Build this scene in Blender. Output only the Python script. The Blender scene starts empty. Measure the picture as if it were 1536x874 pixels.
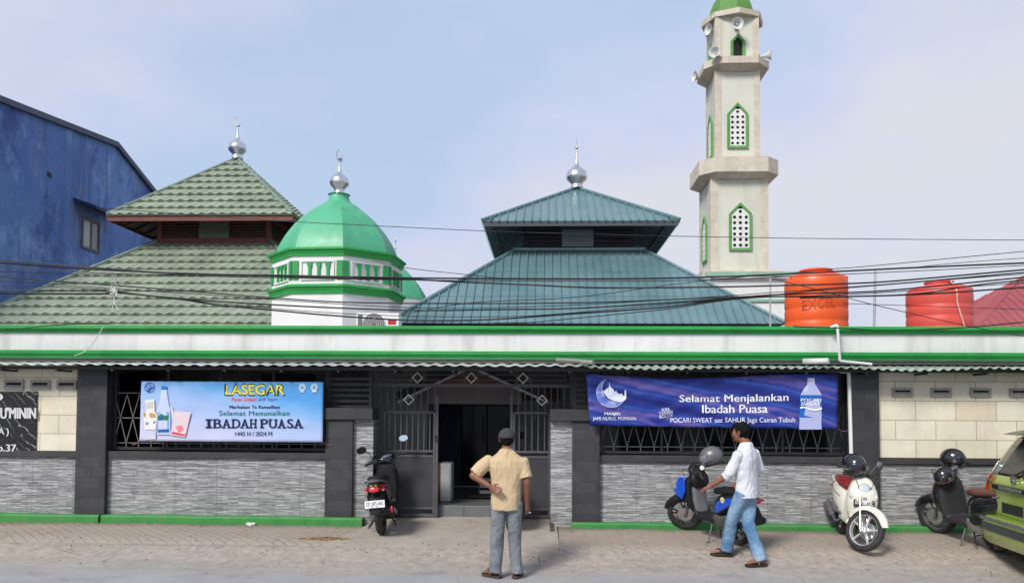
import bpy, bmesh, math, random
from mathutils import Vector, Matrix, noise as mnoise
random.seed(7)
sc = bpy.context.scene
COL = sc.collection
rad = math.radians
V = Vector
# ------------------------------------------------------------------ camera
FPX, CXP, CYP = 1200.0, 768.0, 437.0
YAW, PITCH, ROLL, CAMZ = rad(2.3), rad(2.0), 0.0058, 1.9
HORIZON = 612.0
PY0 = HORIZON - FPX*math.tan(PITCH)
ROT = Matrix.Rotation(YAW,3,'Z') @ Matrix.Rotation(rad(90)+PITCH,3,'X') @ Matrix.Rotation(ROLL,3,'Z')
CAMP = V((0,0,CAMZ))
def ray(px,py): return ROT @ V(((px-CXP)/FPX, -(py-PY0)/FPX, -1.0))
def W(px,py,Y):            # point of the photograph on the plane y = Y
    d = ray(px,py); return CAMP + d*(Y/d.y)
def WX(px,py,X):           # ... on the plane x = X
    d = ray(px,py); return CAMP + d*(X/d.x)
def proj(p):
    q = ROT.transposed() @ (V(p)-CAMP)
    return (CXP+FPX*q.x/-q.z, PY0-FPX*q.y/-q.z)
WALLY = 11.6
GP = [(-60,0.0),(9.3,0.0),(9.7,.03),(10.1,0.12),(11.6,0.17),(12.2,0.20),(60,.20),(900,.2)]
def gz(y):
    for (a,za),(b,zb) in zip(GP,GP[1:]):
        if y <= b: return za+(zb-za)*(y-a)/(b-a)
    return GP[-1][1]
def G(px,py):              # point of the photograph on the ground
    d = ray(px,py); lo,hi = 3.0,40.0
    for _ in range(50):
        m=(lo+hi)/2; p=CAMP+d*(m/d.y)
        if p.z>gz(m): lo=m
        else: hi=m
    return CAMP+d*(lo/d.y)
cd = bpy.data.cameras.new('camera'); cam = bpy.data.objects.new('camera',cd); COL.objects.link(cam)
cd.sensor_fit='HORIZONTAL'; cd.sensor_width=36.0; cd.lens=36.0*FPX/1536.0
cd.shift_y=(PY0-CYP)/1536.0; cd.clip_end=3000; cd.clip_start=.05
cam.matrix_world = Matrix.Translation(CAMP) @ ROT.to_4x4()
sc.camera = cam
# ------------------------------------------------------------------ materials
def lin(c):
    c=c/255.0
    return c/12.92 if c<=.04045 else ((c+.055)/1.055)**2.4
def S(r,g,b,k=1.0): return (lin(r)*k,lin(g)*k,lin(b)*k,1)
class NT:
    def __init__(s,name):
        m=bpy.data.materials.new(name); m.use_nodes=True; s.m=m; s.t=m.node_tree
        s.b=s.t.nodes['Principled BSDF']; s._c=None
    def n(s,typ,**kw):
        x=s.t.nodes.new(typ)
        for k,v in kw.items():
            if k.startswith('i_'): x.inputs[k[2:].replace('_',' ')].default_value=v
            else: setattr(x,k,v)
        return x
    def l(s,a,b): s.t.links.new(a,b)
    def co(s):
        if not s._c: s._c=s.n('ShaderNodeTexCoord').outputs['Object']
        return s._c
    def mapv(s,vec,scale=(1,1,1),rot=(0,0,0),loc=(0,0,0)):
        x=s.n('ShaderNodeMapping'); s.l(vec,x.inputs[0]); x.inputs['Scale'].default_value=scale
        x.inputs['Rotation'].default_value=rot; x.inputs['Location'].default_value=loc; return x.outputs[0]
    def xz(s):       # (x,z,y) so that 2-D textures lie on walls facing y
        a=s.n('ShaderNodeSeparateXYZ'); s.l(s.co(),a.inputs[0]); b=s.n('ShaderNodeCombineXYZ')
        s.l(a.outputs[0],b.inputs[0]); s.l(a.outputs[2],b.inputs[1]); s.l(a.outputs[1],b.inputs[2]); return b.outputs[0]
    def yz(s):
        a=s.n('ShaderNodeSeparateXYZ'); s.l(s.co(),a.inputs[0]); b=s.n('ShaderNodeCombineXYZ')
        s.l(a.outputs[1],b.inputs[0]); s.l(a.outputs[2],b.inputs[1]); s.l(a.outputs[0],b.inputs[2]); return b.outputs[0]
    def noise(s,scale,detail=4,rough=.55,vec=None,dist=0):
        x=s.n('ShaderNodeTexNoise'); s.l(vec or s.co(),x.inputs['Vector'])
        x.inputs['Scale'].default_value=scale; x.inputs['Detail'].default_value=detail
        x.inputs['Roughness'].default_value=rough; x.inputs['Distortion'].default_value=dist; return x.outputs['Fac']
    def ramp(s,fac,stops,interp='LINEAR'):
        x=s.n('ShaderNodeValToRGB'); s.l(fac,x.inputs[0]); e=x.color_ramp.elements; x.color_ramp.interpolation=interp
        while len(e)<len(stops): e.new(.5)
        for i,(p,c) in enumerate(stops):
            e[i].position=p; e[i].color=c if len(c)==4 else (*c,1)
        return x.outputs[0]
    def rng(s,fac,a,b,c=0.,d=1.):
        x=s.n('ShaderNodeMapRange'); s.l(fac,x.inputs[0])
        for i,v in enumerate((a,b,c,d)): x.inputs[i+1].default_value=v
        return x.outputs[0]
    def mix(s,fac,a,b,mode='MIX'):
        x=s.n('ShaderNodeMix',data_type='RGBA',blend_type=mode)
        for inp,v in ((x.inputs[0],fac),(x.inputs[6],a),(x.inputs[7],b)):
            if isinstance(v,(int,float,tuple)): inp.default_value=v
            else: s.l(v,inp)
        return x.outputs[2]
    def math(s,op,a,b=0.):
        x=s.n('ShaderNodeMath',operation=op)
        for i,v in enumerate((a,b)):
            if isinstance(v,(int,float)): x.inputs[i].default_value=v
            else: s.l(v,x.inputs[i])
        return x.outputs[0]
    def bump(s,h,strength=.3,dist=.01,prev=None):
        x=s.n('ShaderNodeBump'); s.l(h,x.inputs['Height']); x.inputs['Strength'].default_value=strength
        x.inputs['Distance'].default_value=dist
        if prev: s.l(prev,x.inputs['Normal'])
        return x.outputs[0]
    def out(s,col,rough=.6,metal=0.,normal=None,spec=None):
        if isinstance(col,tuple): s.b.inputs['Base Color'].default_value=col
        else: s.l(col,s.b.inputs['Base Color'])
        if isinstance(rough,(int,float)): s.b.inputs['Roughness'].default_value=rough
        else: s.l(rough,s.b.inputs['Roughness'])
        s.b.inputs['Metallic'].default_value=metal
        if spec is not None: s.b.inputs['Specular IOR Level'].default_value=spec
        if normal: s.l(normal,s.b.inputs['Normal'])
        return s.m
def scl(c,k): return (min(1,c[0]*k),min(1,c[1]*k),min(1,c[2]*k),1)
MC={}
def mat(name,c,rough=.6,metal=0.,var=.12,vs=2.5,bump=0.,bs=60,dirt=None,damt=.5,ds=1.3,coat=0.,spec=None,streak=0):
    if name in MC: return MC[name]
    t=NT(name)
    f=t.noise(vs,5)
    col=t.mix(t.rng(f,.3,.7),scl(c,1-var),scl(c,1+var))
    if dirt:
        vec=t.mapv(t.co(),(1,1,.12)) if streak else None
        d=t.rng(t.noise(ds,8,.65,vec=vec),.48,.72,0,damt)
        col=t.mix(d,col,dirt)
    nrm=t.bump(t.noise(bs,4),bump,.01) if bump else None
    r=t.rng(t.noise(vs*3,3),.3,.7,max(0,rough-.08),min(1,rough+.08))
    m=t.out(col,r,metal,nrm,spec)
    if coat: t.b.inputs['Coat Weight'].default_value=coat; t.b.inputs['Coat Roughness'].default_value=.08
    MC[name]=m; return m
# ------------------------------------------------------------------ mesh builder
class MB:
    def __init__(s): s.bm=bmesh.new(); s.mi=0; s.done=0
    def _f(s,vs):
        try:
            f=s.bm.faces.new(vs); f.material_index=s.mi; return f
        except ValueError: return None
    def v(s,p): return s.bm.verts.new(p)
    def poly(s,pts): return s._f([s.v(p) for p in pts])
    def box(s,x0,x1,y0,y1,z0,z1):
        s.hexa([(x0,y0,z0),(x1,y0,z0),(x1,y1,z0),(x0,y1,z0),(x0,y0,z1),(x1,y0,z1),(x1,y1,z1),(x0,y1,z1)])
    def hexa(s,p):
        v=[s.v(q) for q in p]
        for f in ((0,3,2,1),(4,5,6,7),(0,1,5,4),(1,2,6,5),(2,3,7,6),(3,0,4,7)): s._f([v[i] for i in f])
    def obox(s,c,size,rot=None):
        R=rot or Matrix.Identity(3); c=V(c); h=[x/2 for x in size]
        s.hexa([c+R@V((a*h[0],b*h[1],d*h[2])) for d in(-1,1) for a,b in((-1,-1),(1,-1),(1,1),(-1,1))])
    def bar(s,p,q,w,h=None,up=(0,0,1)):
        p,q=V(p),V(q); h=h or w; d=(q-p).normalized(); u=V(up)
        if abs(d.dot(u))>.98: u=V((0,1,0))
        a=d.cross(u).normalized(); b=a.cross(d).normalized()
        a*=w/2; b*=h/2
        s.hexa([p-a-b,p+a-b,p+a+b,p-a+b,q-a-b,q+a-b,q+a+b,q-a+b])
    def loft(s,rings,cap=True,closed=False):
        R=[[s.v(p) for p in r] for r in rings]; n=len(R[0])
        pairs=list(zip(R,R[1:]))+([(R[-1],R[0])] if closed else [])
        for a,b in pairs:
            for i in range(n): s._f([a[i],a[(i+1)%n],b[(i+1)%n],b[i]])
        if cap and not closed:
            s._f(list(reversed(R[0]))); s._f(R[-1])
    def grid(s,rows):
        R=[[s.v(p) for p in r] for r in rows]
        for a,b in zip(R,R[1:]):
            for i in range(len(a)-1): s._f([a[i],a[i+1],b[i+1],b[i]])
    def tube(s,pts,r,n=8,cap=True):
        pts=[V(p) for p in pts]; N=len(pts)
        rs=r if isinstance(r,(list,tuple)) else [r]*N
        t=(pts[1]-pts[0]).normalized(); u=t.orthogonal().normalized(); rings=[]
        for i,p in enumerate(pts):
            d=((pts[min(i+1,N-1)]-pts[max(i-1,0)])).normalized()
            u=(u-d*u.dot(d)).normalized(); w=d.cross(u)
            rings.append([p+(u*math.cos(k*2*math.pi/n)+w*math.sin(k*2*math.pi/n))*rs[i] for k in range(n)])
        s.loft(rings,cap)
    def cyl(s,p,q,r0,r1=None,n=16): s.tube([p,q],[r0,r0 if r1 is None else r1],n)
    def lathe(s,prof,c=(0,0,0),n=24,axis='Z',rot=0.):
        c=V(c); rings=[]
        for r,h in prof:
            ring=[]
            for k in range(n):
                a=rot+k*2*math.pi/n; x,y=max(r,1e-4)*math.cos(a),max(r,1e-4)*math.sin(a)
                ring.append(c+(V((x,y,h)) if axis=='Z' else V((x,h,-y)) if axis=='Y' else V((h,x,y))))
            rings.append(ring)
        s.loft(rings)
    def ring_lathe(s,prof,c=(0,0,0),n=32,axis='Y'):     # closed profile swept all the way round
        c=V(c); rings=[]
        for k in range(n):
            a=k*2*math.pi/n
            rings.append([c+(V((r*math.cos(a),h,r*math.sin(a))) if axis=='Y' else V((r*math.cos(a),r*math.sin(a),h))) for r,h in prof])
        s.loft(rings,closed=True)
    def ball(s,c,rx,ry=None,rz=None,nu=16,nv=10,rot=None,top=1.0,bot=-1.0):
        ry=rx if ry is None else ry; rz=rx if rz is None else rz; R=rot or Matrix.Identity(3); c=V(c); rings=[]
        for j in range(nv+1):
            t=math.asin(max(-1,min(1,bot)))+(math.asin(min(1,top))-math.asin(max(-1,bot)))*j/nv
            cr=max(math.cos(t),1e-3)
            rings.append([c+R@V((rx*cr*math.cos(k*2*math.pi/nu),ry*cr*math.sin(k*2*math.pi/nu),rz*math.sin(t))) for k in range(nu)])
        s.loft(rings)
    def prism(s,poly,f0,f1):       # poly 2-D, f0/f1: 2-D -> 3-D
        s.loft([[V(f0(*p)) for p in poly],[V(f1(*p)) for p in poly]])
    def mesh(s,name,mats,smooth=None):
        bm=s.bm
        bmesh.ops.recalc_face_normals(bm,faces=bm.faces[:])
        me=bpy.data.meshes.new(name); bm.to_mesh(me); bm.free()
        for m in (mats if isinstance(mats,(list,tuple)) else [mats]): me.materials.append(m)
        if smooth:
            for p in me.polygons: p.use_smooth=True
            me.set_sharp_from_angle(angle=rad(smooth))
        return me
    def build(s,name,mats,parent=None,smooth=None,bevel=0,sub=0,seg=2):
        off=OFF.get(parent.name,V((0,0,0))) if parent else V((0,0,0))
        if off.length: bmesh.ops.translate(s.bm,vec=-off,verts=s.bm.verts[:])
        me=s.mesh(name,mats,smooth or (40 if bevel else None))
        o=bpy.data.objects.new(name,me); COL.objects.link(o)
        if parent: o.parent=parent
        OFF[o.name]=off
        if bevel:
            b=o.modifiers.new('bevel','BEVEL'); b.width=bevel; b.segments=seg; b.limit_method='ANGLE'; b.angle_limit=rad(35)
        if sub:
            b=o.modifiers.new('sub','SUBSURF'); b.levels=sub; b.render_levels=sub
        return o
OFF={}
def tag(o,label,cat,group=None,kind=None):
    if label: o['label']=label
    if cat: o['category']=cat
    if group: o['group']=group
    if kind: o['kind']=kind
    return o
def thing(name,label,cat,loc=(0,0,0),rz=0,group=None,local=False):
    o=bpy.data.objects.new(name,None); COL.objects.link(o); o.location=loc; o.rotation_euler=(0,0,rz)
    o.empty_display_size=.2
    OFF[o.name]=V((0,0,0)) if local else V(loc)
    return tag(o,label,cat,group)
def struct(mb,name,m,**k):
    o=mb.build(name,m,**k); o['kind']='structure'; return o
def lone(mb,name,m,label,cat,group=None,base=None,**k):     # a thing that is one mesh
    o=mb.build(name,m,**k); return tag(o,label,cat,group)
def ering(c,ax,ay,n=16,p=2.0):
    c,ax,ay=V(c),V(ax),V(ay); r=[]
    for k in range(n):
        a=k*2*math.pi/n; ca,sa=math.cos(a),math.sin(a)
        r.append(c+ax*math.copysign(abs(ca)**(2/p),ca)+ay*math.copysign(abs(sa)**(2/p),sa))
    return r
def catmull(pts,k=6):
    pts=[V(p) for p in pts]; P=[pts[0]*2-pts[1]]+pts+[pts[-1]*2-pts[-2]]; out=[]
    for i in range(1,len(P)-2):
        a,b,c,d=P[i-1:i+3]
        for j in range(k):
            t=j/k
            out.append(.5*((2*b)+(c-a)*t+(2*a-5*b+4*c-d)*t*t+(3*b-a-3*c+d)*t**3))
    out.append(pts[-1]); return out
def remesh(mb,voxel,smooth=4,disp=None,factor=.5):
    """voxel-union of everything in the builder, smoothed; returns a new builder"""
    me=mb.mesh('tmp',[]) ; o=bpy.data.objects.new('tmp',me); COL.objects.link(o)
    r=o.modifiers.new('r','REMESH'); r.mode='VOXEL'; r.voxel_size=voxel
    if smooth:
        q=o.modifiers.new('s','SMOOTH'); q.iterations=smooth; q.factor=factor
    dg=bpy.context.evaluated_depsgraph_get(); dg.update()
    m2=bpy.data.meshes.new_from_object(o.evaluated_get(dg))
    out=MB(); out.bm.from_mesh(m2)
    bpy.data.objects.remove(o); bpy.data.meshes.remove(me); bpy.data.meshes.remove(m2)
    if disp:
        out.bm.normal_update()
        mv=[(v,v.normal*disp(v.co)) for v in out.bm.verts]
        for v,d in mv: v.co+=d
    return out
_tc={}
def textmesh(s,offset=0.0,shear=0.0,space=1.0):
    """outline of a line of lettering as 2-D verts (unit bbox), faces"""
    c=bpy.data.curves.new('t','FONT'); c.body=s; c.size=1; c.offset=offset; c.resolution_u=4; c.shear=shear; c.space_character=space
    o=bpy.data.objects.new('t',c); COL.objects.link(o)
    dg=bpy.context.evaluated_depsgraph_get(); dg.update()
    me=bpy.data.meshes.new_from_object(o.evaluated_get(dg))
    vs=[(v.co.x,v.co.y) for v in me.vertices]; fs=[tuple(p.vertices) for p in me.polygons]
    bpy.data.objects.remove(o); bpy.data.curves.remove(c); bpy.data.meshes.remove(me)
    xs=[a for a,b in vs]; ys=[b for a,b in vs]; x0,x1,y0,y1=min(xs),max(xs),min(ys),max(ys)
    return [((a-x0)/(x1-x0),(b-y0)/(y1-y0)) for a,b in vs],fs
def lettering(mb,s,fn,offset=0.0,shear=0.0,space=1.0,grow=0.0):
    """fn(u,v)->3-D point, u,v in 0..1 over the text's box"""
    vs,fs=textmesh(s,offset,shear,space); L=[mb.v(fn(a,b)) for a,b in vs]
    for f in fs: mb._f([L[i] for i in f])
def lerp(a,b,t): return a+(b-a)*t
# ------------------------------------------------------------------ special materials
def m_cladding():
    t=NT('stacked stone cladding'); vec=t.xz()
    w=t.mapv(vec,(1,1,1)); d=t.noise(9,3,vec=vec)
    dv=t.n('ShaderNodeVectorMath',operation='MULTIPLY_ADD'); t.l(t.n('ShaderNodeTexNoise').outputs['Color'],dv.inputs[0])
    nn=dv.inputs[0].links[0].from_node; t.l(t.mapv(vec,(2.2,14,1)),nn.inputs['Vector']); nn.inputs['Scale'].default_value=1.3
    dv.inputs[1].default_value=(.10,.022,0); t.l(vec,dv.inputs[2])
    br=t.n('ShaderNodeTexBrick'); t.l(dv.outputs[0],br.inputs['Vector'])
    br.offset=.37; br.squash=1
    for k,v in dict(Scale=1.,Mortar_Size=.0026,Mortar_Smooth=.5,Bias=0.,Brick_Width=.23,Row_Height=.0195).items(): br.inputs[k.replace('_',' ')].default_value=v
    br.inputs['Color1'].default_value=(.05,.05,.05,1); br.inputs['Color2'].default_value=(.95,.95,.95,1); br.inputs['Mortar'].default_value=(0,0,0,1)
    st=t.noise(1,5,.7,vec=t.mapv(vec,(6,95,1)))
    v=t.math('ADD',t.math('MULTIPLY',br.outputs['Color'],.34),t.math('MULTIPLY',st,1.08))
    col=t.ramp(v,[(.30,(.035,.035,.037)),(.48,(.135,.135,.14)),(.68,(.28,.28,.285)),(.95,(.60,.60,.60))])
    big=t.rng(t.noise(1.1,4,vec=vec),.3,.7,.92,1.10)
    col=t.mix(1.0,col,t.n('ShaderNodeCombineColor').outputs[0],'MULTIPLY')
    cc=col.node.inputs[7].links[0].from_node
    for i in range(3): t.l(big,cc.inputs[i])
    # joints between the cladding panels
    jb=t.n('ShaderNodeTexBrick'); t.l(vec,jb.inputs['Vector'])
    for k,v2 in dict(Scale=1.,Mortar_Size=.004,Mortar_Smooth=.2,Brick_Width=.62,Row_Height=.31).items(): jb.inputs[k.replace('_',' ')].default_value=v2
    jb.offset=0
    col=t.mix(t.math('MULTIPLY',jb.outputs['Fac'],.55),col,(.04,.04,.042,1))
    mo=t.rng(t.noise(2.6,6,.6,vec=vec),.62,.72,0,.35)
    col=t.mix(mo,col,(.22,.23,.10,1))
    return t.out(col,.75,0,t.bump(v,.9,.012))
def m_block(name,c1,c2,mort,bw,rh,ms=.006,rough=.75,bump=.4,off=.5,vec=None,extra=.14,bias=0.):
    t=NT(name); vec=t.xz() if vec is None else (t.yz() if vec=='yz' else t.co())
    br=t.n('ShaderNodeTexBrick'); t.l(vec,br.inputs['Vector']); br.offset=off
    for k,v in dict(Scale=1.,Mortar_Size=ms,Mortar_Smooth=.3,Bias=bias,Brick_Width=bw,Row_Height=rh).items(): br.inputs[k.replace('_',' ')].default_value=v
    br.inputs['Color1'].default_value=c1; br.inputs['Color2'].default_value=c2; br.inputs['Mortar'].default_value=mort
    n=t.noise(3.2,7,.62,vec=vec); f=t.rng(n,.3,.7,1-extra,1+extra)
    cc=t.n('ShaderNodeCombineColor')
    for i in range(3): t.l(f,cc.inputs[i])
    col=t.mix(1.,br.outputs['Color'],cc.outputs[0],'MULTIPLY')
    h=t.math('ADD',t.math('MULTIPLY',br.outputs['Fac'],-1.),t.math('MULTIPLY',t.noise(22,5,vec=vec),.5))
    return t.out(col,rough,0,t.bump(h,bump,.008))
def m_limestone():
    t=NT('cream limestone blocks'); vec=t.xz()
    br=t.n('ShaderNodeTexBrick'); t.l(vec,br.inputs['Vector']); br.offset=.5
    for k,v in dict(Scale=1.,Mortar_Size=.0045,Mortar_Smooth=.25,Bias=0.,Brick_Width=.56,Row_Height=.277).items(): br.inputs[k.replace('_',' ')].default_value=v
    br.inputs['Color1'].default_value=(0,0,0,1); br.inputs['Color2'].default_value=(1,1,1,1); br.inputs['Mortar'].default_value=(.5,.5,.5,1)
    c=t.ramp(br.outputs['Color'],[(0,S(218,210,184,.92)),(.35,S(226,220,198,.92)),(.6,S(220,212,188,.92)),(.85,S(228,222,202,.92)),(1,S(218,204,178,.92))])
    n=t.rng(t.noise(2.4,7,.62,vec=vec),.3,.7,.86,1.1); cc=t.n('ShaderNodeCombineColor')
    for i in range(3): t.l(n,cc.inputs[i])
    c=t.mix(1.,c,cc.outputs[0],'MULTIPLY')
    c=t.mix(br.outputs['Fac'],c,S(150,138,108,.8))
    st=t.rng(t.noise(1.,8,.7,vec=t.mapv(vec,(3,.35,1))),.55,.75,0,.22)
    c=t.mix(st,c,S(140,128,100,.8))
    h=t.math('ADD',t.math('MULTIPLY',br.outputs['Fac'],-1.2),t.math('MULTIPLY',t.noise(35,5,vec=vec),.4))
    return t.out(c,.72,0,t.bump(h,.35,.008))
def m_road():
    t=NT('worn asphalt with dust'); co=t.co()
    a=t.noise(1.2,8,.62); g=t.noise(75,4,.7); g2=t.noise(22,5,.75)
    col=t.mix(t.rng(a,.3,.7),(.26,.26,.265,1),(.33,.33,.335,1))
    col=t.mix(t.rng(g,.50,.66,0,.6),col,(.46,.46,.45,1))
    col=t.mix(t.rng(g2,.57,.68,0,.6),col,(.10,.10,.105,1))
    sx=t.n('ShaderNodeSeparateXYZ'); t.l(co,sx.inputs[0])
    edge=t.math('ADD',sx.outputs[1],t.math('MULTIPLY',t.noise(.55,6,.6,vec=t.mapv(co,(1,2.4,1))),1.5))
    dust=t.rng(edge,9.55,10.5,0,.85)
    col=t.mix(dust,col,t.mix(t.rng(t.noise(9,8,.75),.35,.65),S(164,150,136,.66),S(204,191,177,.68)))
    lo=t.n('ShaderNodeTexNoise'); t.l(t.mapv(co,(.3,1.3,1)),lo.inputs['Vector']); lo.inputs['Scale'].default_value=1.; lo.inputs['Detail'].default_value=5
    col=t.mix(t.rng(lo.outputs['Fac'],.56,.72,0,.3),col,S(150,154,138,.6))
    col=t.mix(t.rng(t.noise(.9,5,.6,vec=t.mapv(co,(1,1.6,1),loc=(4,1,0))),.60,.70,0,.38),col,(.13,.125,.12,1))
    vo=t.n('ShaderNodeTexVoronoi',feature='DISTANCE_TO_EDGE'); t.l(t.mapv(co,(1,1.8,1)),vo.inputs['Vector']); vo.inputs['Scale'].default_value=.55
    ck=t.math('MULTIPLY',t.rng(vo.outputs['Distance'],0,.008,.6,0),t.rng(t.noise(.8,3),.5,.62))
    col=t.mix(ck,col,(.07,.07,.07,1))
    h=t.math('ADD',g,t.math('MULTIPLY',g2,.8))
    return t.out(col,.9,0,t.bump(h,.55,.006),spec=.25)
def m_pavers():
    t=NT('dusty interlocking pavers'); co=t.co()
    nv=t.n('ShaderNodeVectorMath',operation='MULTIPLY_ADD'); nz=t.n('ShaderNodeTexNoise'); nz.inputs['Scale'].default_value=1.6; t.l(co,nz.inputs['Vector'])
    t.l(nz.outputs['Color'],nv.inputs[0]); nv.inputs[1].default_value=(.06,.06,0); t.l(co,nv.inputs[2])
    br=t.n('ShaderNodeTexBrick'); t.l(t.mapv(nv.outputs[0],(1,1,1),(0,0,rad(45))),br.inputs['Vector'])
    for k,v in dict(Scale=1.,Mortar_Size=.011,Mortar_Smooth=.5,Bias=0.,Brick_Width=.22,Row_Height=.11).items(): br.inputs[k.replace('_',' ')].default_value=v
    br.inputs['Color1'].default_value=S(182,169,156,.66); br.inputs['Color2'].default_value=S(192,179,166,.66); br.inputs['Mortar'].default_value=S(160,147,134,.62)
    col=t.mix(t.rng(t.noise(1.4,7,.65),.30,.54,0,.92),br.outputs['Color'],S(192,178,164,.66))
    col=t.mix(t.rng(t.noise(3.1,7,.7),.60,.72,0,.5),col,S(104,110,74,.5))
    col=t.mix(t.rng(t.noise(40,5,.75),.54,.68,0,.5),col,S(104,95,84,.5))
    sx=t.n('ShaderNodeSeparateXYZ'); t.l(co,sx.inputs[0]); col=t.mix(t.rng(t.math('ADD',sx.outputs[1],t.math('MULTIPLY',t.noise(2.2,6,.7),.5)),11.42,11.72,0,.6),col,S(112,108,84,.5))
    h=t.math('ADD',t.math('MULTIPLY',br.outputs['Fac'],-.8),t.math('MULTIPLY',t.noise(60,5),.6))
    return t.out(col,.92,0,t.bump(h,.8,.012),spec=.2)
def m_concrete(name,c,dark,rough=.85):
    t=NT(name)
    a=t.mix(t.rng(t.noise(1.6,8,.65),.3,.7),scl(c,.84),scl(c,1.12))
    a=t.mix(t.rng(t.noise(5,8,.75),.52,.70,0,.65),a,dark)
    a=t.mix(t.rng(t.noise(90,3,.7),.6,.72,0,.35),a,scl(dark,.7))
    return t.out(a,rough,0,t.bump(t.noise(80,4),.35,.006),spec=.25)
def m_bluewall():
    t=NT('weathered blue painted plaster'); v=t.yz()
    c=t.mix(t.rng(t.noise(.35,6,.6,vec=v),.3,.7),S(78,108,172,.95),S(108,140,196,.95))
    c=t.mix(t.rng(t.noise(.9,8,.72,vec=t.mapv(v,(1,.55,1))),.50,.64,0,.7),c,S(140,172,220,1.))
    c=t.mix(t.rng(t.noise(.75,7,.7,vec=t.mapv(v,(1.2,.7,1),loc=(7,3,0))),.55,.70,0,.6),c,S(150,152,164,.9))
    c=t.mix(t.rng(t.noise(.5,7,.75,vec=t.mapv(v,(1,.8,1),loc=(3,9,0))),.54,.64,0,.75),c,S(58,78,142,.9))
    c=t.mix(t.rng(t.noise(2.6,9,.78,vec=t.mapv(v,(1,.35,1),loc=(1,4,0))),.62,.74,0,.7),c,S(190,208,234,.9))
    c=t.mix(t.rng(t.noise(1,7,.7,vec=t.mapv(v,(2.6,.16,1),loc=(5,5,0))),.52,.70,0,.6),c,S(48,62,120,.9))
    return t.out(c,.85,0,t.bump(t.noise(6,7,vec=v),.4,.03))
def m_roofmetal(name,c,c2):
    t=NT(name)
    col=t.mix(t.rng(t.noise(.9,6,.6),.3,.7),c,c2)
    col=t.mix(t.rng(t.noise(5,8,.75),.58,.76,0,.28),col,scl(c2,1.5))
    col=t.mix(t.rng(t.noise(2,8,.7,vec=t.mapv(t.co(),(1.5,.2,.2))),.56,.76,0,.3),col,scl(c,.55))
    return t.out(col,.33,.2,t.bump(t.noise(3,4),.12,.02))
def m_marble():
    t=NT('black veined stone'); v=t.xz()
    w=t.n('ShaderNodeTexWave',wave_type='BANDS'); t.l(t.mapv(v,(1,1,1),(0,0,rad(-48))),w.inputs[0])
    for k,x in dict(Scale=3.2,Distortion=9.,Detail=5.,Detail_Scale=1.4).items(): w.inputs[k.replace('_',' ')].default_value=x
    f=t.math('MULTIPLY',t.rng(w.outputs['Fac'],.93,1.0),t.rng(t.noise(3,4,vec=v),.42,.6))
    return t.out(t.mix(f,(.012,.012,.013,1),(.34,.34,.34,1)),.3)
def m_banner(name,kind):
    t=NT(name); s=t.n('ShaderNodeSeparateXYZ'); uv=t.n('ShaderNodeUVMap').outputs[0]; t.l(uv,s.inputs[0])
    if kind=='sky':
        d=t.math('ADD',t.math('MULTIPLY',s.outputs[0],.45),t.math('MULTIPLY',s.outputs[1],.75))
        d=t.math('ADD',d,t.math('MULTIPLY',t.math('SUBTRACT',t.noise(2.2,5,vec=uv),.5),.55))
        col=t.ramp(d,[(.05,S(205,204,232,.9)),(.38,S(186,197,234,.9)),(.62,S(160,190,236,.9)),(.85,S(104,170,228,.9)),(1,S(84,158,224,.9))])
    else:
        v=t.mapv(uv,(4.5,1,1))
        w=t.n('ShaderNodeTexWave',wave_type='BANDS',bands_direction='Y'); t.l(t.mapv(uv,(2.2,.9,1),(0,0,rad(24))),w.inputs[0])
        for k,x in dict(Scale=.55,Distortion=3.2,Detail=2.,Detail_Scale=.9).items(): w.inputs[k.replace('_',' ')].default_value=x
        n=t.noise(1.3,3,vec=v,dist=.8)
        f=t.math('ADD',t.math('MULTIPLY',w.outputs['Fac'],.55),t.math('MULTIPLY',n,.45))
        col=t.ramp(f,[(.14,S(24,32,108,.8)),(.36,S(36,52,146,.8)),(.5,S(48,86,172,.8)),(.60,S(44,56,150,.8)),(.74,S(98,90,168,.8)),(.82,S(42,60,154,.8)),(1,S(38,52,142,.8))])
    return t.out(col,.5,0,t.bump(t.noise(3,3,vec=t.mapv(uv,(5,2,1))),.1,.02),spec=.3)
def m_denim(name,a,b):
    t=NT(name)
    c=t.mix(t.rng(t.noise(3.2,6,.62),.36,.64),a,b)
    c=t.mix(t.rng(t.noise(9,6,.7,vec=t.mapv(t.co(),(1,1,.45))),.55,.75,0,.5),c,scl(b,1.35))
    c=t.mix(t.rng(t.noise(420,2),.45,.6,0,.16),c,scl(a,.6))
    return t.out(c,.9,0,t.bump(t.noise(9,5,.6,vec=t.mapv(t.co(),(1,1,1.1),(rad(20),rad(15),0)),dist=1.2),.75,.035),spec=.2)
def m_cloth(name,c,fold=.5,fs=7):
    t=NT(name); a=t.mix(t.rng(t.noise(5,5),.3,.7),scl(c,.9),scl(c,1.07))
    n1=t.noise(fs,4,.55,vec=t.mapv(t.co(),(1.3,1.3,.5),(rad(12),rad(25),0)),dist=1.1)
    return t.out(a,.88,0,t.bump(n1,fold*1.5,.06),spec=.2)
def m_skin(name,c):
    t=NT(name); a=t.mix(t.rng(t.noise(14,5),.3,.7),scl(c,.86),scl(c,1.1))
    a=t.mix(t.rng(t.noise(40,4),.55,.75,0,.3),a,scl(c,.7))
    m=t.out(a,.5,0,t.bump(t.noise(120,3),.12,.004)); t.b.inputs['Subsurface Weight'].default_value=.08
    t.b.inputs['Subsurface Radius'].default_value=(.02,.008,.004); return m
def m_glass(name,c,rough=.06):
    t=NT(name); return t.out(c,rough,0,None,.6)
CLAD=m_cladding(); LIME=m_limestone(); ROAD=m_road(); PAV=m_pavers()
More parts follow.
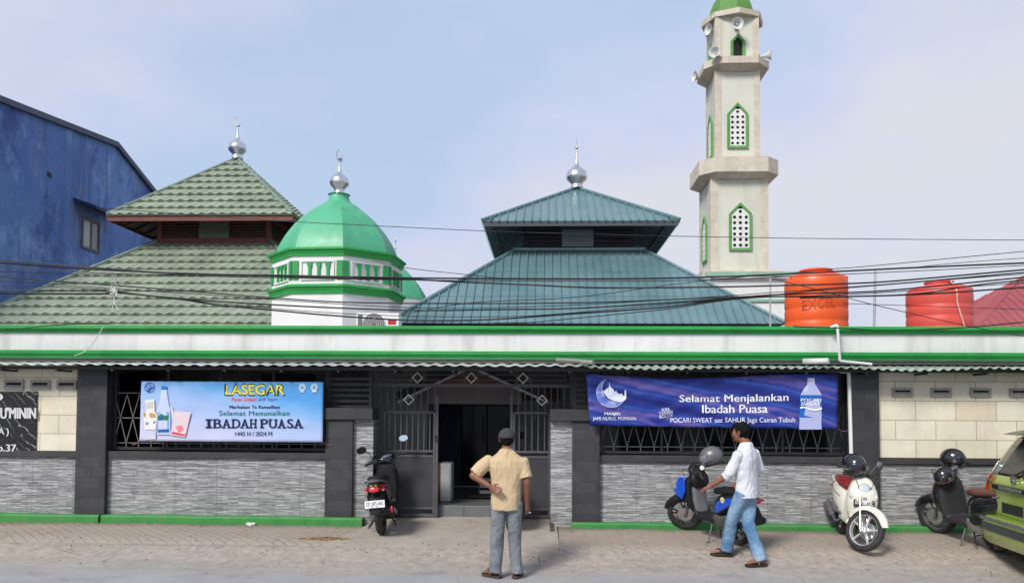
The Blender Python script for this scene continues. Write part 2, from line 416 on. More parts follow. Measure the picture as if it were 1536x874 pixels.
SLATE=m_block('dark slate tiles',(.028,.028,.030,1),(.044,.044,.050,1),(.020,.020,.021,1),.30,.15,.004,.55,.3,.5,None,.3)
CONC=m_concrete('driveway concrete',S(194,184,172,.66),S(150,138,122,.6))
CONC2=m_concrete('grey concrete floor',S(150,150,148,.55),S(110,108,104,.5),.4)
KERBG=mat('worn green kerb paint',S(62,150,72,.75),.7,0,.2,4,.3,40,dirt=S(120,112,92,.6),damt=.6,ds=4)
GREEN=mat('green moulding paint',S(44,168,76,.82),.45,0,.1,2,.05,30,dirt=S(34,130,60,.8),damt=.5,ds=3)
GREEND=mat('mint green dome paint',S(84,180,136,.82),.5,0,.08,.8,.05,20,dirt=S(58,136,98,.8),damt=.5,ds=2.2,streak=1)
GREENO=mat('green ornament paint',S(44,158,84,.8),.5,0,.1,4)
WHITE=mat('white wall paint',(.70,.70,.69,1),.7,0,.05,1.5,.05,30,dirt=(.48,.47,.45,1),damt=.5,ds=1.4,streak=1)
FASM=mat('rain-streaked white paint',(.70,.70,.69,1),.7,0,.06,1.2,.08,30,dirt=(.40,.39,.36,1),damt=.75,ds=2.2,streak=1)
WHITEG=mat('off-white plaster',(.64,.64,.63,1),.75,0,.05,1.5,.08,30,dirt=(.45,.44,.42,1),damt=.4,ds=1.2,streak=1)
BLACKM=mat('black painted steel',(.018,.018,.02,1),.5,0,.2,8)
GREYM=mat('dark grey steel',(.075,.075,.08,1),.5,0,.2,6,dirt=(.09,.07,.055,1),damt=.3,ds=5)
CHROME=mat('polished steel',(.66,.66,.67,1),.26,1.,.05,5)
ALU=mat('brushed aluminium',(.6,.6,.62,1),.38,1.,.1,8)
RUB=mat('tyre rubber',(.022,.022,.022,1),.8,0,.25,9,.3,90,dirt=(.09,.08,.07,1),damt=.35,ds=8)
BPL=mat('black plastic',(.013,.013,.014,1),.5,0,.2,6,.05,90,spec=.25)
BGL=mat('gloss black paint',(.010,.010,.013,1),.14,0,.1,4,coat=.8)
GPL=mat('grey plastic',(.10,.10,.11,1),.5,0,.15,6,.1,90)
WPL=mat('white plastic',(.72,.72,.70,1),.35,0,.04,4)
REDL=mat('red lamp lens',(.55,.012,.02,1),.12,0,.1,8,coat=.6)
CLRL=mat('clear lamp glass',(.62,.65,.66,1),.06,.35,.1,20,coat=1.)
ORL=mat('orange lamp lens',(.7,.2,.02,1),.15,0,.1,8,coat=.6)
DGL=m_glass('dark glass',(.016,.017,.020,1),.12); DGL.node_tree.nodes['Principled BSDF'].inputs['Specular IOR Level'].default_value=.2; 
WOOD=mat('red-brown timber',S(128,58,44,.8),.6,0,.2,6,.1,40)
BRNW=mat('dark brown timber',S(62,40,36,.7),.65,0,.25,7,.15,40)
def cloned(o,parent=None):
    c=o.copy(); COL.objects.link(c)
    if parent: c.parent=parent; c.matrix_parent_inverse=o.matrix_parent_inverse.copy()
    for ch in [x for x in bpy.data.objects if x.parent==o]: cloned(ch,c)
    return c
# ------------------------------------------------------------------ ground
def sheet(y0,y1,x0,x1,dz,ny=1,nx=1):
    mb=MB(); ys=[y0]+[y for y,_ in GP if y0<y<y1]+[y1]; rows=[]
    yy=[]
    for a,b in zip(ys,ys[1:]): yy+= [a+(b-a)*i/ny for i in range(ny)]
    yy.append(ys[-1])
    for y in yy: rows.append([V((x0+(x1-x0)*i/nx,y,gz(y)+dz)) for i in range(nx+1)])
    mb.grid(rows); return mb
struct(sheet(-600,900,-900,900,-.03),'ground',mat('far ground soil',(.16,.14,.11,1),.95,0,.2,.1))
struct(sheet(-12,10.6,-60,60,0.0),'road',ROAD)
EDGEY=10.06
def apron(x0,x1,m,name,y0,y1,dz,rough):
    mb=MB(); n=max(2,int((x1-x0)/.12)); rows=[]
    for j,y in enumerate([y0,y0+.06,y0+.22]+[y0+.22+(y1-y0-.22)*k/12 for k in range(1,13)]):
        r=[]
        for i in range(n+1):
            x=x0+(x1-x0)*i/n
            w=(mnoise.noise(V((x*1.7,y*1.2,3)))*.010)+(mnoise.noise(V((x*.6,y*.7,9)))*.014)
            yy=y+ (mnoise.noise(V((x*2.6,0,1)))*.035*rough if j<3 else 0)
            r.append(V((x,yy,gz(yy)+ (-.004 if j==0 else dz*.45+w*.5 if j==1 else dz+w))))
        rows.append(r)
    mb.grid(rows); struct(mb,name,m,smooth=50)
DX0=W(515,790,10.9).x; DX1=W(838,790,10.9).x
apron(-16,DX0+.35,PAV,'brick_pavement',EDGEY+.16,11.62,.035,2.5)
apron(DX1,16,PAV,'brick_pavement',EDGEY,11.62,.04,1.)
# concrete driveway, splayed towards the road
mb=MB(); rows=[]
for j,(y,dz) in enumerate([(EDGEY+.12,-.03),(EDGEY+.121,.028),(10.5,.045),(10.9,.055),(11.3,.06),(12.1,.07)]):
    t=max(0,min(1,(11.5-y)/1.4)); a=DX0+.25-.32*t; b=DX1-.02+.02*t
    rows.append([V((lerp(a,b,i/20),y,gz(y)+dz)) for i in range(21)])
mb.grid(rows); struct(mb,'driveway',CONC)
# ------------------------------------------------------------------ porch floor, step
FZ=.43; GY=12.08; PX0,PX1=-9.4,9.6; BACKY=15.0
mb=MB(); mb.box(-9.4,9.6,GY,BACKY,.1,FZ)
struct(mb,'porch_floor',m_block('grey porch floor tiles',S(128,130,131,.6),S(136,138,139,.6),S(80,80,80,.5),.4,.4,.006,.35,.15,0,'co',.12),bevel=.006)
# ------------------------------------------------------------------ boundary wall pieces
X=lambda px,y=WALLY,py=690: W(px,py,y).x
Z=lambda px,py,y=WALLY: W(px,py,y).z
Z0=lambda py: W(768,py,WALLY).z
SILL_T,SILL_B=Z0(681),Z0(690.5)
base_z=.1
xA0,xA1=X(118),X(163); xB0,xB1=X(490),X(531); xJ0=X(560); xJ1=X(826); xC0,xC1=X(858),X(899); xD0,xD1=X(1273),X(1316)
ZTOP=2.62
def wall_solid(name,label,x0,x1,upper=True):
    t=thing(name,label,'wall',((x0+x1)/2,WALLY,base_z))
    mb=MB(); mb.box(x0,x1,WALLY,WALLY+.16,base_z,SILL_B); mb.build('stone_cladding',CLAD,t)
    mb=MB(); mb.box(x0,x1,WALLY-.045,WALLY+.2,SILL_B,SILL_T); mb.build('sill',mat('dark sill render',(.035,.035,.037,1),.7,0,.2,5,.2,30),t,bevel=.006)
    return t
VENTM=mat('grey vent concrete',S(170,168,160,.75),.8,0,.1,5,.2,50)
def add_vents(t,centres,w,z0,z1):
    for x in centres:
        mb=MB(); fy=WALLY-.03
        a,b=x-w/2,x+w/2; f=.035
        mb.box(a,b,fy,WALLY+.03,z0,z0+f); mb.box(a,b,fy,WALLY+.03,z1-f,z1); mb.box(a,a+f,fy,WALLY+.03,z0+f,z1-f); mb.box(b-f,b,fy,WALLY+.03,z0+f,z1-f)
        v=mb.build('vent',VENTM,t,bevel=.004)
        mb=MB(); mb.box(a+f,b-f,WALLY-.008,WALLY-.004,z0+f,z1-f); mb.build('opening',mat('vent darkness',(.012,.011,.01,1),.9),v)
        mb=MB(); mb.hexa([(a+f,WALLY-.026,z0+f),(b-f,WALLY-.026,z0+f),(b-f,WALLY-.01,z0+f),(a+f,WALLY-.01,z0+f),(a+f,WALLY-.026,z0+f+.006),(b-f,WALLY-.026,z0+f+.006),(b-f,WALLY-.01,z0+f+.03),(a+f,WALLY-.01,z0+f+.03)]); mb.build('louvre',VENTM,v)
wl=wall_solid('boundary_wall','cream stone and grey clad wall section left of the leftmost dark pillar',-12,xA0+.02)
mb=MB(); mb.box(-12,xA0+.02,WALLY,WALLY+.16,SILL_T,ZTOP); mb.build('limestone_panel',LIME,wl)
add_vents(wl,[X(22,py=578),X(61.5,py=578),X(101,py=578),X(-18,py=578),X(-58,py=578)],.30,Z(60,584),Z(60,570))
wr=wall_solid('boundary_wall','cream stone and grey clad wall section right of the white drainpipe',xD1-.02,12)
mb=MB(); mb.box(xD1-.02,12,WALLY,WALLY+.16,SILL_T,ZTOP); mb.build('limestone_panel',LIME,wr)
add_vents(wr,[X(1353,py=588),X(1411,py=588),X(1470,py=588),X(1529,py=588),X(1588,py=588)],.285,Z(1420,595),Z(1420,581.5))
wall_solid('boundary_wall','low grey stone clad wall under the pale blue banner',xA1-.02,xB0+.02)
wall_solid('boundary_wall','low grey stone clad wall under the dark blue banner',xC1-.02,xD0+.02)
# pillars
def pillar(x0,x1,top,label,cap=None):
    t=thing('pillar',label,'pillar',((x0+x1)/2,WALLY-.06,base_z),group='dark slate pillars of the front wall')
    mb=MB(); mb.box(x0,x1,WALLY-.09,WALLY+.28,base_z,top); mb.build('shaft',SLATE,t,bevel=.008)
    if cap:
        mb=MB(); mb.box(cap[0],cap[1],WALLY-.13,WALLY+.32,top,top+.17); mb.build('cap',mat('charcoal render',(.03,.03,.033,1),.65,0,.2,5,.15,30),t,bevel=.01)
    return t
pillar(xA0,xA1,ZTOP,'full-height dark slate pillar beside the cream wall with the black stone sign')
ZC=Z(510,629)
pillar(xB0,xB1,ZC,'capped dark slate pillar on the left side of the gate',(xB0-.02,xJ0+.01))
pillar(xC0,xC1,ZC,'capped dark slate pillar on the right side of the gate',(xJ1-.01,xC1+.02))
pillar(xD0,xD1,ZTOP,'full-height dark slate pillar behind the white scooter')
for a,b,lab in ((xB1,xJ0,'narrow stone clad gate pier behind the black scooter with the white plate'),(xJ1,xC0,'narrow stone clad gate pier right of the man in the beige shirt')):
    mb=MB(); mb.box(a,b,WALLY-.02,WALLY+.26,base_z,ZC); lone(mb,'gate_pier',CLAD,lab,'pier',group='stone clad gate piers')
# green kerb
def kerb(x0,x1,lab,h=.0):
    mb=MB(); n=max(2,int((x1-x0)/.25)); rings=[]
    for i in range(n+1):
        x=lerp(x0,x1,i/n); w=mnoise.noise(V((x*1.3,0,5)))*.012; y0=WALLY-.16+w; z1=.315+h+w*.5
        rings.append([V((x,y0,.02)),V((x,WALLY+.1,.02)),V((x,WALLY+.1,z1)),V((x,y0+.02,z1)),V((x,y0,z1-.025))])
    mb.loft(rings); lone(mb,'kerb',KERBG,lab,'kerb',group='green painted kerb lengths')
kerb(-12,xA1-.05,'green painted kerb at the foot of the leftmost pillar and cream wall')
kerb(xA1-.01,xJ0-.12,'green painted kerb below the wall with the pale blue banner')
kerb(xC0-.02,12,'green painted kerb below the wall with the dark blue banner',-.03)
# stone sign
t=thing('stone_sign','polished black stone sign with silver lettering on the cream wall','sign',(W(0,633,11.57).x,WALLY-.03,1.3))
a=W(55,587,WALLY-.03); b=W(54,680,WALLY-.03)
mb=MB(); mb.box(-10.9,a.x,WALLY-.032,WALLY+.01,b.z,a.z); mb.build('slab',m_marble(),t,bevel=.004)
SILV=mat('silver letters',(.66,.66,.66,1),.35,.3,.06,6)
def sgn(s,x0,y0,x1,y1,off=.02):
    def f(u,v,d=0):
        p=W(lerp(x0,x1,u),lerp(y1,y0,v),WALLY-.046); return p
    mb=MB()
    for i,b in enumerate((0,off*40,-off*40)): lettering(mb,s,lambda u,v:(lambda p:V((p.x+b*.01,p.y-.0004*i,p.z)))(f(u,v)),0.0)
    mb.build('letters',SILV,t)
sgn('MASJID',-92,588.5,4,605.5); sgn("NURUL MU'MININ",-62,610.5,53.5,627.5); sgn('( A )',-9,641.5,13,654,.01); sgn('No.37',-16,666,24,676.5,.015)
# ------------------------------------------------------------------ canopy
AWY=11.18; FY=11.42
z_aw=Z(768,548,AWY); zf0=Z(768,539,FY); zf1=Z(768,489.5,FY)
t=thing('canopy','long white concrete fascia with two green mouldings over the front wall','canopy',(0,FY,zf0))
XL,XR=-13,13
mb=MB(); mb.box(XL,XR,FY,FY+.14,zf0,zf1-.02); mb.build('fascia',FASM,t)
def mould(z0,z1,dep):
    mb=MB(); h=z1-z0
    prof=[(0,0),(-.02,0),(-.03,.06),(-.03,.30),(-.055,.36),(-.055,.50),(-.085,.58),(-.085,.96),(-.08,1),(0,1)]
    mb.loft([[V((x,FY+p[0]*dep,z0+h*p[1])) for p in prof] for x in (XL,XR)]); mb.build('moulding',GREEN,t,smooth=25)
mould(Z(768,500.5,FY),zf1,1.); mould(Z(768,538.5,FY),Z(768,527,FY),.7)
mb=MB(); mb.box(XL,XR,FY+.14,16.0,zf1-.3,zf1-.16); mb.build('roof_slab',mat('grey roof concrete',(.3,.3,.29,1),.85,0,.15,1),t)
mb=MB(); mb.box(XL,XR,FY+.02,FY+.10,zf0-.05,zf0-.002); mb.build('edge_beam',mat('grey beam paint',S(110,112,108,.7),.7),t)
# corrugated awnings
def awning(name,x0,x1,pitch,amp,m,lab,zo,mund,tear=0):
    mb=MB(); n=int((x1-x0)/pitch*8); rows=[]
    for y,dz in ((AWY-.0,0.0),(11.27,.015),(FY+.05,.04),(11.75,.10)):
        r=[]
        for i in range(n+1):
            x=x0+(x1-x0)*i/n; ph=(i/8.)*2*math.pi
            s=math.sin(ph); s=math.copysign(abs(s)**.55,s)
            w=mnoise.noise(V((x*.9,y,2)))*.012*(1+tear*2) if y<11.2 else 0
            r.append(V((x,y+mnoise.noise(V((x*1.7,4,2)))*.015,z_aw+zo+dz+amp*s+w)))
        rows.append(r)
    mb.grid(rows)
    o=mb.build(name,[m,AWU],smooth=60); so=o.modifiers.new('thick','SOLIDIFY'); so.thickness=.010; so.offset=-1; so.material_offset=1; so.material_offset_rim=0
    return tag(o,lab,'awning')
AWU=mat('shade-dark awning underside',(.035,.035,.035,1),.8,0,.3,3)  # near-black colour puts the shade beneath the sheet into its underside
xs=X(882,AWY,548)
AWW=mat('weathered white sheet',(.50,.52,.50,1),.6,0,.12,2,.05,20,dirt=(.22,.2,.17,1),damt=.6,ds=3)
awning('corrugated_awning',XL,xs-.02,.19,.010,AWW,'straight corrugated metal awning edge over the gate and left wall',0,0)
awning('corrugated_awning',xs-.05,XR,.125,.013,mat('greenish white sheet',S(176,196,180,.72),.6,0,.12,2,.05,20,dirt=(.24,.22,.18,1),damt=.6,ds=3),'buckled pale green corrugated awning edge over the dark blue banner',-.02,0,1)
# steel purlins that carry the awning
mb=MB(); mb.box(XL,XR,11.30,11.34,z_aw-.07,z_aw-.025)
for k in range(24):
    x=-9.5+k*.82; mb.box(x,x+.03,11.24,11.7,z_aw-.10,z_aw-.072)
lone(mb,'awning_frame',BLACKM,'black steel purlins under the corrugated awning edge','frame')
# grey head beam over the cream walls
for a,b,l in ((-12,xA0+.01,'grey beam strip above the cream wall with the stone sign'),(xD1,12,'dark beam strip above the right-hand cream wall')):
    mb=MB(); mb.box(a,b,11.5,11.78,ZTOP,ZTOP+.12); lone(mb,'head_beam',mat('beam grey %d'%(a<0),(.16,.16,.155,1) if a<0 else (.02,.02,.02,1),.8),l,'beam')
# ------------------------------------------------------------------ porch interior
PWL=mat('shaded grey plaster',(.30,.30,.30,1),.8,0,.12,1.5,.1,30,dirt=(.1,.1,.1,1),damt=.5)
t=thing('porch_hall','grey plaster mosque porch wall with dark glass doors behind the gate','building',(0,BACKY,FZ))
dx0,dx1=X(655,BACKY,660),X(768,BACKY,660); dz1=Z(710,606,BACKY)
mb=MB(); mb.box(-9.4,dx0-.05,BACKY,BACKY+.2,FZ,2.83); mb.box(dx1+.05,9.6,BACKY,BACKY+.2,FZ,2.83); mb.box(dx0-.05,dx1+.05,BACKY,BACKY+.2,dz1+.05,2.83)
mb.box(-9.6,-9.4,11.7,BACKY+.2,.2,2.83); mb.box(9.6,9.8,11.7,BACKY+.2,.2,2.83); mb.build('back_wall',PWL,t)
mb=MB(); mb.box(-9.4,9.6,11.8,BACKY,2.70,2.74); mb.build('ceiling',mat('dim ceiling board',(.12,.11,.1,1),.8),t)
for a,b in ((dx0-.05,dx0),(dx1,dx1+.05)):
    mb=MB(); mb.box(a,b,BACKY-.04,BACKY+.06,FZ,dz1+.05); mb.build('door_jamb',GREYM,t)
mb=MB(); mb.box(dx0-.05,dx1+.05,BACKY-.06,BACKY+.05,dz1,dz1+.05); mb.build('door_head',GREYM,t)
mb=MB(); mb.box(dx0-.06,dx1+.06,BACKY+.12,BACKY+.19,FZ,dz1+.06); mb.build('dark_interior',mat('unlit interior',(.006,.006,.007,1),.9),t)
NAVY=mat('navy curtain',(.016,.019,.05,1),.7,0,.3,4)
for k in range(3):
    a=lerp(dx0,dx1,k/3); b=lerp(dx0,dx1,(k+1)/3)
    mb=MB(); mb.box(a+.012,b-.012,BACKY+.03,BACKY+.045,FZ+.02,dz1-.01); d=mb.build('glass_door',DGL if k else NAVY,t)
    mb=MB(); mb.cyl((b-.07,BACKY-.02,1.25),(b-.07,BACKY-.02,1.75),.014,None,8); mb.build('door_handle',GREYM,d)
mb=MB(); mb.box(dx0-.9,dx1+.9,BACKY-.05,BACKY-.01,dz1+.08,dz1+.33); mb.build('lintel_panel',mat('red-brown lintel paint',(.10,.05,.045,1),.7,0,.3,3),t)
RAFT=mat('dark rafter paint',(.022,.022,.024,1),.7)
ap=W(707,541,12.6)
for sx in (598,822):
    e=W(sx,594,12.6); mb=MB(); mb.bar(ap,e,.12,.13); r=mb.build('rafter',RAFT,t)
    mb=MB(); mb.bar(ap+V((0,-.08,-.10)),e+V((0,-.08,-.10)),.03,.04); mb.build('batten',mat('pale batten',(.42,.42,.42,1),.6),r)
mb=MB(); mb.prism([(W(612,579,12.7).x,W(707,579,12.7).z),(W(804,579,12.7).x,W(707,579,12.7).z),(W(707,545,12.7).x,W(707,545,12.7).z)],lambda a,b:V((a,12.70,b)),lambda a,b:V((a,12.74,b))); mb.build('gable_panel',mat('dull red gable board',(.11,.055,.05,1),.7,0,.2,3),t)
p_,q_=W(640,580,12.9),W(782,606,12.9); mb=MB(); mb.box(p_.x,q_.x,12.9,12.96,q_.z,p_.z); mb.build('lintel_board',mat('grey brown lintel board',(.15,.135,.125,1),.7,0,.2,3),t)
# windows of the porch wall seen through the left grille
for a,b,y0,y1 in ((178,235,560,684),(395,470,563,684),(930,1010,640,690),(1060,1130,640,690)):
    p,q=W(a,y0,BACKY),W(b,y1,BACKY); mb=MB()
    mb.box(p.x,q.x,BACKY-.02,BACKY-.004,q.z,p.z); w=mb.build('window',DGL,t)
    mb=MB()
    for k in range(3):
        x=lerp(p.x,q.x,k/2); mb.box(x-.025,x+.025,BACKY-.05,BACKY-.022,q.z,p.z)
    for z in (q.z,lerp(q.z,p.z,.6),p.z): mb.box(p.x,q.x,BACKY-.056,BACKY-.051,z-.025,z+.025)
    mb.build('frame',BLACKM,w)
# partition inside behind left bay, giving grey patches
mb=MB(); p,q=W(560,550,13.6),W(640,760,13.6); mb.box(p.x,q.x,13.6,13.75,FZ,2.69)
lone(mb,'partition_wall',mat('mid grey plaster',(.30,.30,.30,1),.8,0,.1,2),'grey partition wall standing behind the left gate leaf','wall')
mb=MB(); p,q=W(1243,640,12.6),W(1272,690,12.6); mb.box(p.x,q.x,12.6,12.7,FZ,2.69)
lone(mb,'partition_wall',WHITEG,'narrow white wall seen behind the grille next to the drainpipe','wall')
# small things on the porch
t=thing('shoe_cabinet','pale grey cabinet with an orange-brown side just inside the gate','cabinet',(W(667,750,12.7).x,12.7,FZ))
p,q=W(657,694,12.6),W(676,750,12.6)
mb=MB(); mb.box(p.x+.04,q.x,12.6,13.0,FZ+.004,p.z); mb.build('body',WHITEG,t,bevel=.008)
mb=MB(); mb.box(p.x-.02,p.x+.036,12.59,13.0,FZ+.004,p.z); mb.build('side_panel',mat('orange-brown laminate',S(150,92,62,.6),.5),t,bevel=.006)
mb=MB(); mb.box(p.x+.06,q.x-.02,12.585,12.597,FZ+.05,p.z-.05); mb.build('door',WHITEG,t,bevel=.004)
p=W(737,739,13.6); t=thing('shoe_rack','low pale slatted shoe rack on the porch floor by the glass doors','rack',(p.x,13.6,FZ))
for k in range(3):
    mb=MB(); mb.box(p.x-.19,p.x+.19,13.5,13.75,FZ+.03+k*.1,FZ+.085+k*.1); mb.build('shelf',WHITEG,t,bevel=.006)
mb=MB()
for dx in (-.20,.20): mb.box(p.x+dx-.01,p.x+dx+.01,13.49,13.76,FZ+.004,FZ+.3)
mb.build('frame',GREYM,t)
p=W(730,748,13.1); mb=MB(); mb.ball((p.x,13.1,FZ+.03),.42,.16,.03,20,8); lone(mb,'floor_mat',mat('black rubber mat',(.012,.012,.013,1),.8),'dark oval mat on the porch floor inside the gate','mat')
# ------------------------------------------------------------------ gate
GYY=11.98
P=lambda px,py,y=GYY: W(px,py,y)
t=thing('gate_portal','dark steel overhead gate portal with white diamond ornaments','gate portal',(P(695,760).x,GYY,.3))
def hb(mb,x0,x1,py,th=.035,d=.04,y=GYY):
    a,b=W(x0,py,y),W(x1,py,y); z=(a.z+b.z)/2; mb.box(a.x,b.x,y-d/2,y+d/2,z-th/2,z+th/2)
def vb(mb,px,y0,y1,th=.02,d=.02,y=GYY):
    a,b=W(px,y0,y),W(px,y1,y); x=(a.x+b.x)/2; mb.box(x-th/2,x+th/2,y-d/2,y+d/2,min(a.z,b.z),max(a.z,b.z))
mb=MB(); hb(mb,494,884,552,.05,.05); mb.build('top_rail',GREYM,t)
mb=MB(); hb(mb,550,872,578,.05,.05); mb.build('bottom_rail',GREYM,t)
mb=MB()
for py in (562,570): hb(mb,553,868,py,.012,.012)
for px in (617,636,697,717,775,795,566,848): vb(mb,px,553,577,.014,.014)
mb.build('lattice',GREYM,t)
mb=MB(); vb(mb,557,552,630,.05,.05); mb.build('post',GREYM,t)
mb=MB(); vb(mb,858,552,630,.06,.06); mb.build('post',GREYM,t)
for n,(x0,x1) in enumerate(((561,652),(768,856))):
    mb=MB()
    k=int((x1-x0)/9.5)
    for i in range(k+1): vb(mb,lerp(x0,x1,i/k),580,616,.014,.014)
    mb.build('side_bars',GREYM,t)
DIAW=mat('white ornament paint',(.68,.66,.58,1),.5,0,.08,9)
def diamond(px,py,y=GYY-.03):
    c=W(px,py,y); mb=MB(); r,r2=.085,.066
    o=[V((c.x+dx*r,y,c.z+dz*r)) for dx,dz in ((1,0),(0,1),(-1,0),(0,-1))]; i=[V((c.x+dx*r2,y,c.z+dz*r2)) for dx,dz in ((1,0),(0,1),(-1,0),(0,-1))]
    D=V((0,.016,0))
    for k in range(4):
        m=(k+1)%4; mb.hexa([o[k],o[m],i[m],i[k],o[k]+D,o[m]+D,i[m]+D,i[k]+D])
    mb.build('diamond',DIAW,t)
for px,py in ((626,566),(707,566.5),(784.5,567),(613,599),(813,600)): diamond(px,py)
def leaf(x0,x1,label,ypos,stile):
    y=ypos; a,b=W(x0,690,y),W(x1,690,y); zb=W(700,776,GYY).z+.02; zt=W(700,618,GYY).z; zp=W(700,686,GYY).z
    t=thing('gate_leaf',label,'gate leaf',((a.x+b.x)/2,y,zb))
    mb=MB(); mb.box(a.x+.03,b.x-.03,y-.006,y+.006,zb+.09,zp); mb.build('panel',mat('dark grey sheet steel',(.040,.040,.046,1),.45,0,.15,2,dirt=(.07,.06,.05,1),damt=.35,ds=2),t)
    mb=MB(); mb.box(a.x,a.x+.035,y-.02,y+.02,zb,zt); mb.box(b.x-.035,b.x,y-.02,y+.02,zb,zt)
    for z in (zb,zb+.10,zp,zp+.075,zt-.02): mb.box(a.x+.036,b.x-.036,y-.018,y+.018,z,z+.035)
    mb.build('frame',GREYM,t,bevel=.003)
    mb=MB(); k=int((b.x-a.x)/.085)
    for i in range(1,k): 
        x=lerp(a.x,b.x,i/k); mb.box(x-.009,x+.009,y-.008,y+.008,zp+.07,zt-.01)
    mb.build('bars',GREYM,t)
    sx=b.x+.022 if stile>0 else a.x-.022
    mb=MB(); mb.box(sx-.02,sx+.02,y-.025,y+.025,zb-.03,W(700,592,GYY).z); mb.build('stile',GREYM,t,bevel=.003)
    mb=MB(); mb.box(sx-.03,sx+.03,y-.05,y-.027,zp+.25,zp+.33); mb.build('latch',BLACKM,t)
leaf(575,653,'left dark steel gate leaf behind the black scooter',GYY+.0,1)
leaf(769,826,'right dark steel gate leaf partly behind the man in beige',GYY+.0,-1)
# louvred black screen above the capped pillars
for (x0,x1,lab) in ((494,556,'black horizontal slat screen above the left gate pillar'),(862,884,'black slat screen above the right gate pillar')):
    mb=MB()
    for k in range(7):
        py=568+k*8.3; hb(mb,x0,x1,py,.045,.02,11.72)
    for px in (x0,x1): vb(mb,px,550,618,.04,.04,11.72)
    lone(mb,'slat_screen',BLACKM,lab,'screen')
# ------------------------------------------------------------------ window grilles
def grille(x0,x1,label,mode):
    y=11.70; t=thing('window_grille',label,'grille',((x0+x1)/2,y,SILL_T)); zt=2.55; zb=SILL_T+.02
    mb=MB(); mb.box(x0,x1,y-.02,y+.02,zb,zb+.04); mb.box(x0,x1,y-.02,y+.02,zt,zt+.05)
    for k in range(5):
        x=lerp(x0+.02,x1-.02,k/4); mb.box(x-.018,x+.018,y-.018,y+.018,zb+.04,zt)
    mb.build('frame',BLACKM,t)
    bars=mat('grey grille bars',(.17,.17,.17,1),.5,.2,.2,9)
    mb=MB(); n=int((x1-x0)/.185)
    p=(x1-x0)/n; zl=zb+.10; zp=zb+.46
    for k in range(n):
        a=x0+k*p
        for (u,v) in (((a,zl),(a+p/2,zp)),((a+p/2,zp),(a+p,zl))): mb.bar((u[0],y-.005,u[1]),(v[0],y-.005,v[1]),.011,.011)
        mb.bar((a,y-.005,zl),(a,y-.005,zb+.03),.011,.011)
        for (u,v) in (((a,zp+.36),(a+p/2,zp+.02)),((a+p/2,zp+.02),(a+p,zp+.36))): mb.bar((u[0],y-.005,u[1]),(v[0],y-.005,v[1]),.010,.010)
    for z in (zl,zp+.01,zp+.38): mb.bar((x0,y+.008,z),(x1,y+.008,z),.012,.012)
    mb.build('zigzag_bars',bars,t)
grille(xA1+.02,xB0-.02,'black window grille behind the pale blue banner',0)
grille(xC1+.02,xD0-.02,'black zigzag window grille behind the dark blue banner',1)
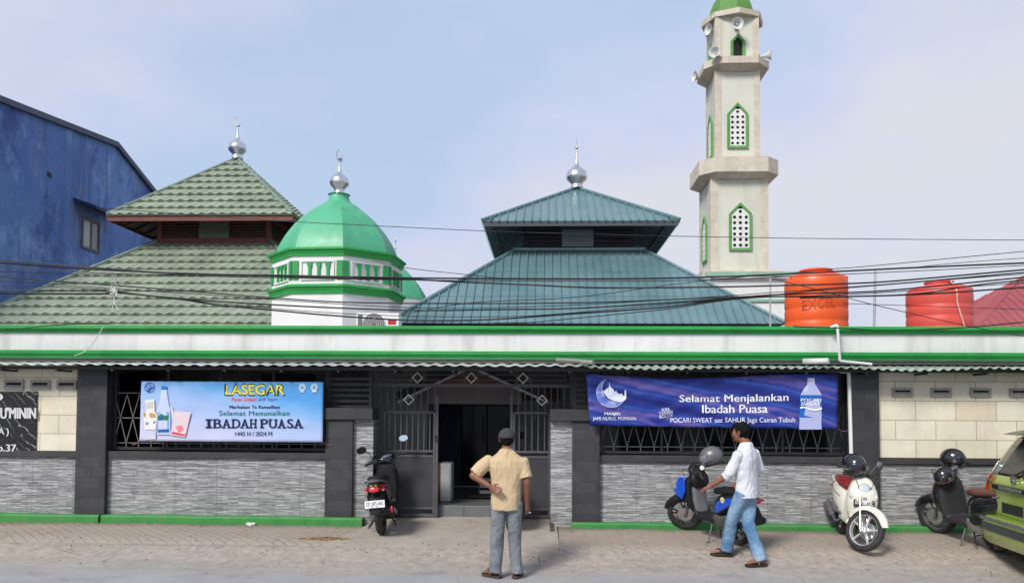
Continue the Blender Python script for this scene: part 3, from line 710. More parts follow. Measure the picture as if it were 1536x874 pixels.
# ------------------------------------------------------------------ banners
class Banner:
    def __init__(s,name,label,corners,y,m,rip,sag=0,nx=70,ny=22):
        s.c=corners; s.y=y; s.rip=rip; s.sag=sag
        TL,TR,BR,BL=[W(px,py,y) for px,py in corners]; s.q=(TL,TR,BR,BL)
        base=(TL+TR+BR+BL)/4; s.t=thing(name,label,'banner',(base.x,y,BL.z))
        mb=MB(); mb.grid([[s.at(i/nx,j/ny) for i in range(nx+1)] for j in range(ny+1)])
        o=mb.build('cloth',m,s.t,smooth=80); me=o.data; uv=me.uv_layers.new(name='UVMap')
        pts=[(i/nx,1-j/ny) for j in range(ny+1) for i in range(nx+1)]
        for l in me.loops: uv.data[l.index].uv=pts[l.vertex_index]
        so=o.modifiers.new('t','SOLIDIFY'); so.thickness=.002; so.offset=1
        s.k=0
    def at(s,u,v,d=0.):        # u,v in 0..1 from the top left
        TL,TR,BR,BL=s.q
        p=(TL*(1-u)+TR*u)*(1-v)+(BL*(1-u)+BR*u)*v
        p.z-=s.sag*math.sin(math.pi*min(1,u*1.25))*(1-v)**2*.06*(1 if u<.8 else 0)
        a=s.rip
        w=mnoise.noise(V((u*3.1,v*1.1+u*2.0,1)))*.030+mnoise.noise(V((u*6+v*5,v*3-u*7,4)))*.018
        if s.sag:   # pulled folds running down from the top left corner
            r=v-u*1.25; w+=.016*math.exp(-(u*2.2))*math.sin(r*34)+.010*math.sin((v+u*2.2)*21)*math.exp(-((u-.33)*3.2)**2)
        p.y+=-d+a*w; return p
    def uv(s,px,py):           # photograph pixel -> u,v by inverting the (nearly parallel) quad
        (x0,y0),(x1,y1),(x2,y2),(x3,y3)=s.c
        u,v=.5,.5
        for _ in range(12):
            l=(x0+(x3-x0)*v); r=(x1+(x2-x1)*v); u=(px-l)/(r-l)
            tt=(y0+(y1-y0)*u); b=(y3+(y2-y3)*u); v=(py-tt)/(b-tt)
        return u,v
    def nd(s): s.k+=1; return .003+(.0009 if s.sag else .0004)*s.k
    def text(s,st,x0,y0,x1,y1,m,off=.0,name='lettering',rot=0.,shear=0,grow=0.,space=1.):
        d=s.nd(); cx,cy=(x0+x1)/2,(y0+y1)/2; ca,sa=math.cos(rot),math.sin(rot)
        b=off*9; k=0; mb=MB()
        for sx,sy in (((0,0),(b,0),(-b,0),(0,b),(0,-b)) if grow else ((0,0),(b,0),(-b,0)) if b else ((0,0),)):
            def f(u,v,dd=d+.00012*k,sx=sx,sy=sy):
                x=lerp(x0-grow,x1+grow,u)-cx+sx; y=lerp(y1+grow,y0-grow,v)-cy+sy
                return s.at(*s.uv(cx+x*ca-y*sa,cy+x*sa+y*ca),dd)
            lettering(mb,st,f,0.0,shear,space); k+=1
        return mb.build(name,m,s.t)
    def shape(s,polys,m,name='print'):
        d=s.nd()
        if name=='product_picture':
            for pl in polys: mb=MB(); mb.poly([s.at(*s.uv(x,y),d) for x,y in pl]); mb.build(name,m,s.t)
            return
        mb=MB()
        for pl in polys: mb.poly([s.at(*s.uv(x,y),d) for x,y in pl])
        return mb.build(name,m,s.t)
    def ring(s,cx,cy,r0,r1,m,name='emblem',ry=1.):
        d=s.nd(); mb=MB(); n=40
        for k in range(n):
            a,b=k*2*math.pi/n,(k+1)*2*math.pi/n
            mb.poly([s.at(*s.uv(cx+r*math.cos(q),cy+ry*r*math.sin(q)),d) for r,q in ((r0,a),(r1,a),(r1,b),(r0,b))])
        return mb.build(name,m,s.t)
def pm(name,c,k=.9): return mat('print '+name,S(*c,k),.5,0,.03,9,spec=.3)
def disc(cx,cy,r,n=28,ry=1.): return [(cx+r*math.cos(a*2*math.pi/n),cy+ry*r*math.sin(a*2*math.pi/n)) for a in range(n)]
def roundrect(x0,y0,x1,y1,r): 
    o=[]
    for cx,cy,a0 in ((x1-r,y0+r,-90),(x1-r,y1-r,0),(x0+r,y1-r,90),(x0+r,y0+r,180)):
        for k in range(5): a=rad(a0+k*22.5); o.append((cx+r*math.cos(a),cy+r*math.sin(a)))
    return o
B=Banner('banner','pale blue banner with a yellow heading hanging on the left window grille',((212,571.5),(485,572.5),(484,663),(209.5,661)),11.42,m_banner('pale blue banner print','sky'),.35)
zp=lambda zx,zy: (190+zx/4.955,555+zy/4.955)
def bt(st,a,b,c,d,*r,**k):
    x0,y0=zp(a,c); x1,y1=zp(b,d); return B.text(st,x0,y0,x1,y1,*r,**k)
NV=pm('navy',(22,26,66)); YL=pm('yellow',(245,226,40)); TE=pm('teal',(18,120,128)); OR=pm('orange red',(226,92,84)); BG=pm('blue grey',(104,112,176)); WHp=pm('white',(236,238,246)); DG=pm('dark green',(36,74,70)); BLp=pm('mid blue',(44,96,176))
bt('LASEGAR',735,1176,104,187,DG,.085,grow=.4); bt('LASEGAR',738,1172,108,182,YL,.045)
bt('Panas Dalam',782,966,203,229,OR,.02,shear=.2); bt('jadi Segar',980,1126,203,232,BG,.01,shear=.2)
bt('Marhaban Ya Ramadhan',768,1140,261,285,NV,.025,space=1.1); bt('Selamat Menunaikan',690,1212,300,337,TE,.03,space=1.08)
# heavy slab-serif line: letters with slabs at the stem ends
W8=[('I',590,638),('B',645,706),('A',712,778),('D',784,846),('A',850,914),('H',918,972),('P',996,1052),('U',1058,1124),('A',1128,1184),('S',1192,1240),('A',1246,1312)]
slabs=[]
for ch,a,b in W8:
    w=b-a; pad=6 if ch!='I' else 13
    bt(ch,a+pad,b-pad if ch not in 'BDPS' else b,362,430,NV,.05 if ch!='I' else .012,name='heavy_lettering')
    bars=[]
    if ch=='I': bars=[(a,b,362,373),(a,b,419,430)]
    elif ch in 'BD': bars=[(a,a+w*.4,362,372),(a,a+w*.4,420,430)]
    elif ch=='P': bars=[(a,a+w*.4,362,372),(a,a+w*.52,420,430)]
    elif ch=='A': bars=[(a-3,a+w*.36,420,430),(b-w*.40,b+3,420,430)]
    elif ch=='H': bars=[(a,a+w*.40,362,372),(b-w*.40,b,362,372),(a,a+w*.40,420,430),(b-w*.40,b,420,430)]
    elif ch=='U': bars=[(a,a+w*.42,362,372),(b-w*.38,b,362,372)]
    for x0,x1,y0,y1 in bars: slabs.append([zp(x0,y0),zp(x1,y0),zp(x1,y1),zp(x0,y1)])
B.shape(slabs,NV,'letter_serifs')
bt('1445 H / 2024 M',812,1085,455,487,NV,.005)
def zr(cx,cy,r0,r1,m): x,y=zp(cx,cy); B.ring(x,y,r0/4.955,r1/4.955,m)
zr(173,127,33,38,BLp); zr(165,115,12,17,BLp); B.shape([[zp(*p) for p in ((150,150),(196,118),(203,124),(160,160))]],BLp,'emblem')
for cx in (1308,1397):
    zr(cx,128,0,26,pm('pale emblem',(206,226,240))); zr(cx,128,14,18,pm('emblem blue',(70,130,176))); B.shape([disc(*zp(cx,128),1.9)],pm('emblem teal',(58,140,150)),'emblem')
B.shape([[zp(*p) for p in ((1375,162),(1388,150),(1406,150),(1420,162))],[zp(*p) for p in ((1290,156),(1326,156),(1322,162),(1294,162))]],WHp,'emblem')
def zpoly(pts): return [zp(*p) for p in pts]
GLS=pm('pale glass',(214,212,222)); GL2=pm('frosted white',(232,230,232)); 
B.shape([roundrect(*zp(262,117),*zp(305,143),.8)],pm('bottle cap blue',(36,120,206)),'product_picture')
B.shape([zpoly([(262,146),(305,146),(312,215),(330,300),(330,478),(228,478),(230,300),(256,215)])],pm('bottle clear',(198,210,236)),'product_picture')
B.shape([zpoly([(232,310),(322,310),(322,465),(232,465)])],pm('label sky',(112,176,226)),'product_picture')
B.shape([zpoly([(238,340),(262,322),(290,338),(318,330),(318,400),(238,400)])],pm('label green',(44,126,92)),'product_picture')
B.shape([zpoly([(244,352),(276,346),(282,372),(250,378)]),zpoly([(236,440),(320,436),(320,458),(236,460)])],pm('label deep blue',(40,96,170)),'product_picture')
B.shape([disc(*zp(292,378),2.1),disc(*zp(272,398),1.5)],pm('label orange',(226,160,60)),'product_picture')
B.shape([zpoly([(140,222),(210,214),(214,300),(232,330),(222,440),(138,442),(128,330),(150,296)])],GL2,'product_picture')
B.shape([zpoly([(150,240),(200,232),(204,282),(150,286)])],pm('paper grey',(204,200,196)),'product_picture')
B.shape([zpoly([(132,312),(150,318),(146,350),(130,344)]),zpoly([(176,316),(220,322),(224,350),(190,356),(172,340)])],pm('fruit gold',(198,160,84)),'product_picture')
B.shape([zpoly([(148,384),(154,384),(154,406),(148,406)]),zpoly([(160,384),(166,384),(166,406),(160,406)]),zpoly([(206,380),(218,378),(218,394),(206,396)])],pm('dark ink',(72,66,76)),'product_picture')
B.shape([zpoly([(140,446),(222,444),(222,512),(142,514)])],pm('reflection pale',(206,204,226)),'product_picture')
B.shape([zpoly([(362,300),(484,312),(440,496),(330,480)])],pm('glass rim pale',(226,208,216)),'product_picture')
B.shape([zpoly([(352,392),(470,374),(438,490),(340,474)])],pm('red drink',(216,72,92)),'product_picture')
B.shape([zpoly([(372,420),(410,400),(432,440),(392,466)])],pm('pale red',(236,134,140)),'product_picture')
B.shape([zpoly([(366,330),(392,318),(404,372),(372,384)]),zpoly([(398,322),(436,330),(426,366),(404,362)])],pm('ice white',(228,226,226)),'product_picture')
B.shape([disc(*zp(446,346),2.6)],pm('cherry',(196,70,66)),'product_picture'); B.shape([disc(*zp(452,346),1.3)],WHp,'product_picture')
B.shape([zpoly([(328,262),(340,268),(366,330),(372,390),(352,388),(340,330)])],GLS,'product_picture')
# rope ties
ROPE=mat('red cord',S(176,90,100,.8),.8)
for lst in (((209.5,661),(198,667)),((485,663),(497,667))):
    a,b=[W(*p,11.5) for p in lst]; mb=MB(); mb.tube([a,(a+b)/2+V((0,0,-.012)),b],.006,6); mb.build('tie_cord',ROPE,B.t)
# dark blue banner
D=Banner('banner','dark blue and violet banner with white lettering on the right window grille',((879,560.5),(1257,560.5),(1256,643),(885,638)),11.36,m_banner('dark blue banner print','swirl'),.6,sag=1.0)
B2=D
def dt(*a,**k): return D.text(*a,**k)
dt('Selamat Menjalankan',1020.6,589.6,1183,604.4,WHp,.03,space=1.04); dt('Ibadah Puasa',1054.6,605.8,1152,618.6,WHp,.03)
dt('POCARI SWEAT',1006.7,626.0,1069.5,633.2,WHp,.0); dt('saat',1073,627.6,1085,633.2,WHp,.0); dt('SAHUR Jaga Cairan Tubuh',1088.5,625.6,1193,635.2,WHp,.0)
dt('MASJID',907,618,931,623.2,WHp,.012); dt('JAMI NURUL MUMININ',889,624.8,954.5,631.4,WHp,.0,space=1.06)
dt('ION',993.5,611.0,1004.5,616,WHp,.0,rot=-.17); dt('TAHAN',989,615.8,1009.5,620.6,WHp,.0,rot=-.17); dt('BOCOR',990,620.6,1010.5,625.6,WHp,.0,rot=-.17)
zd=lambda zx,zy:(870+zx/7.314,550+zy/7.314)
# crescent: outer circle minus a smaller offset circle
cx,cy=zd(345,280); R1=165/7.314; c2x,c2y=zd(398,232); R2=152/7.314
pts=[]
inter=[]
for k in range(0,361):
    a=rad(k); x,y=cx+R1*math.cos(a),cy+R1*math.sin(a)
    if math.hypot(x-c2x,y-c2y)>R2: inter.append((k,x,y))
ks=[k for k,_,_ in inter]; 
start=next(i for i in range(len(ks)) if ks[i]-ks[i-1]!=1) if any(b-a!=1 for a,b in zip(ks,ks[1:])) else 0
outer=[(x,y) for _,x,y in inter[start:]+inter[:start]]
a0=math.atan2(outer[-1][1]-c2y,outer[-1][0]-c2x); a1=math.atan2(outer[0][1]-c2y,outer[0][0]-c2x)
if a1<a0-math.pi: a1+=2*math.pi
if a1>a0+math.pi: a1-=2*math.pi
no=len(outer); N=48
oo=[outer[int(i*(no-1)/N)] for i in range(N+1)]; ii=[(c2x+R2*math.cos(lerp(a1,a0,i/N)),c2y+R2*math.sin(lerp(a1,a0,i/N))) for i in range(N+1)]
CRB=pm('crescent blue',(92,120,206)); CRW=pm('crescent white',(196,206,240))
D.shape([[oo[i],oo[i+1],ii[i+1],ii[i]] for i in range(N)],CRB,'crescent')
ln=[]
for i in range(N):
    m0=[( lerp(a[0],b[0],f),lerp(a[1],b[1],f)) for a,b in ((oo[i],ii[i]),(oo[i+1],ii[i+1])) for f in (0,.10,.9,1)]
    ln.append([m0[0],m0[4],m0[5],m0[1]]); ln.append([m0[2],m0[6],m0[7],m0[3]])
    for f0,f1 in ((.1,.5),(.5,.9)):
        if i%2==0:
            a=(lerp(oo[i][0],ii[i][0],f0),lerp(oo[i][1],ii[i][1],f0)); b=(lerp(oo[i+1][0],ii[i+1][0],f1),lerp(oo[i+1][1],ii[i+1][1],f1)); 
        else:
            a=(lerp(oo[i][0],ii[i][0],f1),lerp(oo[i][1],ii[i][1],f1)); b=(lerp(oo[i+1][0],ii[i+1][0],f0),lerp(oo[i+1][1],ii[i+1][1],f0)); 
        dx,dy=b[0]-a[0],b[1]-a[1]; L=math.hypot(dx,dy) or 1; nx,ny=-dy/L*.22,dx/L*.22
        ln.append([(a[0]-nx,a[1]-ny),(b[0]-nx,b[1]-ny),(b[0]+nx,b[1]+ny),(a[0]+nx,a[1]+ny)])
D.shape(ln,CRW,'crescent_lattice')
sk=[zd(*p) for p in ((250,262),(275,250),(290,232),(312,218),(322,200),(324,160),(328,160),(331,200),(345,218),(368,235),(378,262),(390,256),(402,250),(412,276),(428,280),(438,292),(455,278),(474,296),(490,318),(494,240),(508,240),(512,335),(492,362),(440,378),(372,374),(310,340))]
D.shape([sk],pm('skyline white',(214,220,242)),'mosque_skyline')
# bottle
zb_=lambda zx,zy:(1060+zx/5.826,550+zy/5.826)
def zbp(p): return [zb_(*q) for q in p]
D.shape([zbp([(880,95),(944,95),(944,150),(970,188),(1000,240),(1004,445),(1000,470),(1004,545),(808,545),(812,470),(810,445),(822,240),(850,190),(880,150)])],pm('bottle pale',(176,184,222)),'bottle_picture')
D.shape([zbp([(884,98),(940,98),(940,120),(884,120)]),zbp([(842,215),(884,160),(892,170),(866,226)])],pm('bottle light',(206,212,236)),'bottle_picture')
D.shape([zbp([(816,246),(1002,246),(1002,442),(812,442)])],pm('bottle label blue',(30,100,188)),'bottle_picture')
D.shape([zbp([(814,350),(850,346),(900,362),(950,368),(1002,352),(1002,372),(950,384),(900,376),(850,358),(814,364)])],WHp,'bottle_wave')
D.text('POCARI',*zb_(822,276),*zb_(996,302),WHp,.02); D.text('SWEAT',*zb_(826,308),*zb_(990,338),WHp,.02); D.text('2L',*zb_(938,408),*zb_(980,430),WHp,.0)
for lst in (((879,561),(874,552)),((1256,643),(1272,646)),((885,638),(897,662))):
    a,b=[W(*p,11.45) for p in lst]; mb=MB(); mb.tube([a,(a+b)/2+V((0,0,-.02)),b],.006,6); mb.build('tie_cord',mat('violet cord',S(120,90,130,.7),.8),D.t)
# drain pipe beside the right window, pipes on the fascia
mb=MB(); a=W(1273,560,11.5); b=W(1277,687,11.5); mb.tube([a+V((-.12,.02,.03)),a+V((-.03,0,.03)),a,b],.028,10)
lone(mb,'drainpipe',WPL,'thin white vertical drainpipe beside the dark blue banner','pipe',smooth=50)
mb=MB(); a,b,c,d=W(1246,491,11.28),W(1256,487.5,11.26),W(1260,541,11.26),W(1257,489,11.26); mb.tube([a,b],.022,8); mb.tube([b,c],.020,8)
mb.tube([c,W(1308,546,11.16)],.018,8); lone(mb,'water_pipe',WPL,'white water pipe running down the fascia below the orange tank','pipe',smooth=50)
mb=MB(); a,b=W(1205,541.5,11.30),W(1243,541.0,11.1); mb.tube([a,b],.04,14,cap=False); o=lone(mb,'pipe_stub',WPL,'short thick white pipe lying on the awning edge','pipe',smooth=50); so=o.modifiers.new('s','SOLIDIFY'); so.thickness=.006
mb=MB(); a,b=W(872,542.5,11.15),W(890,543.5,11.05); mb.tube([a,b],.035,12); mb.tube([a+V((0,.02,.01)),a+V((-.35,.05,.03))],.03,10); lone(mb,'pipe_stub',mat('old pipe',(.3,.3,.28,1),.6),'old grey pipe end poking from the awning corner','pipe',smooth=50)
# ------------------------------------------------------------------ roofs
TEAL=m_roofmetal('teal roof sheet',S(94,130,134,.82),S(122,152,158,.82))
TEALD=mat('dark teal soffit sheet',S(116,136,142,.85),.6,.0,.15,2)
TILE=mat('green metal roof tiles',S(148,160,140,.85),.6,0,.16,1.1,.15,30,dirt=S(104,116,98,.8),damt=.55,ds=1.6)
TILER=mat('grey green ridge cap',S(120,140,126,.78),.55,0,.15,2)
FASC=mat('grey roof fascia',S(78,82,88,.7),.6,0,.12,2)
def rotz(c,k):
    M=Matrix.Rotation(k*math.pi/2,3,'Z'); c=V(c)
    return lambda p: c+M@V(p)
def ribbed(c,w,wt,ze,zt,name,m,parent,pitch=.2,hr=.042,lap=()):
    mb=MB(); L=math.hypot(w-wt,zt-ze); nrm=V((0,-(zt-ze),(w-wt))).normalized()
    for k in range(4):
        R=rotz(c,k); at=lambda u,v:V((u,-w+(w-wt)*v,ze+(zt-ze)*v))
        mb.poly([R(at(-w,0)),R(at(w,0)),R(at(wt,1)),R(at(-wt,1))] if wt>.02 else [R(at(-w,0)),R(at(w,0)),R(at(0,1))])
        mb.poly([R(at(-w,0)-nrm*.03),R(at(w,0)-nrm*.03),R(at(w,0)),R(at(-w,0))])
        n=int(2*w/pitch)
        for i in range(1,n):
            u=-w+2*w*i/n+.01; vm=1 if abs(u)<=wt else (w-abs(u))/(w-wt)
            if vm<.03: continue
            a,b=at(u,-.012),at(u,vm); h=nrm*hr
            d=V((.012,0,0)); e=V((.020,0,0))
            mb.hexa([R(q) for q in (a-e,a+e,b+e,b-e,a-d+h,a+d+h,b+d+h,b-d+h)])
        for v in lap:       # sheet laps
            um=w-(w-wt)*v; a,b=at(-um,v),at(um,v); h=nrm*.008
            mb.hexa([R(q) for q in (a,b,b+V((0,.02,.016)),a+V((0,.02,.016)),a+h,b+h,b+h+V((0,.02,.01)),a+h+V((0,.02,.01)))])
    return mb.build(name,m,parent)
def tiled(c,w,wt,ze,zt,name,m,parent,row=.36,wave=.26):
    mb=MB(); L=math.hypot(w-wt,zt-ze); n=max(2,round(L/row)); nrm=V((0,-(zt-ze),(w-wt))).normalized()
    for k in range(4):
        R=rotz(c,k); at=lambda u,v:V((u,-w+(w-wt)*v,ze+(zt-ze)*v))
        for r in range(n):
            v0,v1=r/n,(r+1)/n; um0=w-(w-wt)*v0; um1=w-(w-wt)*v1
            N=max(2,int(2*um0/.028)); top=[];bot=[];skirt=[]; mid=[]
            for i in range(N+1):
                u=-um0+2*um0*i/N; u1=max(-um1,min(um1,u))
                ph=(u/wave+(r%2)*.5)*2*math.pi; s=math.sin(ph)*.024
                seam=-.022 if (u/wave+(r%2)*.5)%1.0<.085 else 0     # side lap of each tile
                jit=mnoise.noise(V((u*.7,r*1.7,k)))*.006
                bot.append(R(at(u,v0)+nrm*(.068+s+seam+jit)+V((0,-.012,-.006)))); skirt.append(R(at(u,v0)+nrm*(-.005)))
                mid.append(R(at(lerp(u,u1,.5),(v0+v1)/2)+nrm*(.036+s*.8+seam)))
                top.append(R(at(u1,v1)+nrm*(.010+s*.3)))
            mb.grid([skirt,bot,mid,top])
    return mb.build(name,m,parent,smooth=35)
def hips(c,w,wt,ze,zt,r,name,m,parent,sides=6):
    for sx,sy in ((-1,-1),(1,-1),(1,1),(-1,1)):
        mb=MB(); c0=V(c)+V((sx*w,sy*w,ze+.03)); c1=V(c)+V((sx*wt,sy*wt,zt+.03)); mb.tube([c0,c1],r,sides); mb.build(name,m,parent,smooth=30)
def finial(c,z0,rb,parent,ztop,neck=None,spike=.0,name='finial'):
    c=V((c[0],c[1],0)); H=rb*1.55
    mb=MB(); mb.lathe([(rb*.62,z0-.03),(rb*.60,z0+.02),(rb*.52,z0+.05),(rb*.56,z0+.10),(rb*.95,z0+.10+H*.25),(rb,z0+.10+H*.45),(rb*.9,z0+.10+H*.7),(rb*.5,z0+.10+H*.95),(rb*.24,z0+.10+H*1.06),(rb*.13,z0+.1+H*1.4),(.018,z0+.1+H*1.9)],c,28)
    o=mb.build(name,CHROME,parent,smooth=60)
    zs=z0+.1+H*1.8; mb=MB(); mb.cyl(c+V((0,0,zs)),c+V((0,0,ztop-.2)),.016,.011,8); zb=lerp(zs,ztop,.35); mb.ball(c+V((0,0,zb)),.05,.05,.035,12,8); mb.build('spike',ALU,o,smooth=50)
    mb=MB(); R=.12
    for k in range(24):
        a0,a1=rad(-60+k*12.5),rad(-60+(k+1)*12.5); w0,w1=[.034*math.sin(math.pi*x/24)+.004 for x in (k,k+1)]
        cc=c+V((0,0,ztop-.10)); q=[]
        for a,wd in ((a0,w0),(a1,w1)):
            for rr in (R-wd,R):
                for y in (-.008,.008): q.append(cc+V((math.sin(a+rad(112))*rr*CRS[0],math.sin(a+rad(112))*rr*CRS[1]+y,math.cos(a+rad(112))*rr)))
        mb.hexa([q[0],q[2],q[3],q[1],q[4],q[6],q[7],q[5]])
    mb.build('crescent',ALU,o)
    return o
CRS=(1,0)
# ---- teal hall
Yc=22.4; A=W(865,283,Yc); Xc=A.x; C=(Xc,Yc,0)
t=thing('mosque_hall','mosque hall with a two-tiered teal ribbed metal roof','building',(Xc,Yc,0.3))
uw=2.47; uze=W(867,331,Yc-uw).z; uzt=A.z; wa=1.42; wt=1.64; lzt=W(865,375,Yc-wt).z; lw=4.45; lze=W(890,484.5,Yc-lw).z
ribbed(C,lw,wt,lze,lzt,'lower_roof',TEAL,t,.205,lap=(.33,.66)); hips(C,lw,wt,lze,lzt,.05,'hip_cap',TEAL,t)
up=ribbed(C,uw,.0,uze,uzt,'upper_roof',TEAL,t,.205)
hips(C,uw,.0,uze,uzt,.045,'hip_cap',TEAL,t)
mb=MB()        # soffit sheet, seen from below
for k in range(4):
    R=rotz(C,k); m_=(uzt-uze)/uw
    at=lambda u,y:V((u,y,uze-.06+(y+uw)*m_))
    mb.poly([R(at(-uw+.02,-uw+.02)),R(at(uw-.02,-uw+.02)),R(at(wa,-wa)),R(at(-wa,-wa))])
    for i in range(26):
        u=-uw+.1+i*(2*uw-.2)/25; y1=-max(wa,abs(u)); a,b=at(u,-uw+.03),at(u,y1); 
        if (b-a).length>.05: mb.bar(R(a-V((0,0,.012))),R(b-V((0,0,.012))),.03,.02)
mb.build('soffit',TEALD,t)
mb=MB()
for k in range(4):
    R=rotz(C,k); i_=uw-.24 if k%2 else uw-.02
    h=.11
    j=(uw-.04); z1=uze-.03+ (uw-i_)*m_
    mb.hexa([R(V(q)) for q in ((-j,-i_,z1-h),(j,-i_,z1-h),(j,-i_+.03,z1-h),(-j,-i_+.03,z1-h),(-j,-i_,z1),(j,-i_,z1),(j,-i_+.03,z1),(-j,-i_+.03,z1))])
mb.build('fascia_board',FASC,t)
mb=MB(); mb.box(Xc-wa,Xc+wa,Yc-wa,Yc+wa,lzt-.2,uze+.55); cw=mb.build('clerestory_wall',mat('dark violet brown boards',S(62,58,70,.6),.7,0,.2,3),t)
for k in range(4):
    R=rotz(C,k); mb=MB()
    for i in range(6):
        z=lzt+.08+i*.11; mb.hexa([R(V(q)) for q in ((-wa+.05,-wa-.03,z),(wa-.05,-wa-.03,z),(wa-.05,-wa-.004,z+.03),(-wa+.05,-wa-.004,z+.03),(-wa+.05,-wa-.03,z+.02),(wa-.05,-wa-.03,z+.02),(wa-.05,-wa-.004,z+.06),(-wa+.05,-wa-.004,z+.06))])
    mb.build('louvres',mat('dark violet slats',S(52,46,58,.6),.6,0,.2,4),cw)
p,q=W(843,345,Yc-wa-.04),W(890,370,Yc-wa-.04); mb=MB(); mb.box(p.x,q.x,Yc-wa-.055,Yc-wa-.035,q.z,p.z); mb.build('window_panel',mat('grey window film',S(128,142,146,.75),.35,0,.06,2),cw)
mb=MB(); mb.box(p.x-.02,q.x+.02,Yc-wa-.05,Yc-wa-.034,p.z+.003,p.z+.22); mb.build('window_panel',mat('dark blue window film',S(66,72,88,.7),.35,0,.06,2),cw)
mb=MB(); mb.box(Xc-wt-.08,Xc+wt+.08,Yc-wt-.08,Yc+wt+.08,lzt-.03,lzt+.06); mb.build('apron_flashing',TEAL,t,bevel=.02)
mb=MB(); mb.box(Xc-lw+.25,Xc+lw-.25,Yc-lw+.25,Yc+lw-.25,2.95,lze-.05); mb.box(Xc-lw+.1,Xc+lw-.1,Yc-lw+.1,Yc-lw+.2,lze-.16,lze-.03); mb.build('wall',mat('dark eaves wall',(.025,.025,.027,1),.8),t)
CRS=(.25,.97); finial((Xc,Yc),W(865,281,Yc).z,.30,t,W(864,204,Yc).z)
# ---- tiled pavilion
Yc=21.8; A=W(356,240,Yc); Xc=A.x; C=(Xc,Yc,0)
t=thing('tiled_hall','building with a two-tiered sage green tiled pyramid roof on the left','building',(Xc,Yc,0.3))
uw=2.36; uze=W(300,323,Yc-uw).z; uzt=A.z; wa=1.43; wt=1.50; lzt=W(324,365,Yc-wt).z; lw=5.0; lze=lzt-(lw-wt)*.815
tiled(C,lw,wt,lze,lzt,'lower_roof',TILE,t); hips(C,lw,wt,lze,lzt+.03,.06,'hip_cap',TILER,t)
tiled(C,uw,.02,uze,uzt,'upper_roof',TILE,t); hips(C,uw,.0,uze,uzt+.02,.055,'hip_cap',TILER,t)
m_=(uzt-uze)/uw; mb=MB()
for k in range(4):
    R=rotz(C,k); at=lambda u,y:V((u,y,uze-.07+(y+uw)*m_*.55))
    mb.poly([R(at(-uw+.02,-uw+.02)),R(at(uw-.02,-uw+.02)),R(at(wa,-wa)),R(at(-wa,-wa))])
    for i in range(9):
        u=-uw+.3+i*(2*uw-.6)/8; y1=-max(wa,abs(u)); a,b=at(u,-uw+.05),at(u,y1); mb.bar(R(a-V((0,0,.03))),R(b-V((0,0,.03))),.06,.05)
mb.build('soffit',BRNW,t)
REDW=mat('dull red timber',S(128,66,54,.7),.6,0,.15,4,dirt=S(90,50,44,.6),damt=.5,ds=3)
mb=MB()
for k in range(4):
    R=rotz(C,k); j=uw-.02; mb.hexa([R(V(q)) for q in ((-j,-j,uze-.13),(j,-j,uze-.13),(j-.03,-j+.03,uze-.13),(-j+.03,-j+.03,uze-.13),(-j,-j,uze-.012),(j,-j,uze-.012),(j-.03,-j+.03,uze-.012),(-j+.03,-j+.03,uze-.012))])
mb.build('fascia_board',REDW,t)
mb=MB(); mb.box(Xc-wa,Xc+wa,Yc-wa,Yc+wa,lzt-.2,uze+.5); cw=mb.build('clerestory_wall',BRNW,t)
mb=MB()
for k in range(4):
    R=rotz(C,k)
    def bx(x0,x1,z0,z1,d): mb.hexa([R(V(q)) for q in ((x0,-wa-d,z0),(x1,-wa-d,z0),(x1,-wa-.003,z0),(x0,-wa-.003,z0),(x0,-wa-d,z1),(x1,-wa-d,z1),(x1,-wa-.003,z1),(x0,-wa-.003,z1))])
    bx(-wa-.05,wa+.05,lzt-.02,lzt+.14,.07); bx(-wa-.05,wa+.05,lzt+.60,lzt+.74,.07)
    for x in (-wa-.05,wa-.05): bx(x,x+.1,lzt+.14,lzt+.60,.065)
mb.build('frame',REDW,cw)
for k in range(4):
    R=rotz(C,k)
    for x0,x1 in ((-wa+.06,-.45),(.45,wa-.06)):
        mb=MB()
        for i in range(6):
            z=lzt+.16+i*.075; mb.hexa([R(V(q)) for q in ((x0,-wa-.05,z),(x1,-wa-.05,z),(x1,-wa-.004,z+.03),(x0,-wa-.004,z+.03),(x0,-wa-.05,z+.014),(x1,-wa-.05,z+.014),(x1,-wa-.004,z+.044),(x0,-wa-.004,z+.044))])
        mb.build('louvres',mat('brown slats',S(104,70,58,.7),.6,0,.2,4),cw)
mb=MB(); mb.box(Xc-.40,Xc+.40,Yc-wa-.04,Yc-wa-.02,lzt+.15,lzt+.59); mb.build('window_panel',mat('dusty window glass',S(104,106,98,.7),.3,0,.08,3),cw)
mb=MB(); mb.box(Xc-lw+.4,Xc+lw-.4,Yc-lw+.4,Yc+lw-.4,1.0,lze+.1); mb.build('wall',WHITEG,t)
CRS=(.96,.2); finial((Xc,Yc),W(356,237,Yc).z,.25,t,W(359,177,Yc).z)
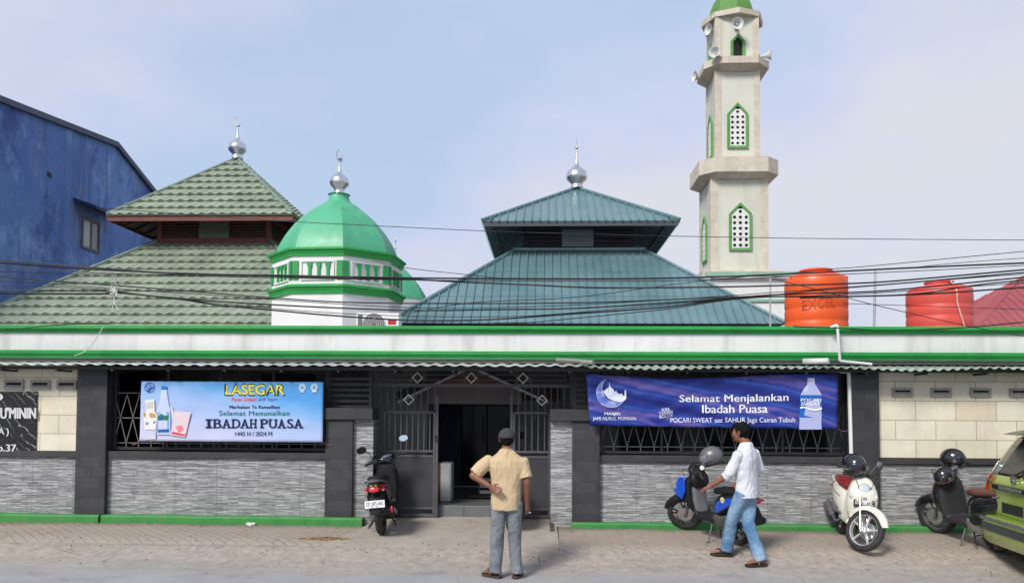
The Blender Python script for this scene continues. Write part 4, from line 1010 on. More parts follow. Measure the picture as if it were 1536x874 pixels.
# ---- domed pavilion
def octa(c,R,z,off=rad(22.5)-rad(4),n=8): return [V((c[0]+R*math.cos(off+k*2*math.pi/n),c[1]+R*math.sin(off+k*2*math.pi/n),z)) for k in range(n)]
def olathe(prof,c,name,m,parent,**k):
    mb=MB(); mb.loft([octa(c,r,z) for r,z in prof]); return mb.build(name,m,parent,**k)
Yd=15.6; Cd=W(507,430,Yd); c=(Cd.x,Yd)
t=thing('domed_pavilion','white octagonal pavilion with a green dome and green cornices','building',(Cd.x,Yd,2.8))
s=1200/14.3; zz=lambda py:W(515,py,Yd-1.27).z
R=1.25
olathe([(R,2.8),(R,zz(381))],c,'drum',WHITE,t)
def cornice(z0,z1,Rb,d):
    h=z1-z0; olathe([(Rb+.01,z0),(Rb+.03,z0),(Rb+.04,z0+.3*h),(Rb+d*.55,z0+.4*h),(Rb+d*.6,z0+.65*h),(Rb+d,z0+.75*h),(Rb+d,z1),(Rb,z1+.02)],c,'cornice',GREEN,t)
cornice(zz(438.5),zz(425.5),R,.10); cornice(zz(381.5),zz(369.5),R,.10)
zt_=W(505,300,Yd).z; z0=zz(370); H=zt_-z0; Rd=1.20
prof=[(Rd*r_,z0+H*h_) for h_,r_ in ((0,1),(.10,.975),(.22,.925),(.34,.86),(.45,.785),(.56,.70),(.66,.605),(.75,.505),(.83,.405),(.89,.31),(.94,.225),(.98,.16),(1.0,.12))]
mb=MB(); 
rings=[octa(c,max(r,.1),z) for r,z in prof]; mb.loft(rings); mb.build('dome',GREEND,t,smooth=28)
zn=zt_; mb=MB(); mb.lathe([(.26,zn-.10),(.23,zn-.03),(.20,zn+.0),(.19,zn+.08),(.22,zn+.10)],(c[0],c[1],0),20); mb.build('dome_neck',GREEND,t,smooth=40)
CRS=(.3,.95); finial(c,zn+.12,.19,t,W(507,227,Yd).z)
zf0_,zf1_=zz(425.5)+.03,zz(381.5)-.0
for k in range(8):
    O=octa(c,R,0); a,b=O[k],O[(k+1)%8]; mid=(a+b)/2; n=(mid-V((c[0],c[1],0))).normalized(); tx=(b-a).normalized(); L=(b-a).length
    if n.y>.5: continue
    Rm=Matrix((tx,n,V((0,0,1)))).transposed()
    def pbox(mb,u0,u1,z0,z1,d): mb.obox(a+tx*(u0+u1)/2+n*(d/2+.002)+V((0,0,(z0+z1)/2)),(u1-u0,d,z1-z0),Rm)
    h=zf1_-zf0_
    mb=MB(); pbox(mb,.004,.115,zf0_+.14*h,zf1_-.18*h,.022); mb.build('pilaster',GREENO,t); mb=MB(); pbox(mb,L-.115,L-.004,zf0_+.14*h,zf1_-.18*h,.022); mb.build('pilaster',GREENO,t)
    mb=MB(); u0,u1=.16,L-.16; z0_,z1_=zf0_+.12*h,zf1_-.18*h; f=.022
    pbox(mb,u0,u1,z1_-f,z1_,.025); pbox(mb,u0,u1,z0_,z0_+f,.025); pbox(mb,u0,u0+f,z0_+f,z1_-f,.024); pbox(mb,u1-f,u1,z0_+f,z1_-f,.024); mb.build('panel_frame',WHITE,t)
    for j in range(3):
        u=lerp(u0,u1,(j+.85)/3.7+.04); zc0,zc1=z0_+.03,z1_-.035; mb=MB(); hh=(zc1-zc0); rings=[]
        for w_,f_ in ((.045,0),(.045,.10),(.030,.14),(.030,.50),(.036,.55),(.026,.6),(.036,.70),(.052,.82),(.052,1.0)):
            cc=a+tx*u+n*.004+V((0,0,zc0+hh*f_)); d=n*.03
            rings.append([cc-tx*w_,cc+tx*w_,cc+tx*w_*.8+d,cc-tx*w_*.8+d])
        mb.loft(rings); mb.build('ornament',GREENO,t)
# ---- small dome behind
Ys=19.2; Cs=W(592,430,Ys); zb=W(592,452,Ys).z; zt2=W(592,392,Ys).z
t=thing('small_dome','small green dome peeking out between the white pavilion and the teal roof','dome',(Cs.x,Ys,2.8))
mb=MB(); mb.loft([octa((Cs.x,Ys),.83,2.8),octa((Cs.x,Ys),.83,zb)]); mb.build('drum',WHITE,t)
mb=MB(); mb.loft([octa((Cs.x,Ys),.84*r_,zb+.003+(zt2-zb)*h_) for h_,r_ in ((0,1),(.10,.95),(.22,.87),(.34,.78),(.45,.69),(.56,.58),(.66,.47),(.75,.37),(.83,.28),(.89,.20),(.94,.14),(1.0,.08))]); mb.build('dome',GREEND,t,smooth=30)
mb=MB(); mb.lathe([(.10,zt2-.03),(.05,zt2+.06),(.02,zt2+.2),(.012,zt2+.3)],(Cs.x,Ys,0),12); mb.ball((Cs.x,Ys,zt2+.33),.03); mb.cyl((Cs.x,Ys,zt2+.35),(Cs.x,Ys,zt2+.6),.01,None,6); mb.ball((Cs.x+.01,Ys,zt2+.52),.02,.02,.07); mb.build('finial',ALU,t,smooth=40)
# ---- air conditioner
p,q=W(534,469,13.7),W(598,489,13.7)
t=thing('air_conditioner','white outdoor air conditioner unit at the foot of the white pavilion','air conditioner',((p.x+q.x)/2,13.85,2.9))
mb=MB(); mb.box(p.x,q.x,13.72,14.02,2.92,p.z); mb.build('casing',WPL,t,bevel=.012)
fx=lerp(p.x,q.x,.42); mb=MB(); mb.box(p.x+.03,p.x+.11,13.712,13.72,2.95,p.z-.03); mb.cyl((fx,13.719,p.z-.20),(fx,13.705,p.z-.20),.19,None,24); mb.build('fan_grille',mat('fan grey',(.12,.12,.12,1),.6),t)
mb=MB()
for k in range(5): mb.ring_lathe([(.045+k*.036,-.02),(.05+k*.036,-.02),(.05+k*.036,-.014),(.045+k*.036,-.014)],(fx,13.719,p.z-.20),28)
mb.build('grille_rings',WPL,t)
mb=MB(); mb.box(q.x-.19,q.x-.05,13.714,13.719,p.z-.20,p.z-.10); mb.build('label_plate',mat('red label',S(190,30,50,.8),.5),t)
# ---- minaret
Ym=28.5; CM=W(1109,330,Ym); s=lambda px,py:W(px,py,Ym)
TOWER=mat('pale tower plaster',S(212,212,198,.86),.75,0,.06,1.2,.06,30,dirt=S(168,166,150,.75),damt=.45,ds=1.0,streak=1)
BEIGE=m_block('beige tower stone',S(212,203,186,.85),S(202,192,174,.85),S(178,168,152,.8),.35,.55,.004,.7,.2)
cy=Ym+1.0; cx=CM.x
t=thing('minaret','tall square pale stone minaret with green window frames','minaret',(cx,cy,.3))
GFR=mat('grass green frame paint',S(92,158,76,.8),.55,0,.12,4)
DKO=mat('tower darkness',(.010,.010,.010,1),.9)
def tier(h,z0,z1,strip,name='shaft'):
    mb=MB(); mb.box(cx-h,cx+h,cy-h,cy+h,z0,z1); o=mb.build(name,TOWER,t)
    for sx in (-1,1):
        for sy in (-1,1):
            mb=MB(); x0,x1=(cx-h-.02,cx-h+strip) if sx<0 else (cx+h-strip,cx+h+.02); y0,y1=(cy-h-.02,cy-h+strip) if sy<0 else (cy+h-strip,cy+h+.02)
            mb.box(x0,x1,y0,y1,z0+.001,z1-.001); mb.build('corner_strip',BEIGE,o)
    return o
def ledge(h,ch,z0,z1,under):
    pts=[(-ch,-h),(ch,-h),(h,-ch),(h,ch),(ch,h),(-ch,h),(-h,ch),(-h,-ch)]
    mb=MB(); k=lambda f:[V((cx+x*f,cy+y*f,0)) for x,y in pts]
    def rg(f,z): return [p+V((0,0,z)) for p in k(f)]
    mb.loft([rg(under,z0-.16),rg(1.0,z0),rg(1.0,z1),rg(.98,z1+.01)]); return mb.build('ledge',BEIGE,t)
def window(face,h,x,w,z0,zs,zt,lattice=True):
    """pointed window on face 0 (front) or 3 (left) of a shaft with half width h"""
    Mx=(lambda u,d,z:V((cx+u,cy-h-d,z))) if face==0 else (lambda u,d,z:V((cx-h-d,cy-u,z)))
    fr=.09; o=[(x-w/2,z0),(x+w/2,z0),(x+w/2,zs),(x,zt),(x-w/2,zs)]; wi=w-2*fr
    i=[(x-wi/2,z0+fr),(x+wi/2,z0+fr),(x+wi/2,zs-.02),(x,zt-fr*1.35),(x-wi/2,zs-.02)]
    mb=MB()
    for k in range(5):
        m=(k+1)%5; mb.hexa([Mx(o[k][0],.003,o[k][1]),Mx(o[m][0],.003,o[m][1]),Mx(i[m][0],.003,i[m][1]),Mx(i[k][0],.003,i[k][1]),Mx(o[k][0],.07,o[k][1]),Mx(o[m][0],.07,o[m][1]),Mx(i[m][0],.06,i[m][1]),Mx(i[k][0],.06,i[k][1])])
    W_=mb.build('window_frame',GFR,t)
    mb=MB(); mb.poly([Mx(a,.006,b) for a,b in i]); mb.build('opening',DKO,W_)
    if lattice:
        mb=MB(); n=3; cw=wi/n; rows=int((zs-.02-z0-fr)/cw+.5); chh=(zs-.02-z0-fr)/rows
        for r in range(rows+1):
            for q in range(n):
                if r==rows and q!=1: continue
                uc=x-wi/2+cw*(q+.5); zc=z0+fr+chh*(r+.5); sq=[];ho=[]
                for k in range(16):
                    a=k*math.pi/8; c_,s_=math.cos(a),math.sin(a); m=max(abs(c_),abs(s_))
                    sq.append((uc+c_/m*cw/2,zc+s_/m*chh/2)); ho.append((uc+c_*cw*.29,zc+s_*cw*.29))
                for k in range(16):
                    m=(k+1)%16; mb.poly([Mx(*(sq[k][0],.04,sq[k][1])),Mx(sq[m][0],.04,sq[m][1]),Mx(ho[m][0],.04,ho[m][1]),Mx(ho[k][0],.04,ho[k][1])])
                    mb.poly([Mx(ho[k][0],.04,ho[k][1]),Mx(ho[m][0],.04,ho[m][1]),Mx(ho[m][0],.008,ho[m][1]),Mx(ho[k][0],.008,ho[k][1])])
        for sgn_ in (-1,1): mb.poly([Mx(x+sgn_*wi/2,.039,zs-.02),Mx(x+sgn_*cw/2,.039,zs-.02),Mx(x+sgn_*cw/2,.039,zt-fr*1.35-(zt-fr*1.35-zs)*(cw/wi))])
        mb.build('lattice',mat('white lattice',(.66,.66,.64,1),.7),W_)
zA=W(1109,412,Ym).z; zB=W(1109,262,Ym).z; zC_=W(1109,240,Ym).z; zD=W(1109,98,Ym).z; zE=W(1109,87,Ym).z; zF=W(1109,26,Ym).z
mb=MB(); mb.box(cx-1.35,cx+1.35,cy-1.35,cy+1.35,zA-.25,zA+.12); mb.build('plinth',BEIGE,t)
mb=MB(); mb.box(cx-1.3,cx+1.3,cy-1.3,cy+1.3,.3,zA-.25); mb.build('base',WHITEG,t)
tier(1.0,zA+.12,zB+.02,.24); ledge(1.40,.92,zB,zC_,.80)
tier(.785,zC_+.011,zD+.1,.20); ledge(1.17,.66,zD+.02,zE,.74)
tier(.76,zE+.011,zF+.25,.20)
zw=lambda py:W(1109,py,Ym).z
window(0,1.0,.03,.80,zw(376),zw(321),zw(304)); window(3,1.0,0,.80,zw(386),zw(331),zw(314))
window(0,.785,.0,.74,zw(220),zw(168),zw(151)); window(3,.785,0,.74,zw(226),zw(174),zw(158))
window(0,.76,.02,.50,zw(86),zw(58),zw(47),False); window(3,.76,0,.50,zw(92),zw(60),zw(48),False)
mb=MB(); o8=lambda R_,z:[V((cx+R_*math.sin(k*math.pi/4),cy-R_*math.cos(k*math.pi/4),z)) for k in range(8)]
zr_=zw(20); mb.loft([o8(.9,zr_+.02),o8(1.12,zr_-.02),o8(1.14,zr_+.16),o8(.9,zr_+.22)]); mb.build('eave',BEIGE,t)
mb=MB(); mb.loft([o8(R_,zr_+.2+z_) for R_,z_ in ((.84,0),(.83,.18),(.78,.4),(.68,.65),(.5,.92),(.28,1.15),(.1,1.32),(.03,1.5))]); mb.build('dome',mat('weathered green dome',S(104,158,74,.7),.7,0,.25,5,.3,20,dirt=S(60,100,44,.6),damt=.7,ds=5),t,smooth=25)
# loudspeakers
HORN=mat('grey white horn',(.55,.57,.56,1),.45,0,.08,5)
def horn(px,py,Y,d,label):
    c=W(px,py,Y); th=thing('loudspeaker',label,'loudspeaker',c,group='horn loudspeakers on the minaret',local=True)
    d=V(d).normalized(); th.rotation_mode='QUATERNION'; th.rotation_quaternion=V((0,0,1)).rotation_difference(d); th.scale=(.88,.88,.88)
    mb=MB(); mb.lathe([(.03,-.34),(.045,-.30),(.07,-.18),(.12,-.06),(.20,.05),(.235,.09),(.225,.09),(.19,.05),(.11,-.05),(.05,-.15),(.0,-.16)],(0,0,0),24); mb.build('horn',HORN,th,smooth=60)
    mb=MB(); mb.lathe([(.0,-.46),(.08,-.45),(.085,-.36),(.04,-.33)],(0,0,0),16); mb.cyl((0,0,-.36),(0,.14,-.40),.015,None,8); mb.build('driver',GPL,th,smooth=40)
    mb=MB(); mb.ball((0,0,-.07),.045,.045,.07,10,8); mb.build('reflector',HORN,th,smooth=60)
horn(1106,36,cy-.76-.42,(-.12,-1,-.12),'horn loudspeaker facing the street above the topmost minaret window')
horn(1072.5,79,cy-1.2,(-.5,-1,.06),'horn loudspeaker on the upper ledge at the left corner of the minaret')
horn(1153,83,cy-.75,(1,-.35,.05),'horn loudspeaker on the upper ledge pointing right')
horn(1044,115,cy+.3,(-1,-.25,.1),'horn loudspeaker sticking out left below the upper ledge')
horn(1064.5,45,cy-.3,(-1,-.5,0),'horn loudspeaker under the minaret eave on the left side')
# annex
Ya=27.2; p=W(1120,416,Ya); q=W(1235,416,Ya)
t=thing('white_annex','white flat-roofed annex with mint green trim at the foot of the minaret','building',((p.x+q.x)/2,Ya,.3))
mb=MB(); mb.box(p.x-1.2,q.x,Ya,Ya+3.5,.3,p.z-.02); mb.build('wall',WHITE,t)
for py,h in ((411,.09),(450,.06)):
    z=W(1150,py,Ya).z; mb=MB(); mb.box(p.x-1.4,q.x+.2,Ya-.2 if h>.08 else Ya-.06,Ya-.002,z-h,z+h*.6); mb.build('trim',mat('faded mint trim',S(150,190,168,.8),.7,0,.15,2),t)
# ---- blue building
XBL=-15.0
zP=lambda px,py:WX(px,py,XBL)
a=zP(0,152); b=zP(172,218); c_=zP(229,289)
sl=(b.z-a.z)/(b.y-a.y); y0=b.y-14; z0=b.z-sl*14; sl2=(c_.z-b.z)/(c_.y-b.y); ye=b.y+9; ze=b.z+sl2*9
t=thing('blue_building','tall weathered blue plastered building with one small window on the left','building',(XBL-4,b.y,.2))
mb=MB(); prof=[(y0,0),(ye,0),(ye,ze),(b.y,b.z),(y0,z0)]
mb.prism(prof,lambda y,z:(XBL,y,z),lambda y,z:(XBL-9,y,z)); mb.build('wall',m_bluewall(),t)
RB=mat('grey blue roof edge',S(84,96,118,.7),.6,0,.12,2)
mb=MB()
for (ya,za),(yb,zb2) in (((y0,z0),(b.y,b.z)),((b.y,b.z),(ye,ze))):
    mb.hexa([(XBL+.14,ya,za-.05),(XBL+.14,yb,zb2-.05),(XBL-9.2,yb,zb2-.05),(XBL-9.2,ya,za-.05),(XBL+.14,ya,za+.12),(XBL+.14,yb,zb2+.12),(XBL-9.2,yb,zb2+.12),(XBL-9.2,ya,za+.12)])
mb.build('roof',RB,t)
p0=zP(123,326); p1=zP(147,377); w0,w1=p0.y,p1.y; wz0,wz1=zP(123,370).z,zP(123,326).z
mb=MB(); mb.box(XBL-.02,XBL+.015,w0,w1,wz0,wz1); w=mb.build('window',m_glass('dim window glass',S(140,150,158,.5),.15),t)
mb=MB()
for y in (w0,(w0+w1)/2-.0,w1): mb.box(XBL+.002,XBL+.05,y-.04,y+.04,wz0-.04,wz1+.04)
for z in (wz0,wz1): mb.box(XBL+.002,XBL+.048,w0,w1,z-.04,z+.04)
mb.build('frame',mat('grey timber frame',S(120,112,116,.7),.7),w)
mb=MB(); mb.box(XBL+.02,XBL+.03,w0+.05,(w0+w1)/2-.5*(w1-w0)*.1,wz0+.04,wz1-.04); mb.build('pane',m_glass('pale window glass',S(176,184,190,.7),.2),w)
mb=MB(); ha,hb_=zP(112,313),zP(160,333); mb.hexa([(XBL,w0-.5,wz1+.42),(XBL,w1+.45,wz1+.42),(XBL+.75,w1+.45,wz1+.16),(XBL+.75,w0-.5,wz1+.16),(XBL,w0-.5,wz1+.52),(XBL,w1+.45,wz1+.52),(XBL+.75,w1+.45,wz1+.26),(XBL+.75,w0-.5,wz1+.26)]); mb.build('window_hood',mat('dark blue hood',S(40,52,92,.7),.7),t)
mb=MB(); hz=zP(74,262); mb.box(XBL-.1,XBL+.012,hz.y-.10,hz.y+.10,hz.z-.08,hz.z+.07); mb.build('wall_hole',mat('hole dark',(.03,.025,.03,1),.9),t)
# ---- red roof house
Yr=23.5; a=W(1468,489,Yr); b=W(1604,388,Yr)
t=thing('red_roof_house','neighbouring house with a red metal hip roof on the far right','house',(b.x+1,Yr+3,.3))
REDR=m_roofmetal('red roof sheet',S(170,70,72,.75),S(190,98,98,.75))
ribbed((b.x+.5,Yr+b.x+.5-a.x,0),b.x+.5-a.x+.0,.02,a.z-.05,b.z,'roof',REDR,t,.25,.02)
mb=MB(); hw=b.x+.5-a.x-.4; mb.box(b.x+.5-hw,b.x+.5+hw,Yr+.4,Yr+.4+2*hw,.3,a.z-.03); mb.build('wall',WHITEG,t)
# ---- water tanks
def tank(px,pw,ytop,Y,zb,m,label,letters=None,hose=False,lidw=.5):
    c=W(px,450,Y); r=pw/2*Y/1200*1.0; zt=W(px,ytop,Y).z; Rr=r; H=zt-zb
    t=thing('water_tank',label,'water tank',(c.x,Y,zb),group='plastic water tanks on the flat roof'); c0=(c.x,Y,0)
    lid=.085; zs=zt-lid
    prof=[(0,zb),(r*.97,zb),(r,zb+.03)]
    for k in range(1,5):
        z=lerp(zb,zs-.16,k/5); prof+=[(r,z-.03),(r*.985,z-.012),(r*.985,z+.012),(r,z+.03)]
    prof+=[(r,zs-.17),(r*.985,zs-.10),(r*.93,zs-.05),(r*.80,zs-.02),(r*.55,zs),(0,zs+.005)]
    mb=MB(); mb.lathe(prof,c0,48); mb.build('body',m,t,smooth=45)
    mb=MB(); mb.lathe([(r*lidw,zs-.005),(r*lidw,zs+.05),(r*lidw*1.06,zs+.052),(r*lidw*1.06,zs+.075),(r*lidw*.9,zt),(0,zt+.005)],c0,36); mb.build('lid',m,t,smooth=35)
    mb=MB()
    for a in (200,340): 
        q=V((c.x+r*.9*math.cos(rad(a)),Y+r*.9*math.sin(rad(a)),zs-.075)); mb.ball(q,.05,.05,.045)
    mb.build('lifting_lug',m,t,smooth=60)
    if letters:
        st,x0,y0,x1,y1=letters
        def f(u,v):
            py=lerp(y1,y0,v)-(u-.5)*5; pxx=lerp(x0,x1,u); z=W(pxx,py,Y-r*.9).z
            xx=W(pxx,py,Y-r*.9).x-c.x; return V((c.x+xx,Y-math.sqrt(max(.0,(r+.004)**2-xx*xx)),z))
        mb=MB(); vs,fs=textmesh(st,.0,space=1.1); n=st
        # hollow strokes: outline first, tank colour inside
        lettering(mb,st,f,.012,space=1.1); mb.build('embossed_letters',mat('tank letter shade',S(150,52,20,.7),.6),t)
        g=lambda u,v:(lambda p:V((c.x+(p.x-c.x)*1.006,Y+(p.y-Y)*1.006,p.z)))(f(u,v)); mb=MB(); lettering(mb,st,g,-.022,space=1.1); mb.build('embossed_letters',m,t)
    if hose:
        pts=[]
        for px_,py_ in ((1424,424),(1434,436),(1435,452),(1440,470),(1447,489),(1448,496)):
            q=W(px_,py_,Y-r); dx=q.x-c.x; dx=max(-r*.98,min(r*.98,dx)); pts.append(V((c.x+dx,Y-math.sqrt(max(.01,(r+.02)**2-dx*dx)),q.z)))
        pts[0]=V((c.x+.1,Y-.2,zs+.06))
        mb=MB(); mb.tube(catmull(pts,5),.012,8); mb.build('hose',mat('pale hose',S(226,190,170,.8),.5),t,smooth=60)
ORT=mat('orange tank plastic',S(236,92,30,.84),.42,0,.06,1.5,.04,14,dirt=S(190,66,30,.8),damt=.45,ds=2.5,streak=1)
RET=mat('red tank plastic',S(222,84,72,.82),.5,0,.06,1.5,.04,14,dirt=S(190,90,84,.8),damt=.45,ds=2.5,streak=1)
tank(1224,89,404.5,13.2,zf1-.16,ORT,'orange plastic water tank with EXCEL lettering on the flat roof',('EXCEL',1205,447,1252,463))
tank(1408.5,89,422,13.6,zf1-.16,RET,'faded red plastic water tank with a pale hose down its side',None,True,.42)
mb=MB(); a,b=W(1313,404,14.2),W(1310,494,14.2); mb.cyl(a,V((b.x,14.2,zf1-.16)),.022,None,8); lone(mb,'pole',mat('galvanised pole',(.38,.40,.42,1),.45,.4),'thin grey metal pole standing between the two water tanks','pole')
mb=MB(); a,b=W(1155.5,414,13.0),W(1155,445,13.0); mb.cyl(a,V((b.x,13.0,zf1-.16)),.014,None,8); mb.bar(a+V((0,0,-.04)),a+V((.12,0,-.02)),.012); lone(mb,'post',mat('galvanised pole',(.38,.40,.42,1),.45,.4),'short thin post left of the orange water tank','post')
# ---- overhead cables
CAB=mat('black cable',(.012,.012,.013,1),.6,0,.2,10)
def cable(pts,r,Y,label,m=CAB,ext=True,group='overhead cables across the street'):
    if ext:
        if pts[0][0]<=1: pts=[(pts[0][0]-260,pts[0][1]-.9*(pts[1][1]-pts[0][1])/(pts[1][0]-pts[0][0])*260)]+pts
        if pts[-1][0]>=1535: pts=pts+[(pts[-1][0]+260,pts[-1][1]+.9*(pts[-1][1]-pts[-2][1])/(pts[-1][0]-pts[-2][0])*260)]
    mb=MB(); mb.tube(catmull([W(x,y,Y) for x,y in pts],6),r,6); lone(mb,'cable',m,label,'cable',group,smooth=60)
cable([(0,389.7),(158,403),(273,410.5),(420,413),(608,416.7),(725,417.6),(900,418.2),(1049,416),(1175,411),(1368,401.5),(1536,394.4)],.0115,10.3,'uppermost of the thick black cables, crossing the white dome frieze')
cable([(0,394.3),(158,405),(420,414.6),(608,418.8),(686,422.5),(790,427),(900,431.5),(1060,430.5),(1175,428),(1300,424),(1394,417),(1536,404.5)],.0105,10.34,'thick black cable crossing the upper part of the orange tank')
cable([(0,407),(109,411),(246,411.6),(383,412.6),(500,414)],.005,10.38,'thin dark cable across the blue wall just under the thick one')
cable([(0,414.5),(90,422),(164,427.4),(273,435.6),(420,447.4),(530,453.5),(693,455),(860,454),(974,450.3),(1146,443),(1232,434.6),(1368,423.4),(1536,408.5)],.009,10.42,'medium black cable sagging across the pavilion wall and the teal roof')
cable([(0,435.6),(115,435.6),(170,437),(232,444),(328,452),(420,457.5),(514,462),(628,465.5),(758,464),(860,462.4),(989,455),(1089,447.5),(1161,442),(1300,437.5),(1394,430),(1536,415.8)],.010,10.46,'black cable through the white cord bundle, crossing mid-height of the teal roof')
cable([(0,440.5),(158,440.5),(177,439),(273,449),(328,457.5),(420,466),(498,473),(612,480),(725,479.5),(860,470.4),(1003,460),(1118,446),(1270,444.6),(1394,440.6),(1536,431)],.011,10.50,'lowest of the thick black cables, dipping to the eave of the teal roof')
cable([(740,484.5),(800,483),(860,477.5),(1003,463),(1118,447.5),(1300,440),(1536,424)],.006,10.54,'thin black cable rising from the teal eave to the right')
cable([(612,470),(706,454),(860,446),(1003,427.4),(1089,417.4),(1160,412),(1246,403.6),(1315,398),(1536,377)],.005,10.58,'thin cable crossing diagonally up over the teal roof to the upper right')
cable([(150,312),(400,330),(563,338.6),(719,346),(843,350),(997,353.8),(1152,356.7),(1300,358.4),(1536,360)],.0045,10.62,'single high thin cable in front of the dome and minaret')
cable([(560,391),(612,402),(693,411),(760,418)],.0045,10.66,'short thin cable between the green dome and the teal hip')
cable([(1156,417),(1244,439),(1315,458),(1455,489.5),(1536,504)],.005,10.7,'thin cable slanting down in front of both water tanks')
cable([(1190,489.5),(1260,492),(1315,495),(1394,494),(1468,489.5),(1536,483)],.008,10.9,'black cable sagging onto the green moulding at the right end')
cable([(0,495.8),(60,489.5),(109,486),(165,485.5)],.007,10.9,'black cable lying along the green moulding at the left end')
cable([(1368,401),(1440,394),(1536,387)],.004,10.3,'thin cable splitting off at the upper right')
cable([(1200,447),(1368,441),(1460,428),(1536,420)],.009,10.47,'black cable bunched under the others beside the red tank')
cable([(0,421),(140,431),(300,441),(450,452),(640,462),(820,459),(1010,449),(1180,437),(1400,421),(1536,411)],.005,10.44,'thin cable just below the medium one, crossing the teal roof')
cable([(0,400),(120,408),(300,414),(520,418.5),(760,421),(1000,421),(1200,414),(1400,405),(1536,398)],.005,10.32,'thin cable running just below the uppermost thick cable')
cable([(0,428),(100,431),(175,437),(330,455),(480,468),(620,474),(780,474),(940,462),(1110,447)],.005,10.48,'thin cable dipping below the white cord bundle to the teal eave')
cable([(1265,455),(1360,458),(1450,461),(1536,464)],.004,10.6,'faint thin cable between the water tanks at tank mid-height')
mb=MB(); WC=mat('white cord',(.62,.62,.58,1),.7)
mb.tube(catmull([W(155,489,11.1),W(149,500,11.12),W(137,517.7,11.15),W(125,528,11.1),W(112,533,11.0)],6),.006,6); lone(mb,'cord',WC,'thin white cord hanging over the left end of the fascia','cord',smooth=60)
t=thing('cord_bundle','tangle of white cord tied round the cables above the left wall','cord bundle',W(171,440,10.4))
mb=MB(); random.seed(3)
mb.tube([W(174,404,10.42),W(173.5,425,10.42),W(171,440,10.42)],.006,6)
for k in range(7):
    pts=[W(171+random.uniform(-6,6),436+random.uniform(-9,8),10.40+random.uniform(-.05,.05)) for _ in range(6)]; mb.tube(catmull(pts,5),.005,5)
mb.tube(catmull([W(170,440,10.41),W(171,452,10.4),W(168,465,10.4)],4),.005,5); mb.tube(catmull([W(171,440,10.41),W(172,454,10.4),W(178,465,10.4)],4),.005,5); mb.build('cord',WC,t,smooth=60)
mb=MB(); mb.ball(W(163.5,438,10.44),.05,.022,.022,10,8); mb.build('cable_joint',mat('brown joint tape',(.09,.06,.045,1),.7),t,smooth=60)
# ------------------------------------------------------------------ scooters
def xf(mb,M): bmesh.ops.transform(mb.bm,matrix=M,verts=mb.bm.verts[:]); return mb
def steerM(ang,ax=1.10):
    o=V((ax,0,.62)); d=V((-.42,0,1)).normalized()
    return Matrix.Translation(o)@Matrix.Rotation(ang,4,d)@Matrix.Translation(-o)
def xloft(mb,secs,p=2.4,n=20):         # sections (x, zc, half width, half height[, y])
    mb.loft([ering((s[0],s[4] if len(s)>4 else 0,s[1]),(0,s[2],0),(0,0,s[3]),n,p) for s in secs])
def zloft(mb,secs,p=2.4,n=20):         # sections (z, xc, half depth x, half width y[, y])
    mb.loft([ering((s[1],s[4] if len(s)>4 else 0,s[0]),(s[2],0,0),(0,s[3],0),n,p) for s in secs])
MIRG=None
def mirror_mat():
    t=NT('mirror glass'); t.out((.95,.95,.95,1),.04,1.); return t.m
MIRG=mirror_mat()
